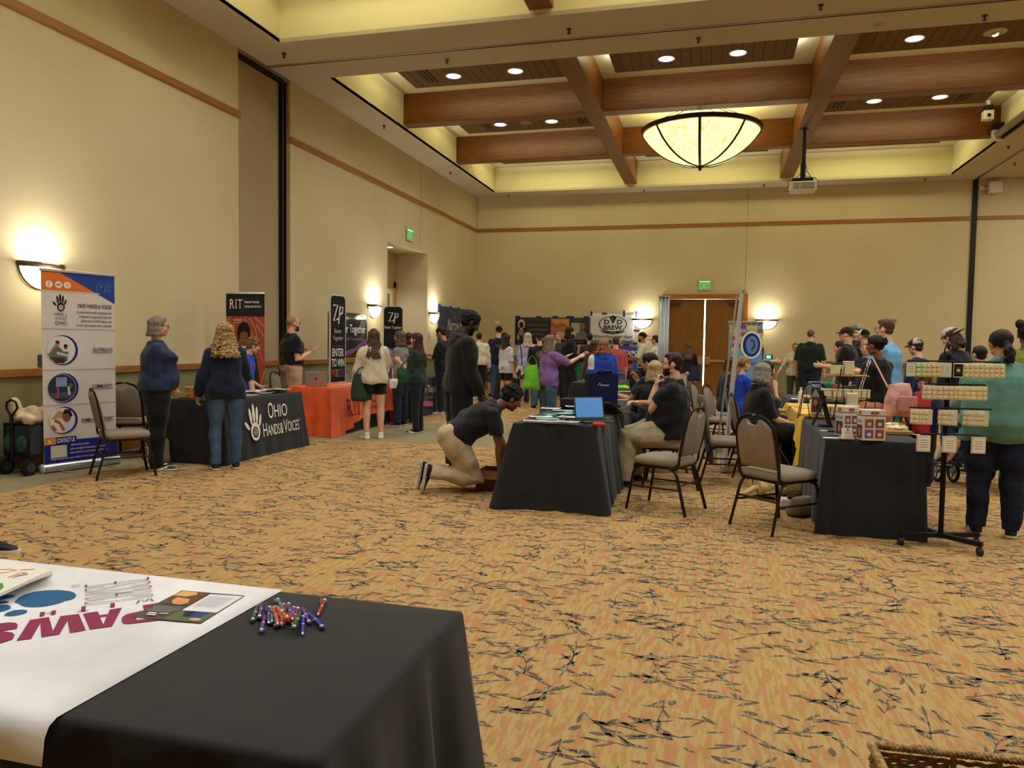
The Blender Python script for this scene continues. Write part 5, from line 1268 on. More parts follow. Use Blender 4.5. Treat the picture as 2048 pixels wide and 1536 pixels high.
for zl in (1.44, 1.00, .62): p.rect(0, zl, W_, zl + .005, '#8E8780')
def pic(cx_, cz_, r, fn): p.oval(cx_ + .012, cz_, r + .006, r + .006, nv, 40); p.oval(cx_ - .006, cz_, r - .004, r - .004, '#D8D4CE', 40); fn(cx_ - .006, cz_, r)
def f1(x, y, r): p.poly([(x - .9 * r, y - .3 * r), (x - .5 * r, y + .25 * r), (x - .1 * r, y + .2 * r), (x + .15 * r, y - .1 * r), (x + .5 * r, y - .1 * r), (x + .4 * r, y - .8 * r), (x - .3 * r, y - .93 * r), (x - .75 * r, y - .6 * r)], '#5E655C'); p.oval(x - .25 * r, y + .42 * r, .15 * r, .2 * r, '#A8734E'); p.oval(x - .25 * r, y + .55 * r, .15 * r, .1 * r, '#2A1C14'); p.line([(x - .75 * r, y - .2 * r), (x - .55 * r, y + .1 * r), (x - .32 * r, y + .38 * r)], .13 * r, '#A8734E'); p.poly([(x - .8 * r, y - .5 * r), (x + .3 * r, y - .55 * r), (x + .2 * r, y - .93 * r), (x - .4 * r, y - .9 * r)], '#3A2E28'); p.oval(x + .3 * r, y + .2 * r, .13 * r, .16 * r, '#6E4432'); p.oval(x + .3 * r, y + .3 * r, .14 * r, .1 * r, '#1C1410'); p.poly([(x - .3 * r, y - .1 * r), (x + .5 * r, y - .35 * r), (x + .45 * r, y - .45 * r), (x - .3 * r, y - .3 * r)], '#C9C6C0')
def f2(x, y, r): p.oval(x, y, .95 * r, .95 * r, '#262A3C', 36); p.rect(x - .4 * r, y + .1 * r, x + .35 * r, y + .75 * r, '#7E93B8'); p.poly([(x - .6 * r, y - .7 * r), (x + .6 * r, y - .7 * r), (x + .8 * r, y - .3 * r), (x - .8 * r, y - .3 * r)], '#4A4A58'); p.line([(x - .3 * r, y + .1 * r), (x - .25 * r, y - .3 * r), (x - .35 * r, y - .7 * r)], .14 * r, '#A83C5A'); p.line([(x + .45 * r, y + .1 * r), (x + .5 * r, y - .5 * r)], .16 * r, '#C9C4C0'); p.rect(x + .5 * r, y, x + .75 * r, y + .3 * r, '#4E6A3C')
def f3(x, y, r): p.poly([(x - .9 * r, y + .1 * r), (x - .3 * r, y + .75 * r), (x + .1 * r, y + .7 * r), (x + .1 * r, y + .2 * r)], '#B98E5E'); p.poly([(x + .1 * r, y - .9 * r), (x + .15 * r, y - .25 * r), (x + .5 * r, y - .1 * r), (x + .9 * r, y + .1 * r), (x + .85 * r, y - .4 * r), (x + .5 * r, y - .8 * r)], '#C9CDE0'); p.oval(x + .32 * r, y + .25 * r, .34 * r, .42 * r, '#8A5638'); p.poly([(x - .02 * r, y + .45 * r), (x + .2 * r, y + .85 * r), (x + .6 * r, y + .8 * r), (x + .78 * r, y + .3 * r), (x + .6 * r, y + .2 * r), (x + .45 * r, y + .5 * r)], '#1A1210'); p.line([(x - .6 * r, y + .05 * r), (x - .2 * r, y - .2 * r), (x + .1 * r, y - .8 * r)], .22 * r, '#9A5A38'); p.line([(x - .8 * r, y - .35 * r), (x - .5 * r, y - .75 * r)], .2 * r, '#9A5A38')
pic(.20, 1.215, .155, f1); pic(.20, .805, .155, f2); pic(.20, .39 + .02, .15, f3) if False else pic(.20, .455, .14, f3)
for s_, z_ in (('OUTREACH', 1.20), ('COMMUNITY', .79)): p.text(s_, .76, z_, .040, ink, w=.22 if s_[0] == 'O' else .24, align='r', bold=.015); p.rect(.76 - (.22 if s_[0] == 'O' else .24), z_ - .014, .76, z_ - .009, ink)
p.text('FAMILY SUPPORT', .76, .42, .038, ink, w=.36, align='r', bold=.015); p.rect(.40, .407, .76, .411, ink)
p.rect(0, 0, W_, .235, nv); p.rect(0, .235, .34, .275, nv); p.rect(0, .20, .12, .27, '#D98C3C'); p.line([(.045, .25), (.05, .23), (.075, .22)], .012, '#F0E6D0'); p.text('CONTACT US', .13, .215, .045, '#E8E2D4', w=.19, bold=.02)
p.rect(.065, .055, .235, .185, '#CFC8BC')
for k, (s_, w2, x0_) in enumerate([('844-644-6401', .2, .28), ('advocate@ohiohandsandvoices.org', .42, .27), ('https://linktr.ee/ohiohandsandvoices', .42, .27), ('What works for your child is what makes the choice right', .68, .06)]): p.text(s_, x0_, .168 - .042 * k - (.01 if k == 3 else 0), .021, '#D5CFE0', w=w2, bold=.01, shear=.15 if k == 3 else 0)
p.build(t)
# 2 track banner
t, p = banner((-6.68, 9.78, 0), .12, .60, .10, 2.13, 'dark and orange banner with a smiling athlete on a running track', col='#A2492F')
p.rect(0, 1.70, .6, 2.03, '#1E1B1A'); rit(p, .06, 1.82, .13, '#EDE8E0', .20); p.rect(.275, 1.80, .278, 1.97, '#8A847C'); p.text('National Technical', .295, 1.895, .035, '#E6E0D8', w=.22, bold=.02); p.text('Institute for the Deaf', .295, 1.83, .035, '#E6E0D8', w=.25, bold=.02)
wl = '#D9B9A4'
for l in [[(.0, 1.48), (.06, 1.70)], [(.0, 1.33), (.13, 1.48), (.28, 1.70)][:0] or [(.0, 1.30), (.12, 1.45)], [(.29, 1.68), (.36, 1.50), (.45, 1.33)], [(.36, 1.68), (.46, 1.52), (.48, 1.38), (.44, 1.20)], [(.45, 1.69), (.6, 1.55)], [(.47, 1.58), (.6, 1.40)], [(.0, 1.24), (.13, 1.25), (.16, 1.30)], [(.12, 1.62), (.12, 1.28)], [(.24, 1.62), (.24, 1.48)], [(.6, .90), (.53, .65), (.50, .2)]]: p.line(l, .008, wl)
p.line([(.12, 1.645), (.25, 1.645)], .018, '#D0C08A'); p.line([(.13, 1.61), (.24, 1.61)], .008, wl)
for k in range(6): p.line([(.48 + .018 * k, 1.27 - .045 * k), (.488 + .018 * k, 1.25 - .045 * k)], .008, wl)
jk = '#2A2422'
p.poly([(.20, 1.10), (.33, 1.18), (.43, 1.16), (.48, 1.05), (.52, .75), (.53, .40), (.47, .38), (.44, .70), (.42, .85), (.42, .2), (.42, .0), (.10, .0), (.10, .8), (.16, 1.02)], jk); p.poly([(.36, 1.17), (.40, 1.15), (.43, 1.05), (.41, .70), (.395, .70), (.41, 1.03), (.385, 1.10)], '#E2D8CC')
p.poly([(.21, 1.12), (.27, 1.02), (.37, 1.14), (.35, 1.30), (.24, 1.30)], '#5A3826'); p.oval(.285, 1.33, .082, .125, '#7A4E34', 36)
p.poly([(.19, 1.32), (.17, 1.45), (.19, 1.55), (.25, 1.62), (.33, 1.61), (.375, 1.52), (.38, 1.40), (.365, 1.30), (.35, 1.38), (.34, 1.46), (.28, 1.49), (.22, 1.46), (.21, 1.36)], '#140E0C')
for s_ in (-1, 1): p.oval(.285 + s_ * .032, 1.352, .013, .006, '#E8DDD2', 12); p.oval(.285 + s_ * .032, 1.352, .006, .006, '#1A100C', 10); p.line([(.285 + s_ * .018, 1.378), (.285 + s_ * .048, 1.376)], .007, '#1A100C')
p.oval(.285, 1.315, .014, .010, '#6A402A'); p.poly([(.245, 1.272), (.285, 1.258), (.325, 1.272), (.312, 1.245), (.285, 1.232), (.258, 1.245)], '#F2EDE8'); p.line([(.243, 1.275), (.285, 1.262), (.327, 1.275)], .004, '#5A2A22')
p.poly([(.32, 1.0), (.38, 1.03), (.385, .95), (.35, .93), (.325, .95)], '#B0443A'); p.poly([(.46, .39), (.53, .40), (.52, .30), (.47, .30)], '#8A5638'); p.rect(.50, .33, .59, .40, '#D8D2C8'); p.build(t)
# 3 narrow prize sign
def rounded(w_, h_, r, n=6):
    return [(0, 0), (w_, 0)] + [(w_ - r + r * math.cos(q), h_ - r + r * math.sin(q)) for q in [PI / 2 * k / n for k in range(n + 1)]] + [(r - r * math.sin(q), h_ - r + r * math.cos(q)) for q in [PI / 2 * k / n for k in range(n + 1)]]
def zp_mark(p, x, y, s, m):
    p.line([(x, y + s * .95), (x + s * .42, y + s * .98), (x + s * .02, y + .05 * s), (x + s * .5, y + s * .2)], .11 * s, m); p.line([(x + s * .52, y - .1 * s), (x + s * .66, y + s * .9), (x + s * .95, y + s * .85), (x + s * .9, y + s * .55), (x + s * .55, y + s * .42)], .11 * s, m)
def tower(pos, rz, w_, h_, label):
    t = thing('display_sign', label, 'display sign', pos, rz)
    M_ = Matrix(((1, 0, 0, -w_ / 2), (0, 0, -1, .012), (0, 1, 0, .03), (0, 0, 0, 1)))
    a = MB(); a.T = M_; a.prism(rounded(w_, h_, .1), .024); a.build('panel', M('#D9D4CE', .5), t)
    MB().box((0, 0, .015), (w_ + .06, .3, .03)).build('base_plate', m_black, t)
    p = Print(frame((-w_ / 2, -.013, .03), (1, 0, 0), (0, 0, 1))); m_ = .02
    p.poly([(x * (w_ - 2 * m_) / w_ + m_, y * (h_ - m_) / h_ + .0) for x, y in rounded(w_, h_, .09)], '#17151A'); return t, p
t, p = tower((-6.76, 12.75, 0), PI / 2 - .12, .50, 2.28, 'narrow black prize sign with rounded top beside the orange table')
zp_mark(p, .10, 1.78, .32, '#E6E2DA'); p.text('Better', .25, 1.58, .075, '#CFCAC2', w=.22, align='c'); p.text('Together', .25, 1.45, .075, '#CFCAC2', w=.32, align='c'); p.rect(.07, 1.34, .42, 1.345, '#8A8690')
p.text('ENTER', .25, 1.15, .14, '#E6E2DA', w=.36, align='c', bold=.02); p.text('TO WIN', .25, .96, .14, '#E6E2DA', w=.40, align='c', bold=.02)
for k, (c_, cc) in enumerate(zip('PRIZES', ['#B8452E', '#B8553E', '#A86A50', '#7A5A8A', '#4A4A9A', '#5A5A6A'])): p.text(c_, .05 + k * .068, .77, .14, cc, w=.055, bold=.02)
p.poly([(.02, .15), (.48, .02), (.48, .68), (.36, .62), (.2, .45), (.02, .40)], '#3A3160'); p.poly([(.02, .02), (.25, .02), (.3, .2), (.12, .38), (.02, .38)], '#7A3A2A'); p.oval(.24, .28, .06, .18, '#221A26'); p.build(t)
t, p = tower((-6.84, 15.45, 0), .35, .44, 2.22, 'wider black sign with rounded top between the sconce and the alcove')
zp_mark(p, .12, 1.86, .22, '#E6E2DA'); p.text('Better Together', .22, 1.72, .06, '#E0DBD2', w=.37, align='c', bold=.015); p.rect(.06, 1.62, .38, 1.624, '#4A4654')
for k in range(3): p.text('for a more accessible world' if k % 2 else 'communication services', .22, 1.55 - .06 * k, .03, '#5A5662', w=.3, align='c')
p.poly([(.02, .02), (.42, .02), (.42, 1.2), (.22, 1.28), (.02, 1.36)], '#4E4A6E'); p.poly([(.02, 1.1), (.3, 1.2), (.02, 1.33)], '#9A9AB4'); p.build(t)
# 4 wall banners
def wall_banner(frm, w_, h_, col, label, tapes, cat='wall banner', name='wall_banner', mat=None):
    t = thing(name, label, cat, frm.to_translation()); T2 = frm.copy(); T2.translation = (0, 0, 0)
    a = MB(); a.T = T2
    a.grid(lambda u, v: (u * w_, v * h_, .012 + .006 * math.sin(u * 21) * v * (1 if v > .3 else .3)), 30, 6); a.build('panel', mat or M(col, .45), t, 180, solid=.001)
    a = MB(); a.T = T2
    for i, (x, y, ww, hh) in enumerate(tapes):
        b = MB(); b.T = T2; b.box((x, y, .022), (ww, hh, .002)); b.build('blue_tape', M('#262E86', .6), t)
    return t, Print(T2, eps=.021)
t, p = wall_banner(frame((XL, 13.5, 1.12), (0, 1, 0), (0, 0, 1)), 1.72, .93, '#232124', 'glossy black wall banner with pink swoosh behind the cream sweatshirt', [], mat=M('#2B292C', .22, spec=.7))
p.text('Better Together', .33, .52, .17, '#E6E2DA', w=1.3, bold=.015); p.text('ZVRS & Purple Communications', .36, .36, .07, '#9A968E', w=1.2); p.poly([(.0, .0), (.5, .02), (1.0, .08), (1.66, .3), (1.7, .42), (1.1, .2), (.6, .12), (.0, .12)], '#8A4A8A'); p.poly([(.0, .02), (.5, .03), (.8, .07), (.7, .13), (.3, .10), (.0, .12)], '#C05A9A'); p.build(t)
t, p = wall_banner(frame((XL, 19.6, 1.2), (0, 1, 0), (0, 0, 1)), 2.65, 1.28, '#333A5C', 'navy wall banner with white script lettering near the far corner', [(.1, 1.27, .2, .1), (1.0, 1.28, .16, .08), (1.7, 1.28, .16, .08), (2.6, 1.24, .14, .14)])
p.text('Narrow', .75, .62, .33, '#D8D4C8', w=1.0, shear=.25, bold=.0); p.text('Path', 1.85, .62, .33, '#D8D4C8', w=.6, shear=.25); p.line([(1.35, 1.17), (1.44, 1.03), (1.35, .9), (1.26, 1.03), (1.35, 1.17)], .018, '#B99A7A'); p.line([(1.35, 1.1), (1.35, .97)], .014, '#B99A7A'); p.build(t)
t, p = wall_banner(frame((-6.06, YB, 1.47), (1, 0, 0), (0, 0, 1)), 2.36, .82, '#2A2422', 'dark wall banner with a pale ribbon and two pictures on the back wall', [(.08, .83, .16, .08), (.75, .83, .16, .07), (1.27, .83, .17, .08), (1.74, .83, .24, .08), (2.24, .82, .16, .09), (.1, .0, .22, .07)])
p.oval(.2, .60, .11, .16, '#CDBE9C'); p.oval(.2, .58, .07, .10, '#2E1A14'); p.line([(.1, .12), (.2, .34), (.3, .5)], .06, '#2A2422'); p.line([(.3, .12), (.2, .34), (.1, .5)], .06, '#2A2422'); p.oval(.2, .36, .08, .11, '#7E8088'); p.poly([(.06, .22), (.11, .33), (.14, .18), (.10, .08)], '#B8AC6E'); p.poly([(.34, .22), (.29, .33), (.26, .18), (.30, .08)], '#B8AC6E')
p.text('Gold Star Military Support Center', .38, .57, .055, '#8A7A52', w=.68); p.text('Supporting the Deployed and', .42, .42, .06, '#9A8A60', w=.62); p.text('their Families', .5, .28, .06, '#9A8A60', w=.4)
p.rect(1.14, .15, 1.72, .78, '#B06A42'); p.poly([(1.14, .78), (1.3, .6), (1.5, .68), (1.72, .5), (1.72, .78)], '#C98A52'); p.line([(1.16, .62), (1.35, .52), (1.55, .62), (1.7, .5)], .03, '#7A3A26'); p.poly([(1.22, .15), (1.3, .36), (1.4, .15)], '#2A1A14'); p.poly([(1.34, .3), (1.7, .42), (1.7, .15), (1.4, .15)], '#C9A070')
p.rect(1.76, .14, 2.32, .70, '#3A3634'); p.rect(1.78, .2, 2.05, .66, '#A8A49E'); p.poly([(1.86, .15), (1.95, .34), (2.15, .44), (2.3, .3), (2.3, .15)], '#6E6A66'); p.oval(2.12, .56, .09, .11, '#8A5A44'); p.text('www.YRSC', 1.78, .04, .06, '#8A7A52', w=.4); p.build(t)
t, p = wall_banner(frame((-3.70, YB, 1.50), (1, 0, 0), (0, 0, 1)), 1.35, .93, '#D4D2D4', 'white wall banner with an oval black brewery logo', [(.04, .92, .06, .14), (.44, .92, .15, .05), (1.03, .92, .06, .2), (1.4, .90, .06, .18), (1.42, .42, .18, .05), (1.38, .02, .12, .07), (.82, -.02, .22, .06), (1.12, -.02, .2, .06)])
for rr, cc in ((1.0, '#16141A'), (.93, '#D4D2D4')): p.oval(.70, .60, .43 * rr, .24 * rr * (1 if rr == 1 else .99), cc, 44)
p.text('D', .43, .60, .13, '#16141A', w=.16, bold=.03); p.text('D', .82, .60, .13, '#16141A', w=.16, bold=.03); p.poly([(.59, .80), (.70, .87), (.81, .80), (.70, .60)], '#16141A')
for k in range(4): p.line([(.63 + .03 * k, .82 - .01 * k), (.67 + .015 * k, .68)], .006, '#8A888C')
p.text('BREW', .70, .43, .13, '#16141A', w=.56, align='c', bold=.03); p.poly([(.33, .40), (.42, .34), (.70, .30), (.98, .34), (1.07, .40), (1.03, .42), (.98, .38), (.70, .37), (.42, .38), (.37, .42)], '#16141A'); p.text('LIFTING 1788', .70, .322, .03, '#C9C7C9', w=.2, align='c')
p.text('Where Hops meet Heart', .69, .18, .10, '#2A282C', w=1.2, align='c', shear=.3, bold=.01); p.text('Come Meet You!', .69, .03, .10, '#2A282C', w=1.15, align='c', shear=.3, bold=.01); p.build(t)
t, p = wall_banner(frame((-3.05, YB, .72), (1, 0, 0), (0, 0, 1)), 1.1, .72, '#1E2E86', 'blue expo banner hanging below the white brewery banner', [])
p.text('EXPO', .42, .45, .14, '#E2E2EA', w=.42, bold=.03, shear=.1); p.poly([(.3, 0), (.6, .35), (1.1, .1), (1.1, 0)], '#3A52B8'); p.oval(.55, .14, .13, .16, '#A86E54'); p.oval(.55, .24, .12, .07, '#2A1C18'); p.rect(.4, 0, .72, .06, '#8A4438'); p.build(t)
# 5 banner rising by the yellow table (pole seen edge on) and flag
t = thing('retractable_banner', 'white banner stand seen edge on, leaning right of the double doors', 'banner', (.14, 9.05, 0))
a = MB(); 
a.loft([[(-.005, -.02, .06), (.03, -.02, .06), (.012, .82, .06), (-.008, .82, .06)], [(.135, -.02, 2.08), (.165, -.02, 2.08), (.16, .82, 2.08), (.14, .82, 2.08)]]); a.build('panel', M('#C9C8C2', .5), t)
MB().tube([(-.10, .35, .03), (.1, .33, 2.06)], .012, 8).build('pole', m_alu, t, 60)
MB().box((.155, .38, 2.10), (.03, .86, .03)).build('top_bar', m_alu, t, bevel=.006)
a = MB(); a.box((.01, .38, .045), (.09, .86, .085)); a.build('base_housing', m_alu, t, bevel=.02)
for y in (-.0, .6): MB().box((.0, y, .008), (.42, .03, .012)).build('foot', m_alu, t)
t = thing('retractable_banner', 'silver fluted banner back standing left of the double doors', 'banner', (-.80, 12.4, 0), .35)
a = MB()
a.grid(lambda u, v: ((u - .5) * .17, .012 * math.sin(u * 2 * PI * 3), .08 + 2.16 * v), 36, 1); a.build('panel', M('#A5A9A6', .35, .4), t, 180, solid=.002)
MB().box((0, 0, .04), (.22, .16, .08)).build('base_housing', m_alu, t, bevel=.015); MB().box((0, 0, 2.25), (.19, .03, .025)).build('top_bar', m_alu, t)
MB().tube([(.09, .05, .05), (.09, .05, 2.2)], .012, 8).build('pole', m_alu, t, 60)
t, p = banner((.56, 15.0, 0), .1, .62, .10, 1.92, 'pale blue banner with a round white and navy ear logo', col='#6FA0CF')
for i in range(6):
    for j in range(7): p.rect(.02 + i * .1, 1.28 + j * .07, .12 + i * .1, 1.35 + j * .07, ['#B8C48A', '#A03A5A', '#C9B24A', '#7FA0B8', '#D0C46A', '#8A5A8A', '#9AB87A'][(i * 3 + j * 5) % 7])
for k in range(6): p.poly([(.02 + k * .1, 1.78), (.07 + k * .1, 1.78), (.10 + k * .1, 1.82), (.05 + k * .1, 1.82)], '#9A3A2E')
p.oval(.42, 1.40, .19, .26, '#E9EAEE', 40); p.oval(.42, 1.40, .16, .225, '#22336E', 40); p.oval(.43, 1.40, .11, .17, '#5F86C4', 40); p.line([(.40, 1.50), (.46, 1.48), (.47, 1.38), (.42, 1.30)], .03, '#22336E'); p.text('HEARING SPEECH+', .33, 1.02, .055, '#2A3A5A', w=.5, align='c', bold=.01); p.build(t)
t = thing('picture_frame', 'framed white certificate on the back wall by the man in white', 'picture frame', (-1.87, YB - .015, 1.42)); MB().box((0, 0, 0), (.4, .02, .48)).build('frame', M('#A88A5A', .5), t); MB().box((0, -.012, 0), (.34, .004, .42)).build('sheet', M('#D8D2C0', .5), t)
# ================================================================== SMALL THINGS
m_paper = M('#E4E0D8', .6); m_teal = M('#5FA9A8', .6); m_card = M('#8A5F35', .85); m_wax = M('#E9DDB4', .5); m_clear = M('#D8D2BE', .15, spec=.6); m_wood = M('#B98F56', .6, kind='wood', col2='#A47A42')
def sheet(x, y, z, w_, h_, rz, col, label, group, prints=None, name='leaflet', cat='leaflet', th=.0015, curl=.0):
    a = MB(); n = 6
    a.grid(lambda u, v: ((u - .5) * w_, (v - .5) * h_, curl * (abs(u - .5) * 2) ** 2), n, 1); t = thing(name, label, cat, (x, y, z), rz, group)
    a.build('sheet', M(col, .6), t, None, solid=th)
    if prints:
        p = Print(Matrix.Identity(4), eps=.0012 + curl); 
        for (x0, y0, x1, y1, c) in prints: p.rect(x0 * w_, y0 * h_, x1 * w_, y1 * h_, c)
        p.build(t, 'printed_graphic')
    return t
ZT_ = .752
# --- centre table leaflets
lf = [(1095, 838, .3, 't', 'teal leaflet nearest the front edge of the fan'), (1110, 830, .5, 't', 'teal leaflet in the middle of the fan'), (1125, 822, .2, 't', 'teal leaflet at the far end of the fan'), (1082, 835, .4, 'w', 'white leaflet under the left end of the teal fan'), (1140, 836, -.2, 'w', 'white leaflet right of the teal fan'), (1102, 819, .1, 'w', 'white leaflet at the far left of the table'),
      (1128, 830, .9, 't', 'teal leaflet beside the small dark clutter'), (1150, 826, .2, 'g', 'pale green leaflet behind the laptop screen'), (1070, 846, .1, 'p', 'narrow pink edged leaflet at the front left'), (1108, 848, .3, 'p', 'pink and white leaflet at the front edge'), (1135, 849, -.15, 'p', 'wide pink striped leaflet at the front edge'), (1150, 818, .3, 'w', 'white leaflet near the navy screen')]
for i, (px, py, rz, k, lab) in enumerate(lf):
    q = G(px, py, ZT_); c_ = {'t': '#62AFAE', 'w': '#E6E6E2', 'g': '#BFD2B8', 'p': '#E2D2CC'}[k]
    sheet(q.x, q.y, ZT_ + .0025 * i, .21, .10 if k == 'p' else .15, rz, c_, lab, 'leaflets on the laptop table', [(-.4, -.3, .1, -.1, '#D8ECEA' if k == 't' else '#7FB5B4'), (-.4, .1, .35, .18, '#F2F2EE' if k == 't' else '#A87A70'), (-.4, .25, .2, .3, '#3C7C7C' if k == 't' else '#8A8A88')], curl=.004)
def laptop(pos, rz, open_=100, screen='#4C80B8', shell='#3A3A3C', label='', w_=.33, d=.23, emit=.9, logo=None):
    t = thing('laptop', label, 'laptop', pos, rz); m_ = M(shell, .4, .5)
    MB().box((0, 0, .009), (w_, d, .016)).build('base', m_, t, bevel=.004)
    a = MB()
    for i in range(10):
        for j in range(4): a.box((-.13 + i * .029, .06 - j * .025 - .01, .018), (.022, .019, .003))
    a.build('keyboard', M('#1A1A1C', .6), t); MB().box((0, -.075, .0175), (.1, .06, .001)).build('trackpad', M('#4A4A4C', .4), t)
    th = math.radians(open_ - 90); R_ = Matrix.Translation((0, d / 2, .016)) @ Matrix.Rotation(-th, 4, 'X')
    a = MB(); a.T = R_; a.box((0, 0, d / 2), (w_, .007, d)); l_ = a.build('lid', m_, t, bevel=.003)
    a = MB(); a.T = R_; a.box((0, -.0042, d / 2 + .005), (w_ - .025, .001, d - .03)); a.build('screen', M(screen, .2, emit=emit), l_)
    if logo: a = MB(); a.T = R_; a.ell((0, .0045, d / 2), (.016, .002, .019)); a.build('lid_emblem', M(logo, .3), l_, 180)
    return t
q = G(1195, 846, ZT_); laptop((q.x - .03, q.y + .06, ZT_), .62, 104, '#4A7CB4', '#4A4744', 'open laptop with a blue screen turned to the camera', .30, .21, .4)
q = G(1232, 826, ZT_); laptop((q.x, q.y + .02, ZT_), PI - .5, 150, '#1A1C20', '#5A5A58', 'second laptop with its lid tipped far back beside the seated blonde woman', .32, .22, 0)
t = thing('pouch', 'red ring shaped pouch beside the laptop', 'pouch', G(1198, 849, ZT_ + .012)); a = MB(); a.tube([(.045 * math.cos(k), .032 * math.sin(k), 0) for k in [2 * PI * i / 20 for i in range(20)]], .016, 10, closed=True); a.build('ring', M('#A8342A', .5), t, 180)
MB().ell((0, 0, -.004), (.045, .03, .008)).build('base', M('#7A2420', .6), t, 180)
t = thing('cable', 'black charging cable looped by the laptop', 'cable', G(1172, 850, ZT_ + .005)); a = MB(); a.tube([(.05 * math.cos(k * .7) + .01 * k - .04, .025 * math.sin(k * .9), .001 * (k % 3)) for k in range(12)], .003, 6); a.build('cord', m_black, t, 180)
t = thing('earpiece', 'small dark and silver clutter among the teal leaflets', 'gadget', G(1128, 840, ZT_ + .02)); MB().ell((0, 0, 0), (.03, .018, .018)).build('body', M('#4A4444', .3, .4), t, 180); MB().box((.03, 0, .0), (.04, .02, .02), rot=(0, .4, .3)).build('arm', m_black, t, bevel=.004)
t = thing('clip', 'teal folded clip standing among the leaflets', 'clip', G(1150, 830, ZT_)); MB().box((0, 0, .02), (.05, .008, .05), rot=(.2, .5, 0)).build('body', M('#1E7A7E', .4), t, bevel=.003)
# --- navy display with webcam
t = thing('display_box', 'tall navy back of a display with a small white logo', 'display', (-1.20, 8.62, .75), .12)
MB().box((0, 0, .20), (.30, .06, .38)).build('panel', M('#141E4E', .5), t, bevel=.006); MB().box((0, .02, .015), (.36, .2, .03)).build('foot', m_black, t, bevel=.006)
a = MB(); a.box((-.19, -.01, .19), (.06, .05, .37), rot=(0, 0, .5)); a.build('side_panel', M('#1A1E30', .6), t)
p = Print(frame((0, -.031, .24), (1, 0, 0), (0, 0, 1))); p.text('Sorenson', 0, 0, .022, '#D8DCF0', w=.10, align='c', bold=.03); p.line([(-.075, .0), (-.06, .03), (-.05, .028)], .007, '#D8DCF0'); p.build(t, 'printed_logo')
t = thing('webcam', 'black webcam on top of the navy display', 'webcam', (-1.20, 8.60, 1.14), .12); MB().box((0, 0, .012), (.18, .04, .024)).build('body', m_black, t, bevel=.008); MB().tube([(-.03, -.02, .012), (-.03, -.045, .012)], .022, 14).build('lens', M('#2A2A2E', .2), t, 60)
t = thing('equipment_box', 'small black box at the corner of the table by the navy display', 'box', (-1.58, 8.42, .75)); MB().box((0, 0, .05), (.16, .2, .1)).build('case', m_black, t, bevel=.01); MB().box((0, -.101, .05), (.13, .003, .07)).build('front_grille', M('#2A2A2C', .5), t)
for i, (px, py, c, w_, h_, lab) in enumerate([(1240, 790, '#DAD8D2', .2, .15, 'white paper nearest the navy display'), (1248, 783, '#C8C8C0', .22, .15, 'grey paper under the lime bag'), (1240, 800, '#D8D4CC', .2, .12, 'white paper at the near end of the second table')]):
    q = G(px, py, .753); sheet(q.x, q.y, .753 + .002 * i, w_, h_, .3, c, lab, 'papers behind the navy display', [(-.4, -.2, .3, .0, '#7A7A78')])
q = G(1243, 778, .755); t = thing('folded_bag', 'crumpled lime green bag lying on the second table', 'bag', (q.x, q.y, .755)); a = MB(); a.ell((0, 0, .025), (.14, .09, .03)); a.ell((.06, .03, .03), (.07, .06, .035)); o = solid(a, .012, 'fabric', M('#7FC62A', .7, kind='fabric'), t, 1, .015, 40, 3)
# --- hand logo table
q = G(366, 797, .755); t = thing('tablet', 'thin dark tablet on the near corner of the hand logo table', 'tablet', (-6.05, 7.72, .752), .2); MB().box((0, 0, .004), (.17, .12, .008)).build('body', m_black, t, bevel=.003)
jc = ['#B8862E', '#C9A03A', '#B5482E', '#5E8A3A', '#4A9A4A']; k_ = 0
for lv in range(2):
    for i in range(5):
        x0_ = -6.02 + .058 * i; t = thing('jar', '', 'jar', (x0_, 7.66 + .004 * i, .752 + lv * .07), .2, 'small stacked jars')
        MB().lathe([(0, .002), (.026, .002), (.027, .06), (0, .06)], seg=16).build('body', M(jc[i], .5), t, 50); MB().lathe([(0, .060), (.028, .060), (.028, .068), (0, .068)], seg=16).build('lid', M('#D8C9A0', .5) if i != 2 else M('#C9543A', .5), t, 50)
        tag(t, ['amber', 'yellow', 'red', 'olive green', 'bright green'][i] + ' jar in the ' + ['bottom', 'top'][lv] + ' row on the hand logo table')
oc = [(-5.70, 8.45, .2, '#E2DED4', 'cream folder nearest the curly haired woman'), (-5.68, 8.58, -.1, '#C9B9A0', 'tan bordered folder under the boy\'s hand'), (-5.85, 8.72, .4, '#E8E4DC', 'white packet in the middle of the hand logo table'), (-5.70, 8.80, .1, '#D8D4CC', 'grey white packet lying across the middle'), (-5.92, 8.95, -.3, '#E8E4DC', 'white packet farther back beside the orange cloth'), (-5.68, 9.02, .3, '#1A1A1C', 'black folder near the far end'), (-5.72, 9.16, .1, '#E4E0D8', 'white sheet at the far end of the hand logo table'), (-5.95, 9.16, .5, '#1E1E20', 'black booklet at the far back corner'), (-5.80, 8.60, .8, '#F0ECE4', 'white packet crossing the cream folder'), (-5.66, 8.92, -.4, '#EAE6DE', 'white leaflet partly under the black folder')]
for i, (x, y, rz, c, lab) in enumerate(oc): sheet(x, y, .754 + .005 * i, .22, .28, rz, c, lab, 'papers on the hand logo table', [(-.35, -.3, .3, .2, '#2A2A2C' if i % 2 else '#8A8A88'), (-.3, .3, .3, .36, '#5A5A5A')], 'packet', 'paper', th=.004, curl=.006)
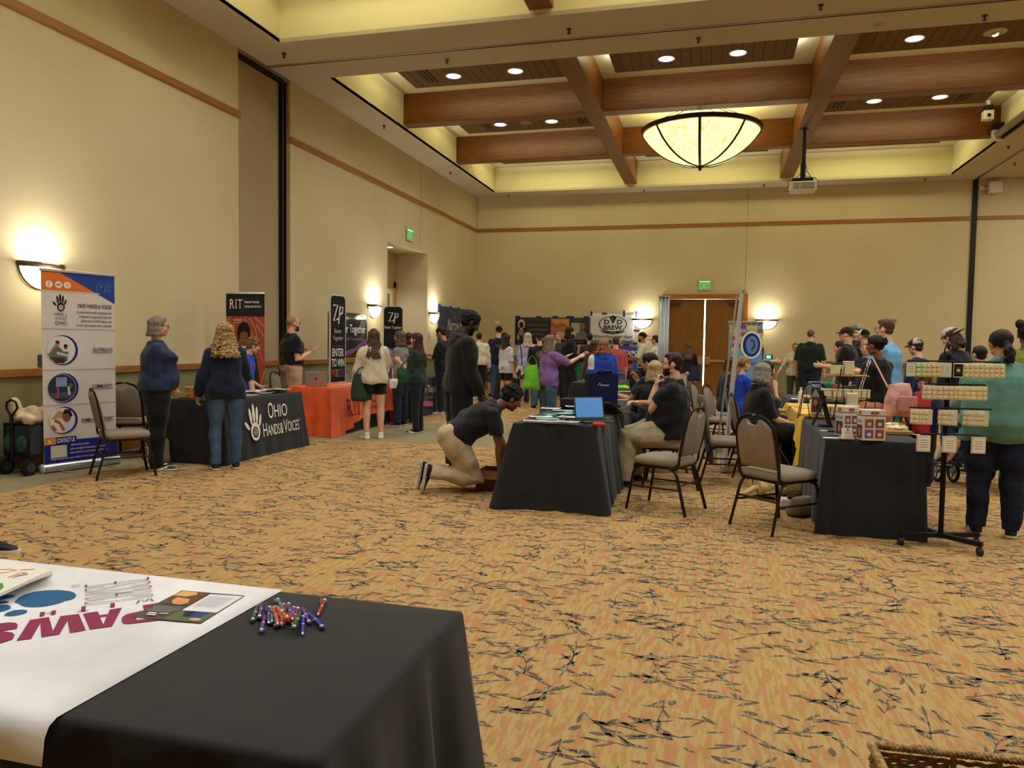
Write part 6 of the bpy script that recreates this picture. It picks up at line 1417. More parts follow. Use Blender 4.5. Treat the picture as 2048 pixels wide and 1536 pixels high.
# --- orange table
q = G(632, 768, .755); laptop((-5.98, 10.62, .752), PI + .42, 112, '#E8ECF2', '#B9B9C2', 'open silver laptop seen from behind on the orange table', .33, .23, .5, '#26262C')
for i, (x, y, c, lab) in enumerate([(-5.80, 11.1, '#E2C9A0', 'tan leaflet nearest the silver laptop'), (-5.78, 11.4, '#D8B48A', 'orange tinted leaflet beside the tan one'), (-5.95, 11.5, '#E0DCD8', 'white leaflet at the back of the orange table'), (-5.78, 11.75, '#E8E4E0', 'white leaflet by the dark green tote'), (-6.0, 11.9, '#B8484A', 'red leaflet at the back of the orange table'), (-5.8, 12.1, '#DCD8D4', 'pale leaflet at the far end of the orange table')]): sheet(x, y, .754 + .002 * i, .2, .26, .2 * i, c, lab, 'leaflets on the orange table', [(-.4, -.3, .3, -.1, '#B85A4A'), (-.4, .1, .3, .2, '#6A6A6A')])
laptop((-5.85, 14.4, .752), PI / 2 - .5, 110, '#4FA8E0', '#1A1A1C', 'small glowing blue screen on the black table with the pink swoosh', .30, .2, .9)
# --- open box by the kneeling man
def openbox(x, y, rz, w_, d, h_, label, col='#8A5F35'):
    t = thing('cardboard_box', label, 'box', (x, y, 0), rz, 'cardboard boxes on the floor'); m_ = M(col, .85)
    a = MB(); th = .006; a.bx((-w_ / 2, -d / 2, 0), (w_ / 2, d / 2, th)); a.bx((-w_ / 2, -d / 2, 0), (w_ / 2, -d / 2 + th, h_)); a.bx((-w_ / 2, d / 2 - th, 0), (w_ / 2, d / 2, h_)); a.bx((-w_ / 2, -d / 2, 0), (-w_ / 2 + th, d / 2, h_)); a.bx((w_ / 2 - th, -d / 2, 0), (w_ / 2, d / 2, h_)); a.build('carton', m_, t)
    for s_ in (-1, 1): MB().box((0, s_ * (d / 2 + .05), h_ - .03), (w_, .12, .004), rot=(s_ * -.6, 0, 0)).build('flap', m_, t)
    return t
openbox(-2.06, 7.22, -.05, .36, .28, .20, 'open brown box the kneeling man reaches into', '#7A4F2C')
openbox(-.98, 8.75, 0, .40, .3, .25, 'brown box on the floor under the tables, behind the laptop table', '#7A4F2C')
for i, (dx, dy) in enumerate([(.02, .0), (.10, .05)]):
    t = thing('water_bottle', ['clear bottle top inside the open brown box', 'clear bottle standing at the right side of the open brown box'][i], 'bottle', (-2.06 + dx, 7.22 + dy, .01), 0, 'bottles in the open box'); MB().lathe([(0, 0), (.03, 0), (.032, .15), (.014, .2), (.014, .23), (0, .23)], seg=16).build('body', M('#C9CDCE', .1, spec=.7), t, 50); MB().lathe([(0, .225), (.016, .225), (.016, .245), (0, .245)], seg=12).build('cap', M('#E8E8E8', .4), t)
# --- floor bags
def bag(label, pos, rz, w_, h_, d, col, strap=.25, name='tote_bag', cat='bag', group=None, taper=.8, kind='fabric', col2=None, seed=1):
    """soft bag hanging from its strap; origin at the bag's top middle"""
    t = thing(name, label, cat, pos, rz, group); a = MB()
    rings = []
    for k in range(9):
        v = k / 8; ww = w_ / 2 * (taper + (1 - taper) * math.sin(v * PI / 2)); dd = d / 2 * (.35 + .65 * math.sin(min(1, v * 1.2) * PI / 2)) * (1 if v < .95 else .7)
        rings.append([(ww * math.copysign(abs(math.cos(q)) ** .6, math.cos(q)), dd * math.sin(q), -h_ * v) for q in [2 * PI * i / 20 for i in range(20)]])
    a.loft(rings); solid(a, .012, 'pouch', M(col, .75, kind=kind, col2=col2), t, 2, .014, 22, seed)
    if strap: 
        for s_ in (-1, 1): MB().tube([(-w_ * .28, s_ * d * .12, -.02), (-w_ * .16, s_ * .01, strap * .7), (0, 0, strap), (w_ * .16, s_ * .01, strap * .7), (w_ * .28, s_ * d * .12, -.02)], .012, 6, ry=.003).build('strap', M(col, .75, kind=kind, col2=col2), t, 60)
    return t
bag('cream cloth bag on the floor at the end of the hand logo table', (-6.28, 7.48, .28), .4, .26, .27, .14, '#B8A68A', 0)
bag('small black bag standing at the right picture edge on the carpet', (1.30, 3.02, .32), .2, .3, .32, .18, '#121214', .0)
# shoe of somebody outside the left edge
t = thing('sneaker', 'black and white sneaker tip at the left picture edge', 'shoe', (-4.64, 3.98, 0), -1.45)
a = MB(); a.loft([[(w_ * math.cos(q), y, max(.003, hh / 2 + hh / 2 * math.sin(q))) for q in [2 * PI * k / 14 for k in range(14)]] for y, w_, hh in [(-.14, .028, .06), (-.08, .038, .09), (0, .042, .08), (.07, .046, .055), (.13, .036, .04), (.155, .02, .02)]]); a.build('upper', M('#16161A', .6), t, 180)
a = MB(); a.loft([[(w_ * s_, y, z) for y, w_ in prof_] + [] for z in (0, .022) for s_, prof_ in ((1, [(-.15, .03), (-.08, .042), (0, .046), (.07, .05), (.14, .04), (.165, .015), (.165, -.015), (.14, -.04), (.07, -.05), (0, -.046), (-.08, -.042), (-.15, -.03)]),)]); a.build('sole', M('#E6E2DC', .5), t, 40)
# --- folding wagon behind the banner
t = thing('folding_wagon', 'dark folding wagon with teal pockets half hidden by the white banner', 'wagon', (-7.03, 6.30, 0), 0)
fm = M('#1C1C1E', .45, .4); tf = M('#27484A', .85, kind='fabric')
a = MB(); a.bx((-.17, .02, .22), (.14, .8, .25)); a.build('bed', tf, t)
a = MB(); a.bx((-.17, .0, .22), (.14, .02, .52)); a.bx((-.18, .0, .22), (-.165, .8, .52)); a.bx((.13, .0, .22), (.145, .8, .52)); a.bx((-.17, .78, .22), (.14, .8, .52)); a.build('fabric_body', M('#2A3234', .9, kind='fabric'), t)
for x in (-.1, .06): 
    b = MB(); b.ell((x, -.015, .33), (.062, .03, .09)); b.build('pocket', tf, t, 180)
a = MB(); a.tube([(-.18, 0, .2), (-.18, 0, .54), (.14, 0, .54), (.14, 0, .2)], .012, 8, closed=True); a.tube([(-.18, 0, .53), (-.18, .8, .53)], .01, 8); a.tube([(.14, 0, .53), (.14, .8, .53)], .01, 8); a.tube([(-.18, 0, .22), (.14, 0, .22)], .016, 8); a.build('frame', fm, t, 60)
a = MB(); a.tube([(-.03, -.05, .15), (-.05, -.03, .45), (-.065, -.02, .62)], .018, 8); a.build('pull_bar', fm, t, 60)
a = MB(); a.tube([(-.065, -.02, .62), (-.125, -.02, .70), (-.12, -.02, .76), (-.06, -.02, .79), (0.0, -.02, .77), (.02, -.02, .71), (-.03, -.02, .65)], .012, 8, closed=True); a.build('handle', m_black, t, 60)
for x, y in ((-.17, .0), (.13, .0), (-.17, .75), (.13, .75)):
    w_ = MB(); w_.tube([(x - .028, y, .085), (x + .028, y, .085)], .083, 24); o = w_.build('wheel', M('#17171A', .7), t, 50)
    b = MB(); 
    for s_ in (-1, 1): b.tube([(x + s_ * .03, y, .085), (x + s_ * .033, y, .085)], .05, 20)
    for k in range(6): b.box((x, y + .03 * math.cos(k * PI / 3), .085 + .03 * math.sin(k * PI / 3)), (.064, .012, .012))
    b.build('hub', M('#4A4A4E', .4, .3), o, 50)
    MB().tube([(x, y, .085), (x, y + .03, .17), (x, y + .02, .22)], .014, 8).build('fork', fm, t, 60)
a = MB(); a.ell((0, .32, .60), (.16, .34, .10)); a.ell((-.09, .06, .68), (.055, .06, .13), (0, -.35, 0)); a.ell((.04, .14, .66), (.10, .08, .07)); a.ell((.10, .02, .58), (.06, .05, .07)); bl_ = solid(a, .014, 'blanket', M('#CDBB98', .9, kind='fabric'), None, 2, .02, 24, 5); bl_.name = 'blanket'; bl_.location = (-7.03, 6.30, 0); tag(bl_, 'beige blanket heaped over the folding wagon', 'blanket')
# --- warmer cartons and wax table
def on(px, py, z=.752): q = G(px, py, z); return q
def carton(px, py, rz, w_, d, h_, label):
    q = on(px, py); t = thing('carton', label, 'box', (q.x, q.y, .7535), rz, 'wax warmer cartons'); MB().box((0, 0, h_ / 2), (w_, d, h_)).build('box', M('#D9CFC4', .5), t, bevel=.003)
    for fr, ww in ((frame((-w_ / 2, -d / 2, 0), (1, 0, 0), (0, 0, 1)), w_), (frame((-w_ / 2, d / 2, 0), (0, -1, 0), (0, 0, 1)), d)):
        p = Print(fr); p.rect(0, h_ * .80, ww, h_ * .825, '#4A3A34'); p.oval(ww * .5, h_ * .90, ww * .2, h_ * .05, '#A82A2A'); p.rect(ww * .42, h_ * .895, ww * .58, h_ * .905, '#E8D8CC')
        if ww == w_:
            for (a_, b_, c) in ((.08, .08, '#6A5A8A'), (.54, .08, '#8A4A3A'), (.08, .42, '#8A5A4A'), (.54, .42, '#7A4A44')): p.rect(ww * a_, h_ * b_, ww * (a_ + .38), h_ * (b_ + .28), c); p.oval(ww * (a_ + .19), h_ * (b_ + .12), ww * .09, h_ * .06, '#D8C4B4')
        else:
            p.rect(ww * .1, h_ * .06, ww * .9, h_ * .5, '#5A3A30'); p.oval(ww * .5, h_ * .26, ww * .14, h_ * .14, '#B88A70')
            for k in range(3): p.line([(ww * (.25 + .25 * k) + ww * .07 * math.cos(q_), h_ * .62 + ww * .07 * math.sin(q_)) for q_ in [2 * PI * j / 12 for j in range(13)]], .004, '#3A302C')
        p.build(t)
carton(1693, 871, .38, .13, .12, .235, 'white carton with pictures standing left, next to the black tablet stand')
carton(1741, 880, .22, .17, .12, .235, 'white carton with four small pictures standing nearest the table edge')
q = on(1690, 872)
t = thing('business_card_holder', 'cream card in a clear holder in front of the cartons', 'card holder', (on(1693, 878).x, on(1693, 878).y - .02, .7535), .25); MB().box((0, 0, .045), (.085, .004, .085), rot=(-.25, 0, 0)).build('card', M('#E6DFC8', .6), t); MB().box((0, .01, .01), (.10, .05, .02)).build('stand', m_clear, t, bevel=.003)
p = Print(frame((0, -.014, .045), (1, 0, 0), (0, .25, 1))); 
for k in range(4): p.rect(-.028, .02 - .014 * k, .028, .023 - .014 * k, '#8A8272')
p.oval(0, .032, .008, .008, '#5A4A3A'); p.build(t)
sheet(on(1662, 876).x, on(1662, 876).y, .7535, .12, .06, .1, '#EEEAE2', 'white card lying flat at the front left corner of the wax table', 'cards on the wax table', name='card', cat='card')
t = thing('marker', 'white and black marker lying behind the flat card', 'pen', (on(1655, 864).x, on(1655, 864).y, .76), 0); MB().tube([(-.06, 0, 0), (0, 0, 0)], .006, 10).build('body', m_paper, t, 50); MB().tube([(0, 0, 0), (.06, 0, 0)], .0065, 10).build('cap', m_black, t, 50)
q = on(1632, 852); t = thing('tablet_stand', 'black tablet leaning on a stand seen from the side', 'tablet', (q.x + .02, q.y, .7535), .1)
MB().box((.05, 0, .17), (.012, .16, .32), rot=(0, -.28, 0)).build('tablet', m_black, t, bevel=.004); MB().box((.0, 0, .14), (.012, .05, .29), rot=(0, .38, 0)).build('back_leg', m_black, t, bevel=.003); MB().box((.06, 0, .006), (.1, .12, .012)).build('foot', m_black, t)
# tiered easel shelf with jars
q = on(1625, 842); tx, ty = q.x + .10, q.y + .28
t = thing('display_shelf', 'two tier wooden display shelf on black wire easels', 'display shelf', (tx + .15, ty + .1, .7535), .1)
for k, (z, w_) in enumerate([(.02, .42), (.20, .55), (.43, .40)]): MB().box((-.15 + .10 * k + .05, .02 * k, z), (w_, .20, .015)).build('shelf_board', m_wood, t, bevel=.004)
for x in (-.32, .02, .30):
    a = MB(); a.tube([(x - .06, -.12, .0), (x, -.11, .54 if x > -.1 else .36), (x + .06, -.12, .0)], .006, 6); a.tube([(x, -.11, .5 if x > -.1 else .34), (x + .01, .12, 0)], .005, 6); a.build('wire_easel', m_black, t, 60)
def waxjar(x, y, z, label, w_=.08, h_=.07, dark=False, grp='cream wax jars'):
    t = thing('wax_jar', label, 'jar', (x, y, z), .1, grp); MB().box((0, 0, h_ / 2), (w_, w_, h_)).build('body', M('#E6DCB8', .5), t, bevel=.008); MB().box((0, 0, h_ + .008), (w_ * 1.03, w_ * 1.03, .014)).build('lid', M('#2A1A14', .4) if dark else M('#EFE8D0', .5), t, bevel=.004)
n_ = 0
for k in range(6): waxjar(tx + .02 + .088 * k - .03, ty + .12 + .012 * (k % 2), .7535 + .21, 'cream wax jar, %s on the middle shelf' % ['first from the left', 'second from the left', 'third from the left', 'third from the right', 'second from the right', 'last at the right'][k])
for k in range(3): waxjar(tx - .03 + .088 * k, ty + .10, .7535 + .03, 'cream wax jar on the bottom shelf, ' + ['leftmost', 'middle', 'rightmost'][k])
waxjar(tx + .16, ty + .14, .7535 + .44, 'large cream block with a dark lid on the top shelf', .10, .10, True); waxjar(tx + .27, ty + .14, .7535 + .44, 'cream block without dark lid on the top shelf', .09, .12)
q = on(1718, 845); t = thing('candle_block', 'pale square wax block standing on a white pedestal warmer', 'wax warmer', (q.x - .03, q.y + .25, .7535)); MB().lathe([(0, 0), (.05, 0), (.03, .03), (.025, .08), (.075, .12), (.08, .135), (0, .135)], seg=20).build('pedestal', M('#E4E0D2', .4), t, 40); MB().box((0, 0, .20), (.10, .10, .13)).build('block', M('#E0D6B0', .5), t, bevel=.008); MB().box((0, 0, .141), (.14, .14, .012)).build('tray', M('#EEE9DC', .4), t, bevel=.004)
q = on(1745, 848); waxjar(q.x + .0, q.y + .16, .7535, 'cream candle with a dark lid right of the pedestal warmer', .09, .12, True)
q = on(1598, 812, .75); 
t = thing('sign_holder', 'grey framed price sign standing on the display shelf', 'sign', (tx - .05, ty - .02, .7535 + .212), .1); MB().box((0, 0, .08), (.10, .008, .155)).build('frame', M('#9AA0A8', .4), t, bevel=.003); p = Print(frame((0, -.0045, .08), (1, 0, 0), (0, 0, 1))); p.rect(-.043, -.07, .043, .07, '#2A3642'); p.text('PRICE', 0, .022, .028, '#E6E8EA', w=.07, align='c', bold=.03); p.poly([(-.04, -.07), (0, .01), (.04, -.07)], '#A89A8A'); p.build(t)
t = thing('photo_print', 'brown picture print hanging on the shelf front', 'picture', (tx - .04, ty - .03, .7535 + .10), .1); MB().box((0, 0, .04), (.09, .004, .15)).build('print', M('#5A3A2A', .5), t); p = Print(frame((0, -.0025, .04), (1, 0, 0), (0, 0, 1))); p.oval(-.01, .02, .02, .03, '#A8785A'); p.oval(.02, -.02, .022, .03, '#2A1A14'); p.build(t)
t = thing('wooden_tray', 'low wooden tray filled with small wax shapes', 'tray', (on(1785, 868).x, on(1785, 868).y + .10, .7535), .1); a = MB(); a.bx((-.13, -.16, 0), (.13, .16, .03)); a.build('tray', m_wood, t, bevel=.004)
for i in range(14):
    o = MB(); k = i % 3
    if k == 0: o.ell((0, 0, .015), (.028, .028, .016))
    elif k == 1: o.box((0, 0, .015), (.04, .04, .03))
    else: o.lathe([(0, 0), (.02, 0), (.026, .02), (.01, .035), (0, .035)], seg=14)
    q = o.build('wax_melt', m_wax, None, 50 if k != 1 else None, bevel=.004 if k == 1 else 0); c_ = on(1785, 868); q.location = (c_.x - .10 + .05 * (i % 5), c_.y + .0 + .055 * (i // 5) + .03, .785 + (.02 if i > 9 else 0)); tag(q, 'small cream wax shape heaped in the wooden tray', 'wax melt', 'wax shapes in the tray')
sheet(on(1815, 868).x, on(1815, 868).y, .756, .20, .035, -.7, '#EEEAE0', 'white paper strip lying right of the wooden tray', 'papers on the wax table', name='paper_strip', cat='paper')
# yellow table
def bottle(px, py, lab, z=.752, col='#D8D8D0', cap='#F0EEE6', h_=.2, grp='bottles on the yellow cloth'):
    q = on(px, py, z); t = thing('bottle', lab, 'bottle', (q.x, q.y, z), 0, grp); MB().lathe([(0, 0), (.032, 0), (.034, h_ * .62), (.03, h_ * .72), (.013, h_ * .85), (.013, h_ * .93), (0, h_ * .93)], seg=18).build('body', M(col, .15, spec=.6), t, 50); MB().lathe([(0, h_ * .93), (.016, h_ * .93), (.016, h_), (0, h_)], seg=14).build('cap', M(cap, .4), t, 50); MB().lathe([(.0345, h_ * .25), (.0345, h_ * .5)], seg=18).build('label_band', M('#E4DDB0', .5), t, 180)
bottle(1601, 806, 'clear bottle standing at the far end of the yellow cloth'); bottle(1625, 815, 'clear bottle on the yellow cloth beside the price sign')
for i, (px, py, lab) in enumerate([(1595, 812, 'pink leaflet lying flat on the yellow cloth'), (1612, 815, 'pale leaflet overlapping the pink one on the yellow cloth')]): q = on(px, py, .753); sheet(q.x, q.y, .753 + .002 * i, .22, .16, .4 * i, ['#C9A890', '#D8C9B0'][i], lab, 'leaflets on the yellow cloth')
for i, (x, y, c, lab) in enumerate([(1.15, 11.15, '#E6E4EA', 'white leaflet at the near left of the purple leaflets'), (1.4, 11.2, '#6A5A9A', 'purple leaflet at the near edge'), (1.6, 11.2, '#E0DEE6', 'white leaflet at the near right corner'), (1.2, 11.5, '#7A6AA8', 'purple leaflet in the middle left'), (1.45, 11.55, '#E6E4EA', 'white leaflet in the middle'), (1.3, 11.85, '#5A4A8A', 'purple leaflet at the back'), (1.6, 11.9, '#DAD8E0', 'white leaflet at the back')]): sheet(x, y, .754 + .002 * i, .2, .26, .3 * i, c, lab, 'leaflets behind the yellow cloth', [(-.3, -.2, .3, .1, '#8A7AB8' if i % 2 == 0 else '#E0DCEA')])
t = thing('brochure_tray', 'low white tray with purple cards behind the yellow cloth', 'tray', (1.28, 10.98 + .1, .754)); MB().box((0, 0, .02), (.26, .12, .04)).build('tray', M('#26262A', .5), t, bevel=.004); MB().box((0, -.01, .045), (.22, .08, .02)).build('cards', M('#E4E2EA', .6), t)
bottle(1618, 783, 'small green bottle on the far black cloth', .752, '#3F8A5A', '#E8E8E0', .16, 'far bottles'); bottle(1624, 785, 'small clear bottle right of the green one', .752, '#B8C8C0', '#E8E8E0', .13, 'far bottles')
# --- spinner rack
rx, ry_ = 1.655, 6.18
t = thing('spinner_rack', 'black wheeled wire rack hung with packs beside the wax table', 'display rack', (rx, ry_, 0), .1)
a = MB(); a.cyl((0, 0, .08), (0, 0, 1.42), .018); a.build('pole', M('#120E0E', .4, .4), t, 50); a = MB(); a.tube([(.028 * math.cos(q), 0, 1.45 + .045 * math.sin(q)) for q in [2 * PI * k / 16 for k in range(16)]], .005, 6, closed=True); a.build('top_loop', m_black, t, 60)
for k, an in enumerate((-.9, .25, PI + .1, 1.8)):
    a = MB(); a.box((.15 * math.cos(an), .15 * math.sin(an), .085), (.30, .035, .035), rot=(0, 0, an)); a.build('leg', m_black, t, bevel=.004)
    b = MB(); cx_, cy_ = .285 * math.cos(an), .285 * math.sin(an); b.tube([(cx_ - .015, cy_, .03), (cx_ + .015, cy_, .03)], .03, 16); b.cyl((cx_, cy_, .05), (cx_, cy_, .08), .01); b.build('caster', M('#2A2A2C', .5), t, 50)
TIERS = [(1.372, .29, .33), (1.205, .17, .24), (1.03, .27, .29), (.84, .20, .22)]
for z, l_, r_ in TIERS:
    a = MB(); a.tube([(-l_, -.045, z), (r_, -.045, z)], .006, 6); a.tube([(0, 0, z), (0, -.045, z)], .006, 6)
    n = int((l_ + r_) / .06)
    for k in range(n): x = -l_ + .02 + k * .06; a.tube([(x, -.045, z), (x, -.075, z - .002), (x, -.08, z + .01)], .0025, 5)
    a.build('hanging_arm', m_black, t, 60)
Rk = Matrix.Rotation(.1, 4, 'Z')
_pk = {}
def pack(x, z, h_, w_, col, kind_, label, yaw=0):
    key = (h_, w_, col, kind_)
    pos = V3((rx, ry_, 0)) + (Rk @ V3((x, -.068, z - .006)))
    if key in _pk: t = copy_tree(_pk[key]); t.location = pos; t.rotation_euler = (0, 0, .1 + yaw); tag(t, label)
    else:
        t = thing('wax_melt_pack', label, 'wax melt pack', pos, .1 + yaw, 'packs hung on the wheeled rack')
        MB().box((0, 0, -h_ / 2 - .005), (w_, .016, h_)).build('tray', M(col, .3, spec=.5), t, bevel=.003)
        a = MB()
        if kind_ == 'c':
            for i in range(2):
                for j in range(3): a.box(((i - .5) * w_ * .46, -.010, -.005 - h_ * (.2 + .3 * j)), (w_ * .36, .012, h_ * .22))
            a.build('wax_cubes', M('#EBDDB0' if col[1] in 'ED' else '#E2E8C8', .5), t, bevel=.003)
        else:
            p = Print(frame((0, -.0082, -.005 - h_ / 2), (1, 0, 0), (0, 0, 1))); p.rect(-w_ * .42, -h_ * .42, w_ * .42, h_ * .42, '#ECE6D4' if kind_ == 'l' else '#17140F')
            for k in range(4): p.rect(-w_ * .28, h_ * (.2 - .14 * k), w_ * .28, h_ * (.23 - .14 * k), '#7A7464')
            if kind_ == 'd': p.oval(0, 0, w_ * .18, w_ * .18, '#E2D29A')
            p.build(t, 'paper_label')
        _pk[key] = t
    return t
order = ['leftmost', 'second', 'third', 'fourth', 'fifth', 'sixth', 'seventh', 'eighth']
cl1 = ['#A8C89A', '#B4CC9E', '#D6D8BC', '#D8CFA8', '#DCC890', '#E0D0A0', '#D0D0C8', '#CFCFC8']
for k in range(8): pack(-.275 + .034 * k, 1.372, .105, .065, cl1[k], 'l' if k in (0, 6, 7) else 'c', 'wax pack on the top arm left of the pole, %s from left' % order[k], -.5)
for k in range(9): pack(.045 + .034 * k, 1.372, .105, .065, '#E3D9B8' if k < 5 else '#E6D6BC', 'd' if k == 0 else 'c', ('dark labelled wax pack right beside the pole on the top arm' if k == 0 else 'cream wax pack, number %s after the dark label on the top arm' % ['', 'one', 'two', 'three', 'four', 'five', 'six', 'seven', 'eight'][k]), -.4)
for k in range(5): pack(-.165 + .038 * k, 1.205, .10, .055, '#DCC9BE', 'c', 'rosy wax pack on the second arm, %s from the left' % order[k], -.3)
for k in range(5): pack(.045 + .042 * k, 1.205, .10, .055, '#E4D9AE', 'c', 'cream wax pack on the second arm, %s to the right of the pole' % ['first', 'second', 'third', 'fourth', 'fifth'][k], -.3)
for c_, x0_, nm_ in ((0, -.235, 'left'), (1, -.045, 'middle'), (2, .12, 'right')):
    n = [5, 4, 6][c_]
    for k in range(n): pack(x0_ + .021 * k, 1.03, .11, .066, '#D9CDB8', 'l' if k == n - 1 else 'c', 'wax pack in the %s bunch of the third arm, %s' % (nm_, ('front one with a paper label' if k == n - 1 else order[k] + ' from the left')), -.75)
for x, nm_ in ((-.17, 'left'), (.005, 'middle'), (.20, 'right')): pack(x, .84, .12, .095, '#D8CFB4', 'l', 'single label card hanging at the %s end of the lowest arm' % nm_, 0) if nm_ != 'middle' else pack(x, .84, .12, .095, '#D8CFB5', 'l', 'single label card hanging in front of the pole on the lowest arm', 0)
# --- stroller
t = thing('stroller', 'black stroller with grey spoked wheels behind the wheeled rack', 'stroller', (2.75, 9.05, 0), .25)
sf = M('#1A1A1C', .5, .3); 
for x, y, r in ((-.27, .28, .115), (-.12, .24, .115), (.32, -.25, .14), (.32, .35, .14)):
    b = MB(); n = 24; b.tube([(x, y + (r - .018) * math.cos(q), r + (r - .018) * math.sin(q)) for q in [2 * PI * k / n for k in range(n)]], .018, 8, closed=True); o = b.build('wheel', M('#141416', .8), t, 60)
    b = MB(); b.tube([(x - .02, y, r), (x + .02, y, r)], .022, 12)
    for k in range(5): q = 2 * PI * k / 5; b.tube([(x, y, r), (x, y + (r - .03) * math.cos(q), r + (r - .03) * math.sin(q))], .008, 6)
    b.tube([(x, y + (r - .035) * math.cos(q), r + (r - .035) * math.sin(q)) for q in [2 * PI * k / n for k in range(n)]], .007, 6, closed=True); b.build('spokes', M('#8A8A8C', .4, .4), o, 60)
a = MB(); a.tube([(-.2, .26, .2), (-.2, .1, .34), (.0, .05, .42), (.35, .05, .95), (.42, .05, 1.0)], .014, 8); a.tube([(.32, -.25, .14), (.2, .0, .34), (-.1, .0, .36)], .014, 8); a.tube([(.32, .35, .14), (.2, .1, .34)], .014, 8); a.tube([(-.1, -.2, .40), (.3, -.22, .72)], .016, 8); a.build('frame', M('#8E9094', .35, .7), t, 60)
a = MB(); a.ell((.12, .05, .27), (.26, .22, .10)); solid(a, .015, 'basket', M('#121214', .9, kind='fabric'), t, 2, .008, 20, 3)
a = MB(); a.loft([[(-.16, -.2, .38), (-.16, .26, .38), (-.16, .26, .44), (-.16, -.2, .44)], [(.12, -.2, .42), (.12, .26, .42), (.14, .26, .50), (.14, -.2, .50)], [(.26, -.18, .85), (.26, .24, .85), (.33, .24, .88), (.33, -.18, .88)]]); a.build('seat', M('#1C1C20', .9, kind='fabric'), t, bevel=.02)
MB().tube([(-.18, -.16, .62), (-.22, .02, .63), (-.18, .22, .62)], .02, 8).build('front_bar', m_black, t, 60); MB().box((-.26, .03, .30), (.12, .3, .02)).build('footrest', m_black, t)
# --- basket at the lower right, on the carpet
t = thing('seagrass_basket', 'woven seagrass basket with a handle hole at the bottom right corner', 'basket', (0, 0, 0))
P0 = G(1742, 1487, .30); P1 = G(2150, 1532, .30); e1 = (P1 - P0).normalized(); e2 = V3((e1.y, -e1.x, 0)); LB_, WB_ = .56, .40; P0.z = 0
def bq(u, v, z, o=0): # u along far side, v towards camera
    k = .93 + .07 * z / .3; cu, cv = LB_ / 2, WB_ / 2
    return P0 + e1 * (cu + (u - cu) * k) + e2 * (cv + (v - cv) * k) + V3((0, 0, z))
ms = M('#C2A06A', .8, kind='curl', col2='#8E6C3A'); ms2 = M('#A07E48', .85, kind='curl', col2='#6A4E26')
rs_ = random.Random(5)
def rope(pts, r, m, nm, par, tw=26):
    """twisted rope: three strands wound around the path"""
    L_ = []; P_ = [V3(p) for p in pts]; cum = [0]
    for i in range(1, len(P_)): cum.append(cum[-1] + (P_[i] - P_[i - 1]).length)
    a = MB(); n = max(8, int(cum[-1] / .006))
    for st in range(3):
        ps = []
        for i in range(n + 1):
            s_ = cum[-1] * i / n; k = max(j for j in range(len(cum)) if cum[j] <= s_ + 1e-9); k = min(k, len(P_) - 2); t_ = (s_ - cum[k]) / (cum[k + 1] - cum[k]); c = P_[k].lerp(P_[k + 1], t_)
            d = (P_[k + 1] - P_[k]).normalized(); a1 = d.orthogonal().normalized(); a2 = d.cross(a1); an = s_ * 2 * PI * tw + st * 2 * PI / 3
            ps.append(c + (a1 * math.cos(an) + a2 * math.sin(an)) * r * .5)
        a.tube(ps, r * .62, 6)
    return a.build(nm, m, par, 180)
def wallrow(z, sides):
    for s_ in sides: pass
hole = (.22, .34)
body = MB()
for k in range(19):
    z = .006 + k * .0148; ph = k * PI
    def wp_(s_, A0, B0, off):
        p = A0.lerp(B0, s_); return p
    cs_ = [bq(0, 0, z), bq(LB_, 0, z), bq(LB_, WB_, z), bq(0, WB_, z)]
    for e in range(4):
        A0, B0 = cs_[e], cs_[(e + 1) % 4]; nrm = (B0 - A0).normalized().cross(V3((0, 0, 1))); n = int((B0 - A0).length / .012)
        pts = []; 
        for i in range(n + 1):
            s_ = i / n; p = A0.lerp(B0, s_) + nrm * .0045 * math.sin(i * PI / 2 + ph) + V3((0, 0, .0015 * math.sin(i * 1.7 + k)))
            dist = s_ * (B0 - A0).length
            if e == 0 and .205 < z < .265 and hole[0] - .006 < dist < hole[1] + .006:
                if len(pts) > 1: body.tube(pts, .0072, 6)
                pts = []; continue
            pts.append(p)
        if len(pts) > 1: body.tube(pts, .0072, 6)
body.build('woven_body', ms2, t, 180)
rope([bq(0, 0, .298), bq(LB_, 0, .298), bq(LB_, WB_, .298), bq(0, WB_, .298), bq(0, 0, .298)], .0125, ms, 'rim', t)
rope([bq(hole[0], 0, .29), bq(hole[0], 0, .205), bq(hole[1], 0, .205), bq(hole[1], 0, .29)], .008, ms, 'handle_edge', t)
bt_ = MB(); bt_.add([bq(.02, .02, .004), bq(LB_ - .02, .02, .004), bq(LB_ - .02, WB_ - .02, .004), bq(.02, WB_ - .02, .004)], [(0, 3, 2, 1)]); bt_.build('bottom', ms2, t)
q = bq(.32, .10, 0); g_ = MB(); g_.bx((-.07, -.05, .02), (.07, .05, .27)); o = g_.build('gift_box', M('#0E4A3A', .6), None, bevel=.004); o.location = (q.x, q.y, 0); o.rotation_euler = (0, 0, math.atan2(e1.y, e1.x)); tag(o, 'dark green box inside the seagrass basket', 'box')
q = bq(.06, .14, 0); o = MB().ell((0, 0, .15), (.05, .05, .145)).build('pale_ball', M('#CFC4D8', .5), None, 180); o.location = (q.x, q.y, .0); tag(o, 'pale lilac rounded thing inside the basket by its left rim', 'ball')
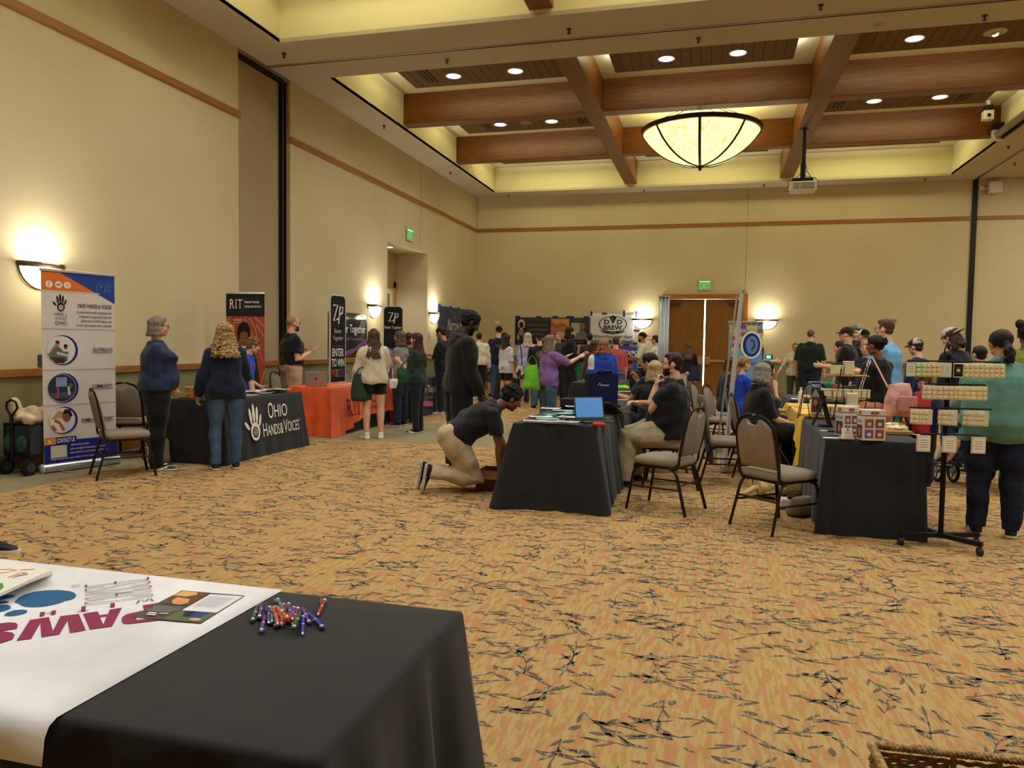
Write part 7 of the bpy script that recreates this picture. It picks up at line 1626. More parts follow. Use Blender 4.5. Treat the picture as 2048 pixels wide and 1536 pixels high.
# --- dog under the tables
t = thing('dog', 'yellow dog lying on the carpet behind the black wax table, on a lead', 'dog', (.72, 7.75, 0), .35)
a = MB(); a.tube([(-.30, 0, .11), (-.15, 0, .125), (.05, 0, .13), (.2, .01, .125)], [.09, .115, .12, .10], 14); a.tube([(.2, .01, .13), (.30, .03, .17), (.36, .04, .20)], [.085, .07, .065], 12); a.ell((.40, .04, .215), (.075, .06, .058)); a.tube([(.43, .04, .20), (.52, .04, .185)], [.035, .026], 10, round_=True)
for s_ in (-1, 1):
    a.tube([(.18, s_ * .08, .10), (.24, s_ * .10, .045), (.42, s_ * .09, .028)], [.045, .032, .022], 10, round_=True); a.tube([(-.24, s_ * .09, .12), (-.10, s_ * .14, .09), (-.26, s_ * .15, .05), (-.12, s_ * .16, .025)], [.075, .055, .03, .022], 10, round_=True); a.ell((.375, s_ * .058 + .04, .20), (.035, .012, .045))
a.tube([(-.33, 0, .09), (-.45, -.05, .05), (-.55, -.02, .03)], [.035, .024, .014], 8, round_=True)
solid(a, .010, 'body', M('#D9C08E', .9, kind='curl', col2='#C4A66E'), t, 2, .003, 60, 4)
for s_ in (-1, 1): MB().ell((.452, .04 + s_ * .032, .228), .007).build('eye', m_black, t, 180)
MB().ell((.545, .04, .19), (.014, .016, .012)).build('nose', m_black, t, 180); a = MB(); a.tube([(.30 + .0 * q, .03 + .075 * math.cos(q), .17 + .075 * math.sin(q)) for q in [2 * PI * k / 16 for k in range(16)]], .010, 6, closed=True); a.build('collar', M('#2A1C14', .6), t, 60)
o = MB().tube([(.50, 8.62, .70), (.62, 8.35, .50), (.78, 8.05, .25), (.92, 7.88, .20)], .006, 6).build('dog_lead', m_black, None, 60); tag(o, 'dark lead running from the grey haired woman down to the dog', 'lead')
t = thing('harness_bag', 'white and black pouch on the floor beside the dog', 'bag', (1.0, 7.05, 0) if False else (.66, 7.2, 0)); MB().box((0, 0, .05), (.16, .12, .10), rot=(0, 0, .3)).build('pouch', M('#D8D4C8', .6), t, bevel=.02); MB().box((.05, -.02, .11), (.08, .06, .03)).build('buckle', m_black, t, bevel=.01)
t = bag('tan satchel lying on the floor under the nearest chair', (.78, 6.95, .16), .5, .30, .15, .2, '#7A6A50', 0, 'satchel')
# ================================================================== THE CROWD
YAW = .26
def face(px, deg): return YAW - math.atan((px - 1024) / FPX) + math.radians(deg)
def ST(px, top, fy=None, Y=None):
    """where somebody stands: column px, feet at image row fy (or depth Y), and the height that reaches row top"""
    if fy is not None: Y = G(px, fy).y
    q = AY(px, top, Y); return (q.x, q.y), q.z
JN = M('#4A6484', .9, kind='denim', col2='#33486A'); JD = M('#262E40', .9, kind='denim', col2='#1A2030')
BLK = '#141416'; NAVY = '#1B2440'
UP = ((.12, .0, -1), (.05, .3, -1))
def SIT(sp=.12, dn=.0, out=.0): return [((sp, 1, dn), (out, .02, -1)), ((sp, 1, dn), (out, .02, -1))]
def add(label, px, ztop_, fy=None, Y=None, deg=0, hmul=1.0, dx=0, dy=0, **k):
    (x, y), h = ST(px, ztop_, fy, Y); return person(label, (x + dx, y + dy), face(px, deg), h * hmul, **k)
N6 = dict(vox=.0065); FAR = dict(vox=.010)
# left group
add('person in navy pullover and black trousers with grey bob and glasses, standing side on', 312, 630, fy=938, deg=-88, fem=True, girth=1.38, belly=.04, hair=dict(style='bob', col='#6E625A', col2='#8E8278', len=.062, open=70, flare=1.3, spread=.012, r=.006), glasses='#6A3A2A',
    top=dict(col='#1E2848', sleeve='long', thick=.010, hem=-.015, straight=.5), bot=dict(col='#0E0E12', baggy=.01), shoe=dict(mark='#E8E4E0'), arms=(((.10, -.05, -1), (-.45, .62, -.62)), ((.10, .0, -1), (-.45, .62, -.62))), hands=('fist', 'fist'), **N6)
add('person seen from behind with long curly blonde hair, navy blouse and blue jeans', 450, 642, fy=938, deg=8, fem=True, girth=1.08, hair=dict(style='long', col='#6E5030', col2='#BFA06A', len=.17, wave=.011, wf=24, spread=.028, n=150, r=.0062, vol=1.08, curly=1),
    top=dict(col='#151C34', sleeve='long', baggy=1, hem=-.055, thick=.014, straight=.8, fold=.010), bot=dict(mat=JN, thick=.006), shoe=dict(mark='#D8D4D0'), arms=(((.30, .3, -1), (-.1, .9, -.2)), ((.34, -.1, -1), (.1, .6, -.9))), **N6)
add('boy in bright blue t-shirt leaning on the hand logo table', 478, 672, Y=9.0, deg=-95, girth=.95, hair=dict(style='curly', col='#5A4226', col2='#8A6A40'), dx=.06, top=dict(col='#1A3BB0', sleeve='half', hem=-.04), bot=dict(col='#1A1A20'), shoe={'col': '#222222'}, lean=14, head=(10, 10), arms=(((.1, .5, -1), (-.0, .45, -1)), ((.2, .1, -1), (.0, .9, -.3))), **N6)
add('bald person in black polo and khaki trousers signing behind the orange table', 588, 630, Y=10.95, deg=-68, girth=1.22, glasses=True, top=dict(col='#0F1118', sleeve='short', tuck=True, hem=.035, thick=.010, straight=.8), bot=dict(col='#B29E7C', waist=.075), belt=1, shoe={}, collar='polo',
    arms=(((.16, .0, -1), (-.30, 1, .5)), ((.2, .05, -1), (-.3, 1, .62))), hands=(('flat', (-.3, -.2, 1)), ('point', (-.8, .2, -.2))), beard='#4A2E20', hair=dict(style='buzz', col='#9A7A62'), dx=-.05, **N6)
i5 = add('person in cream sweatshirt and black shorts with long brown hair, seen from behind', 748, 656, fy=878, deg=10, fem=True, hair=dict(style='long', col='#3A281C', col2='#5E4430', len=.20, wave=.008, wf=18, spread=.014, n=130), top=dict(col='#C9BFA6', sleeve='long', baggy=1, hem=-.03, thick=.030, fold=.012, freq=20, straight=.9), bot=dict(col='#0C0C0E', len=.30, thick=.012), shoe=dict(col='#E4E0D4', sole='#D8D2C4'),
    arms=(((.12, .4, -1), (-.1, .8, -.2)), ((.30, .1, -1), (.0, .5, -.8))), toe=(14, 14), **N6)
bag('dark green tote bag hanging from the arm of the person in the cream sweatshirt', (-5.02, 10.22, .98), .9, .34, .40, .10, '#16301F', .10, seed=4)
t = bag('small white purse at the hip of the person in the cream sweatshirt', (-4.60, 10.40, .90), .3, .12, .14, .05, '#DAD4C0', 0, 'purse', taper=1)
MB().tube([(0, 0, -.02), (-.02, .0, .25), (-.06, -.02, .4)], .005, 6).build('strap', M('#DAD4C0', .6), t, 60)
add('person in grey patterned shirt and jeans with brown hair and glasses, facing left', 802, 660, fy=852, deg=62, fem=True, girth=1.1, glasses=True, hair=dict(style='long', col='#4A3A2C', col2='#6A5844', len=.10, spread=.014), top=dict(mat=M('#7A706C', .9, kind='mottle', col2='#8E8682', scale=6), sleeve='half', hem=-.05), bot=dict(mat=JD, thick=.014), shoe=dict(col='#1A1A20'), arms=(((.2, .3, -1), (-.2, .9, .5)), ((.1, .35, -1), (-.3, .8, .4))), hands=(('pinch', (-1, 0, 0)), ('flat', (-.3, 0, 1))), **FAR)
add('person with dark hair whose face shows between the patterned shirt and the dark green shirt', 818, 664, Y=12.6, deg=40, fem=True, hair=dict(style='bob', col='#2A1E18', len=.06), top=dict(col='#3A3436', sleeve='long'), bot=dict(col='#1A1A20'), shoe={}, **FAR)
add('person in dark green t-shirt with very long brown hair holding a green tote', 836, 664, fy=866, deg=72, fem=True, girth=1.08, hair=dict(style='long', col='#2E1C12', col2='#4A2E1C', len=.27, wave=.003, spread=.008, n=130), top=dict(col='#1C2E26', sleeve='half', hem=-.04, baggy=1), bot=dict(col='#141A24'), shoe=dict(mark='#E8E8E8'), arms=(((.12, .15, -1), (-.15, 1, -.1)), ((.12, .3, -1), (-.25, .8, .6))), hands=('fist', 'pinch'), **N6)
bag('green tote bag held in front of the person in the dark green shirt', tuple(AY(812, 735, 11.15)), .55, .30, .26, .12, '#1E4A2A', .10, seed=6, taper=.95)
i8 = add('person in black t-shirt looking down at a phone beside the pink swoosh table', 888, 652, fy=828, deg=62, girth=1.2, glasses=True, hair=dict(style='short', col='#1E1612'), head=(0, 28), top=dict(col='#15161C', sleeve='half', hem=-.04), bot=dict(col='#181C28', baggy=.01), shoe=dict(col='#B8B4AE'), arms=(((.12, .3, -1), (-.25, 1, .2)), ((.12, .3, -1), (-.25, 1, .2))), hands=('grip', 'grip'), skin='tan', **FAR)
def held(info, side, name, label, cat, dims, col, off=(0, 0, 0), emit=0, rot=(0, 0, 0)):
    sh, el, wp, sx, u, f = info['A'][side]; p = info['root'].matrix_world if False else None
    R_ = Matrix.Rotation(info['root'].rotation_euler.z, 4, 'Z'); q = V3(info['root'].location) + R_ @ (wp + f * .055 * info['h'] + V3(off))
    t = thing(name, label, cat, q, info['root'].rotation_euler.z); MB().box((0, 0, 0), dims, rot=rot).build('body', M(col, .4, emit=emit), t, bevel=min(dims) * .25); return t
held(i8, 0, 'phone', 'dark phone held by the person in the black t-shirt', 'phone', (.075, .15, .01), '#14141A', (-.06, .03, .02), rot=(.4, 0, 0))
add('tall person in black hooded sweatshirt looking down behind the kneeling one', 930, 626, fy=944, deg=-72, skin='dark', girth=1.08, lean=6, head=(-8, 30), hmul=1.03, dx=-.06, hair=dict(style='afro', col='#0A0706', vol=.93), beard='#0C0807', top=dict(col='#17120F', sleeve='long', baggy=1, thick=.026, hem=-.04, fold=.012, freq=20, hoodmat=M('#2A241C', .9, kind='fabric')), bot=dict(col='#0F1118', baggy=.03, thick=.02), shoe=dict(col='#1A1A1E', sole='#C9B8A4'), collar='hood', arms=(((.12, .22, -1), (.0, .55, -1)), ((.14, .1, -1), (.0, .35, -1))), **N6)
# kneeling
kp = G(960, 984); hk = 1.80; 
Rk2 = face(920, -84)
kpos = V3((kp.x, kp.y, 0)) + Matrix.Rotation(Rk2, 3, 'Z') @ V3((-.10, -.26, 0))
person('person in black polo and khaki trousers kneeling and reaching into a box', (kpos.x, kpos.y), Rk2, hk, skin='brown', girth=1.1, hair=dict(style='curly', col='#120C0A', vol=.98), top=dict(col='#15151A', sleeve='short', tuck=True, hem=.03, thick=.013, straight=.9, fold=.010), bot=dict(col='#B8A586', thick=.018, waist=.07, fold=.010), belt=1, collar='polo', shoe=dict(col='#15151A', sole='#B8B4AA'), hipz=.50,
    legs=[((.05, .50, -.87), (.0, -1, .22)), ((.05, .42, -.91), (.0, -1, .24))], foot_dir=((0, -.15, -1), (0, -.15, -1)), lean=62, head=(0, 8), arms=(((.05, .25, -1, 0), (-.05, .05, -1, 0)), ((.1, .5, -1, 0), (-.1, .35, -1, 0))), hands=('grip', 'relax'), vox=.0065)
# middle distance
add('person in white hooded sweatshirt seen from behind', 958, 664, Y=18.8, deg=0, girth=1.1, hair=dict(style='short', col='#3A2018'), top=dict(col='#D8D0B8', sleeve='long', baggy=1, thick=.03, hem=-.02), bot=dict(col='#141416'), shoe=dict(col='#E0DCD4'), collar='hood', **FAR)
add('child in olive shorts standing right of the white hooded sweatshirt', 975, 700, Y=20.0, deg=0, hs=1.1, hair=dict(style='short', col='#4A3424'), top=dict(col='#3A3A3E', sleeve='half'), bot=dict(col='#6A5A34', len=.5), shoe={}, **FAR)
add('person in dark tee and black cap seen from behind near the far table', 998, 652, Y=19.4, deg=-8, girth=1.15, hair=dict(style='buzz', col='#3A261A'), cap=dict(col='#101014'), top=dict(mat=M('#161A28', .9, kind='fabric'), mats=[M('#5A5A50', .9, kind='mottle', col2='#161A28', scale=5)], sleeve='half', baggy=1, hem=-.06, cls=lambda c, d: ((c[:, 1] < -.04) & (abs(c[:, 0]) < .12) & (abs(c[:, 2] - d['P'].z - .36) < .05)).astype(int)), bot=dict(mat=JN), shoe={}, **FAR)
add('person with dark hair hidden behind the black cap', 1008, 664, Y=20.4, deg=-30, fem=True, hair=dict(style='bob', col='#1A1210', len=.07), top=dict(col='#1A1A1E', sleeve='long'), bot=dict(col='#1A1A20'), shoe={}, **FAR)
i13 = add('person in white checked shirt with long dark hair and black shoulder bag', 1013, 668, fy=810, deg=-52, fem=True, head=(-18, 0), hair=dict(style='long', col='#2A1E1A', col2='#3A2C26', len=.14), top=dict(mat=M('#DAD2D8', .9, kind='plaid', col2='#B4B4D4', scale=.8), sleeve='half', baggy=1, hem=-.08), bot=dict(col='#101014', len=.42), shoe=dict(col='#D8D4CC'), **FAR)
t = bag('black and white print shoulder bag at the hip of the checked shirt', (-4.35, 17.0, .95), -.6, .3, .3, .12, '#1A1A1C', 0, 'shoulder_bag', kind='mottle', col2='#C9C6C0'); MB().tube([(.08, 0, -.02), (.02, .02, .35), (-.08, .05, .55)], .012, 6).build('strap', m_black, t, 60)
add('person in pastel tie dye shirt and blue shorts with long blonde hair', 1062, 664, fy=808, deg=-15, fem=True, hair=dict(style='long', col='#A8946C', col2='#D8CBA8', len=.13), top=dict(mat=M('#C9A4D4', .9, kind='mottle', col2='#8CC9E4', scale=1.2), sleeve='half', baggy=1, hem=-.09), bot=dict(col='#2A5AB8', len=.30), shoe=dict(col='#C9B8A8'), dx=-.08, **FAR)
add('person in black tee with a lion print, black cap and jeans, seen from behind', 1078, 664, fy=816, deg=5, girth=1.2, hair=dict(style='buzz', col='#5A4636'), cap=dict(col='#121216'), hmul=.98, top=dict(col='#121216', mats=[M('#6E5A44', .9, kind='mottle', col2='#1A1614', scale=4)], sleeve='half', baggy=1, hem=-.03, fold=.008, cls=lambda c, d: ((c[:, 1] < -.04) & ((c[:, 0] / .12) ** 2 + ((c[:, 2] - d['P'].z - .27) / .13) ** 2 < 1)).astype(int)), bot=dict(mat=JN, baggy=.02), shoe=dict(col='#1A1A1E', sole='#1A1A1E'), dx=.02, **FAR)
i16 = add('person in purple t-shirt with long grey brown hair pointing to the right', 1098, 668, Y=12.0, deg=-58, fem=True, girth=1.08, glasses='#8A7A6A', head=(-12, 0), hair=dict(style='long', col='#5E5140', col2='#7E705A', len=.115, spread=.02, n=130), top=dict(col='#7A5A96', sleeve='half', baggy=1, hem=-.05, thick=.016, fold=.010), bot=dict(mat=M('#4A5E74', .9, kind='denim', col2='#384A5E'), baggy=.01), shoe={}, arms=(((.25, .85, -.40), (-.1, 1, .45)), ((.2, .8, -.55), (-.15, 1, .6))), hands=(('point', (-.6, 0, -.6)), ('spread', (-.3, .2, -1))), **N6)
bag('bright lime green tote hanging behind the person in purple', (-2.84, 11.9, 1.13), .4, .30, .42, .14, '#6BB32A', .14, seed=9, taper=.6)
add('person with grey hair behind the dark haired man in black', 1118, 664, Y=19.6, deg=160, hair=dict(style='short', col='#8A8278'), top=dict(col='#3A3A3E', sleeve='long'), bot=dict(col='#1A1A1E'), shoe={}, **FAR)
add('person in black jacket with long dark hair and beard', 1138, 653, Y=17.6, deg=-80, girth=1.25, head=(5, 0), hair=dict(style='long', col='#1A100C', len=.075, n=80, open=75), beard='#20140E', top=dict(col='#101012', sleeve='long', baggy=1, thick=.03, hem=-.06, fold=.01), bot=dict(col='#15171E'), shoe={}, arms=(((.12, .25, -1), (-.15, 1, -.1)), UP), **FAR)
add('boy in green pullover beside the man in the black jacket', 1170, 700, Y=17.6, deg=-150, hs=1.1, hair=dict(style='short', col='#2A1A12'), top=dict(col='#1F6A42', sleeve='long', thick=.016, hem=-.1), bot=dict(col='#17171C'), shoe={}, **FAR)
add('tall person in dark coat behind the boy in green', 1180, 655, Y=18.9, deg=10, girth=1.1, hair=dict(style='short', col='#2A2420'), top=dict(col='#26302A', sleeve='long', hem=-.1), bot=dict(col='#15151A'), shoe={}, hmul=.93, **FAR)
add('person in blue and white hooded jacket with reddish brown hair, seen from behind', 1207, 678, Y=12.4, deg=8, fem=True, girth=1.25, hair=dict(style='long', col='#4A3426', col2='#A8683E', len=.085, spread=.03, wave=.006, n=130, vol=1.1), top=dict(col='#1E3CA0', mats=[M('#D8D4D4', .8, kind='fabric')], sleeve='long', baggy=1, thick=.03, hem=-.12, fold=.014, freq=18, hoodmat=M('#1E3CA0', .8, kind='fabric'), cls=lambda c, d: ((c[:, 0] < -.10 * 1.6) & (c[:, 2] > d['P'].z + .14 * 1.6)).astype(int)), bot=dict(col='#17171C'), shoe={}, collar='hood', **N6)
add('person in faded red t-shirt beyond the blue and white jacket', 1232, 672, Y=16.4, deg=12, girth=1.15, hair=dict(style='short', col='#4A3526'), top=dict(col='#A84A40', sleeve='half', baggy=1), bot=dict(mat=JN), shoe={}, **FAR)
add('person with brown hair left of the reddish haired one', 1188, 680, Y=16.0, deg=20, fem=True, hair=dict(style='bob', col='#3A281C', len=.07), top=dict(col='#5A2A2A', sleeve='long'), bot=dict(col='#1A1A20'), shoe={}, **FAR)
add('person in cream t-shirt with arms crossed, near the wall sconce', 1287, 664, Y=19.5, deg=95, head=(-15, 0), skin='tan', beard='#1A120E', cap=dict(col='#1A1614', back=1), hair=dict(style='buzz', col='#1A120E'), top=dict(col='#D8CFB0', sleeve='half'), bot=dict(col='#26262C'), shoe={}, arms=(((.2, .5, -1), (-.9, .5, .1)), ((.2, .5, -1), (-.9, .5, .1))), **FAR)
add('person in white shirt with short hair and glasses by the silver banner back', 1313, 670, Y=19.0, deg=70, girth=1.1, glasses=True, hair=dict(style='short', col='#2A221E'), top=dict(col='#D8D4CA', sleeve='long', hem=-.05), bot=dict(mat=JD), shoe={}, arms=(((.2, .4, -1), (-.9, .5, .1)), ((.2, .5, -1), (-.9, .5, .1))), **FAR)
add('person with long hair and black top before the double doors', 1378, 684, Y=18.6, deg=0, fem=True, hair=dict(style='long', col='#4A3A26', col2='#6A5638', len=.20, wave=.006), top=dict(col='#1A1416', sleeve='long', hem=-.01), bot=dict(col='#C9C2B4'), shoe={}, **FAR)
bag('dark blue bag at the hip of the long haired person before the doors', (-.45, 18.5, 1.0), 0, .3, .36, .12, '#1A2240', .3, 'shoulder_bag', seed=3)
# seated group
def sit(label, px, ztop_, Y, deg, seat=.50, **k):
    q = AY(px, top, Y); h = k.pop('h', 1.7); return person(label, (q.x + k.pop('dx', 0), q.y), k.pop('rz', None) if k.get('rz') is not None else face(px, deg), h, hipz=seat, **k)
i25 = person('seated person with brown beard in black polo and khaki trousers, hand on chin', (-.42, 8.02), PI / 2 - .06, 1.80, girth=1.35, belly=.04, hair=dict(style='short', col='#2A1A12', col2='#3A261A', vol=.97), beard='#2E1C12', top=dict(col='#131316', sleeve='short', thick=.014, hem=-.03, straight=1.0, fold=.010), bot=dict(col='#A8997A', thick=.02, baggy=.012, fold=.012, freq=24), shoe=dict(col='#1A1614', sole='#2A2420'), collar='polo', hipz=.56,
    legs=[((.10, 1, -.10), (.0, -.15, -1)), ((.30, 1, -.12), (.05, .02, -1))], lean=-4, head=(6, 2), arms=(((-.15, .75, -.70), (-.85, .5, .1)), ((.0, .62, -.75), (-.28, -.12, 1))), hands=(('relax', (0, -.3, -1)), ('grip', (-.2, -1, 0))), vox=.0065)
person('seated person with blonde bob in black t-shirt, seen from behind', (-.66, 9.02), face(1272, 12), 1.66, fem=True, girth=1.2, hair=dict(style='bob', col='#9A8058', col2='#C4AA78', len=.085, open=55, n=150, wave=.001, spread=.012, flare=1.2, vol=1.04), top=dict(col='#121215', sleeve='half', thick=.014, hem=-.05, straight=.9), bot=dict(col='#151518'), shoe={}, hipz=.52, legs=SIT(), lean=6, arms=(((.2, .5, -1), (-.2, .9, .6)), ((.2, .5, -1), (-.3, .9, .5))), vox=.0065)
person('seated person with black hair and glasses in black shirt behind the blonde bob', (-.74, 10.05), face(1290, 55), 1.78, skin='olive', girth=1.1, glasses=True, hair=dict(style='short', col='#0E0B0A', vol=1.08), top=dict(col='#16161C', sleeve='short', thick=.014, hem=-.05), bot=dict(col='#1A1A20'), shoe={}, collar='polo', hipz=.54, legs=SIT(), lean=8, head=(15, 4), arms=(((.1, .8, -.6), (-.2, .5, 1)), ((.2, .8, -.8), (-.3, .9, .3))), hands=('pinch', 'relax'), vox=.0075)
person('seated person with grey shoulder length hair and glasses in black polo', (.50, 8.92), face(1525, -72), 1.64, fem=True, girth=1.35, belly=.03, glasses='#9A8A7A', hair=dict(style='bob', col='#6E6862', col2='#9A948C', len=.075, open=62, n=140, wave=.001, spread=.014, vol=1.05), top=dict(col='#121215', sleeve='half', thick=.014, hem=-.05, straight=1.0), bot=dict(col='#15151A'), shoe=dict(col='#5A3A30'), collar='polo', hipz=.53, legs=SIT(.2), head=(25, 10), arms=(((.15, .35, -1), (-.25, 1, -.3)), ((.1, .35, -1), (-.3, 1, -.35))), hands=('fist', 'fist'), vox=.0065)
person('seated person with short dark hair resting her chin on her hand', (.52, 9.85), face(1555, -75), 1.66, fem=True, girth=1.1, hair=dict(style='bob', col='#1E1612', col2='#34261E', len=.045, vol=1.05, open=58), top=dict(col='#16181F', sleeve='short', thick=.012, hem=-.05), bot=dict(col='#1A1A20'), shoe={}, collar='polo', hipz=.54, legs=SIT(), lean=12, head=(20, 2), arms=(((.05, .75, -.75), (-.35, -.25, 1)), ((.15, .6, -1), (-.3, 1, .1))), hands=(('fist', (-1, 0, 0)), 'relax'), vox=.0075)
add('person in royal blue top with a wavy blonde ponytail, seated side on', 1497, 712, Y=11.3, deg=-60, h_=None, fem=True) if False else person('person in royal blue top with a wavy blonde ponytail, seated side on', (.36, 11.25), face(1495, -60), 1.66, fem=True, hair=dict(style='ponytail', col='#5A4028', col2='#A88A5A', len=.26, wave=.012, tz=.03), top=dict(col='#1838A8', sleeve='long', thick=.014, hem=-.05), bot=dict(col='#15151A'), shoe={}, hipz=.56, legs=SIT(), lean=4, arms=(((.1, .4, -1), (-.2, 1, .0)), UP), **FAR)
person('person with auburn hair seated behind the blonde ponytail', (.24, 12.2), face(1475, -40), 1.66, fem=True, hair=dict(style='bob', col='#4A2A1A', len=.06), top=dict(col='#2A2A30', sleeve='long'), bot=dict(col='#15151A'), shoe={}, hipz=.54, legs=SIT(), **FAR)
add('person in black tee with dark blond hair standing beside the ear logo banner', 1512, 652, Y=16.4, deg=-88, girth=1.12, hair=dict(style='short', col='#4A3A2C'), glasses=True, top=dict(col='#15151A', sleeve='half', hem=-.05), bot=dict(col='#1A1A20'), shoe={}, arms=(((.1, .3, -1), (-.2, 1, .0)), UP), **FAR)
add('seated person in white polo with fair hair by the back wall', 1592, 684, Y=19.3, deg=175, fem=True, lean=8, hair=dict(style='short', col='#7A6A54'), glasses=True, top=dict(col='#CFC8B4', sleeve='half'), bot=dict(col='#4A4A44'), shoe={}, arms=(((.5, .3, -.8), (.3, .6, -.6)), UP), hmul=1.0, **FAR)
add('person in very dark green polo and jeans, standing with the back to us', 1622, 658, Y=18.9, deg=-15, girth=1.35, head=(-15, 0), hair=dict(style='buzz', col='#6A5444'), top=dict(col='#14201C', sleeve='half', hem=-.05, baggy=1), bot=dict(mat=JD), shoe={}, arms=(((.3, -.1, -1), (.1, .1, -1)), ((.3, .0, -1), (.1, .3, -1))), collar='polo', **FAR)
add('person in black graphic tee with a brown cap and glasses', 1697, 653, Y=13.6, deg=78, girth=1.2, glasses=True, hair=dict(style='buzz', col='#4A3A2A'), cap=dict(col='#2E211A'), top=dict(col='#15141A', mats=[M('#8A6A54', .9, kind='mottle', col2='#241A18', scale=4)], sleeve='half', hem=-.06, cls=lambda c, d: ((c[:, 1] > .10) & (c[:, 2] > d['P'].z + .08) & (c[:, 2] < d['P'].z + .42)).astype(int)), bot=dict(col='#1A1A20'), shoe={}, arms=(((.12, .35, -1), (-.2, 1, .1)), ((.12, .35, -1), (-.2, 1, .1))), **FAR)
add('person with a grey patterned knit cap behind the brown cap', 1716, 648, Y=15.6, deg=100, cap=dict(col='#6A6A64', rear='#8E8E86'), hair=dict(style='buzz', col='#3A2E26'), top=dict(col='#26262C', sleeve='half'), bot=dict(col='#1A1A20'), shoe={}, **FAR)
add('person with a black and white baseball cap between the other caps', 1730, 658, Y=14.8, deg=55, girth=1.15, cap=dict(col='#D8D6CE', rear='#121214'), beard='#7A6A5A', hair=dict(style='buzz', col='#5A4A3C'), top=dict(col='#14161E', sleeve='long', hem=-.06), bot=dict(col='#1A1A20'), shoe={}, **FAR)
add('child with dark brown hair in front of the brown cap', 1683, 682, Y=14.6, deg=95, hs=1.05, hair=dict(style='short', col='#2A1614', vol=1.05), top=dict(col='#A8A4A8', sleeve='half'), bot=dict(col='#1A1A20'), shoe={}, **FAR)
add('person with blond hair looking out beside the light blue t-shirt', 1733, 682, Y=12.6, deg=170, fem=True, hair=dict(style='updo', col='#8A7454', col2='#B49C74', vol=.98), top=dict(col='#1A1C26', sleeve='half'), bot=dict(col='#1A1A20'), shoe={}, **FAR)
add('tall person in light blue t-shirt with short brown hair and glasses', 1765, 636, Y=10.4, deg=72, girth=1.25, glasses='#5A4A40', hair=dict(style='short', col='#4A3426', vol=.96), top=dict(col='#6FA8D8', sleeve='half', hem=-.05, baggy=1, thick=.016), bot=dict(mat=JD), shoe={}, arms=(((.15, .25, -1), (-.2, 1, .0)), ((.15, .35, -1), (-.3, 1, .1))), dx=.06, **N6)
i39 = add('person in black top with white striped sleeves and hair in a bun', 1758, 668, Y=8.75, deg=52, skin='brown', fem=True, head=(10, 8), hair=dict(style='bun', col='#0C0908', vol=.98, bun=(0, -.070, .018), br=.020), top=dict(col='#0E0E10', mats=[M('#D8D6D2', .8)], sleeve='long', thick=.016, hem=.02, straight=.9, cls=lambda c, d: (sum(((np.abs((c - np.array(a_[0])) @ np.array(a_[4].cross(V3((0, 0, 1)).cross(a_[4])).normalized()) - o_) < .0035) & (c[:, 0] < -.12)).astype(int) for a_ in d['A'][1:] for o_ in (-.008, .012)) > 0).astype(int)), bot=dict(col='#C99A92', thick=.02, baggy=.02, name='trousers'), shoe={}, arms=(((.1, .3, -1), (-.1, 1, .05)), ((.14, .2, -1), (-.05, 1, .1))), hands=('grip', 'flat'), **N6)
t = bag('pink patterned backpack on the shoulder of the person with the bun', (1.84, 8.55, 1.10), .3, .29, .34, .18, '#C98A86', 0, 'backpack', kind='mottle', col2='#D8A49C', seed=12)
MB().tube([(-.10, .02, -.04), (-.17, .06, .12), (-.24, .08, .26)], .022, 6, ry=.006).build('strap', M('#D89A84', .8), t, 60); MB().box((.04, -.11, -.2), (.2, .03, .16)).build('front_pocket', M('#C07E7C', .8, kind='fabric'), t, bevel=.02)
add('person in navy jacket with an orange badge cap, mostly behind the rack', 1838, 676, Y=11.2, deg=62, hair=dict(style='short', col='#3A2A1E'), cap=dict(col='#161A2C', rear='#B0AEA8', logo='#E06A2E'), top=dict(col='#1A2044', sleeve='long', baggy=1, hem=-.06), bot=dict(col='#1A1A22'), shoe={}, head=(0, 10), **FAR)
add('child with curly brown hair in a red shirt and navy varsity jacket behind the rack', 1850, 748, Y=8.9, deg=170, hs=1.05, girth=1.05, hair=dict(style='curly', col='#4A3A28', col2='#6A5640'), head=(0, 15), top=dict(col='#B8383C', mats=[M('#1C2246', .8, kind='fabric'), M('#8A8C92', .8)], sleeve='long', thick=.016, hem=-.06, cls=lambda c, d: np.where(np.abs(c[:, 0]) > .145, 1, np.where(np.abs(c[:, 0]) > .085, 1, 0))), bot=dict(col='#1A1A20'), shoe={}, arms=(((.2, .3, -1), (-.1, 1, -.2)), ((.3, .3, -1), (.3, 1, .1))), **FAR)
add('bearded person with long hair and a backwards pale cap looking down', 1915, 652, Y=10.3, deg=58, girth=1.2, head=(15, 30), beard='#5A3A26', hair=dict(style='long', col='#3A2418', len=.10, n=90, open=80), cap=dict(col='#B8B4AC', brim='#A8A49A', back=1), top=dict(col='#16151A', sleeve='long', baggy=1, hem=-.06), bot=dict(mat=JN), shoe={}, **FAR)
add('person in brown and white camouflage hood beside the backwards cap', 1962, 690, Y=10.0, deg=40, girth=1.1, hair=dict(style='short', col='#2A1E18'), top=dict(mat=M('#8A7A5E', .9, kind='mottle', col2='#2A2420', scale=2), sleeve='long', baggy=1), bot=dict(col='#1A1A20'), shoe={}, collar='hood', **FAR)
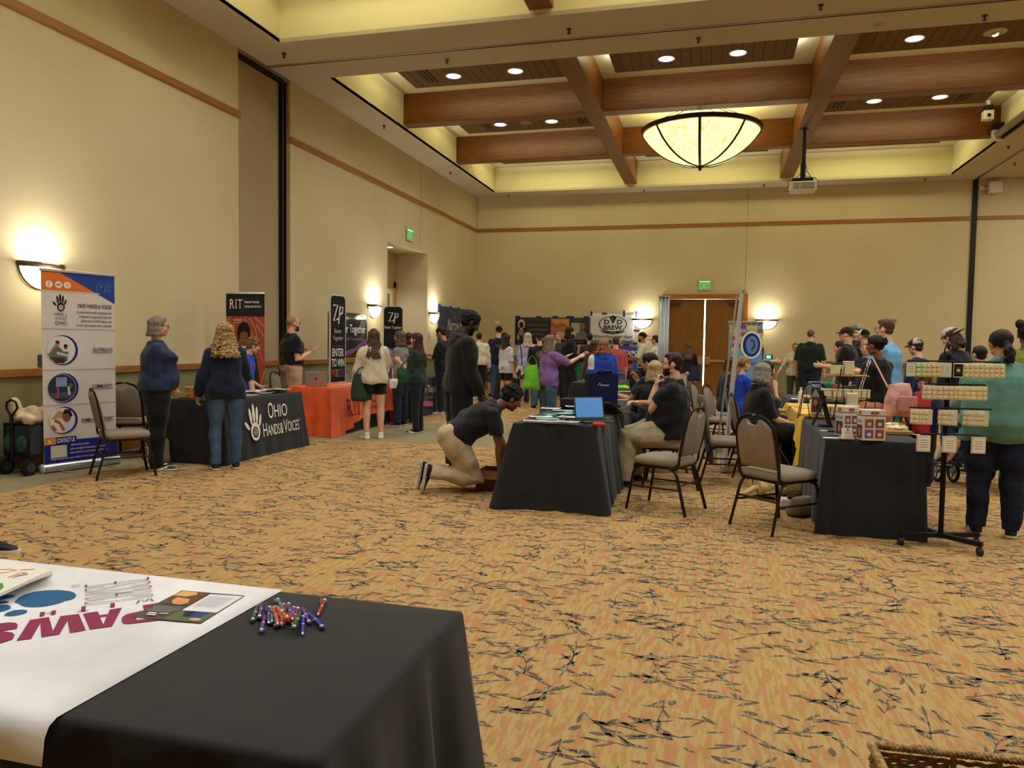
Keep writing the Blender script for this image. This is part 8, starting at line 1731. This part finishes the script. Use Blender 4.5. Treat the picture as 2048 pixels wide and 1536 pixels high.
i42 = add('person in teal fleece and dark jeans with a dark ponytail, seen from behind', 2006, 656, fy=1072, deg=4, fem=True, girth=1.55, skin='olive', hair=dict(style='ponytail', col='#140C0A', col2='#2A1A16', len=.10, wave=.004, tz=-.005, vol=1.04), top=dict(col='#5C8A7C', sleeve='long', baggy=1, thick=.022, hem=-.075, straight=1.0, fold=.012, freq=18), bot=dict(mat=M('#1F2740', .9, kind='denim', col2='#161B2E'), thick=.012, fold=.010), shoe=dict(mark='#E6E6E6'), collar='turtle', arms=(((.25, .1, -1), (.0, .9, -.25)), ((.30, .45, -1), (.1, 1, -.1))), head=(20, 10), toe=(10, 10), vox=.0065)
add('person with a dark topknot beyond the teal fleece at the right edge', 2044, 632, Y=8.6, deg=-10, fem=True, girth=1.1, skin='brown', hair=dict(style='bun', col='#1A1210', bun=(-.03, -.04, .06), br=.026), top=dict(mat=M('#7E8A2E', .8, kind='fabric'), sleeve='half'), bot=dict(col='#101014'), shoe=dict(col='#101014', sole='#101014'), dx=.05, hmul=.97, **FAR)
add('toddler in grey shirt sitting in the black stroller', 1885, 790, Y=9.0, deg=60, hs=1.15, hair=dict(style='short', col='#2A1A12'), skin='brown', top=dict(col='#6A7076', sleeve='half'), bot=dict(col='#3A4048', len=.6), shoe=dict(col='#17171A'), hipz=.50, legs=SIT(.2, -.1), h_=None) if False else person('toddler in grey shorts sitting in the black stroller', (2.72, 9.07), PI / 2 + .3, .98, skin='tan', hs=1.15, hair=dict(style='short', col='#2A1A12'), top=dict(col='#6A7076', sleeve='half'), bot=dict(col='#5A6068', len=.55), shoe=dict(col='#17171A'), hipz=.53, legs=[((.15, 1, -.15), (0, .5, -1)), ((.15, 1, -.15), (0, .5, -1))], vox=.009)
# small prints and worn things
t = thing('jacket', 'olive green jacket hanging over a chair back', 'jacket', (.0, 8.40, 0), -PI / 2 + .1)
a = MB(); a.loft([[(w_ * math.cos(q), -.10 + yo + d_ * math.sin(q), z) for q in [2 * PI * k / 20 for k in range(20)]] for z, w_, d_, yo in [(.20, .10, .02, .10), (.35, .18, .03, .07), (.55, .21, .04, .03), (.75, .22, .05, .0), (.88, .20, .045, -.02), (.93, .12, .03, -.02)]]); solid(a, .012, 'fabric', M('#4E4A34', .9, kind='fabric'), t, 2, .012, 24, 7)
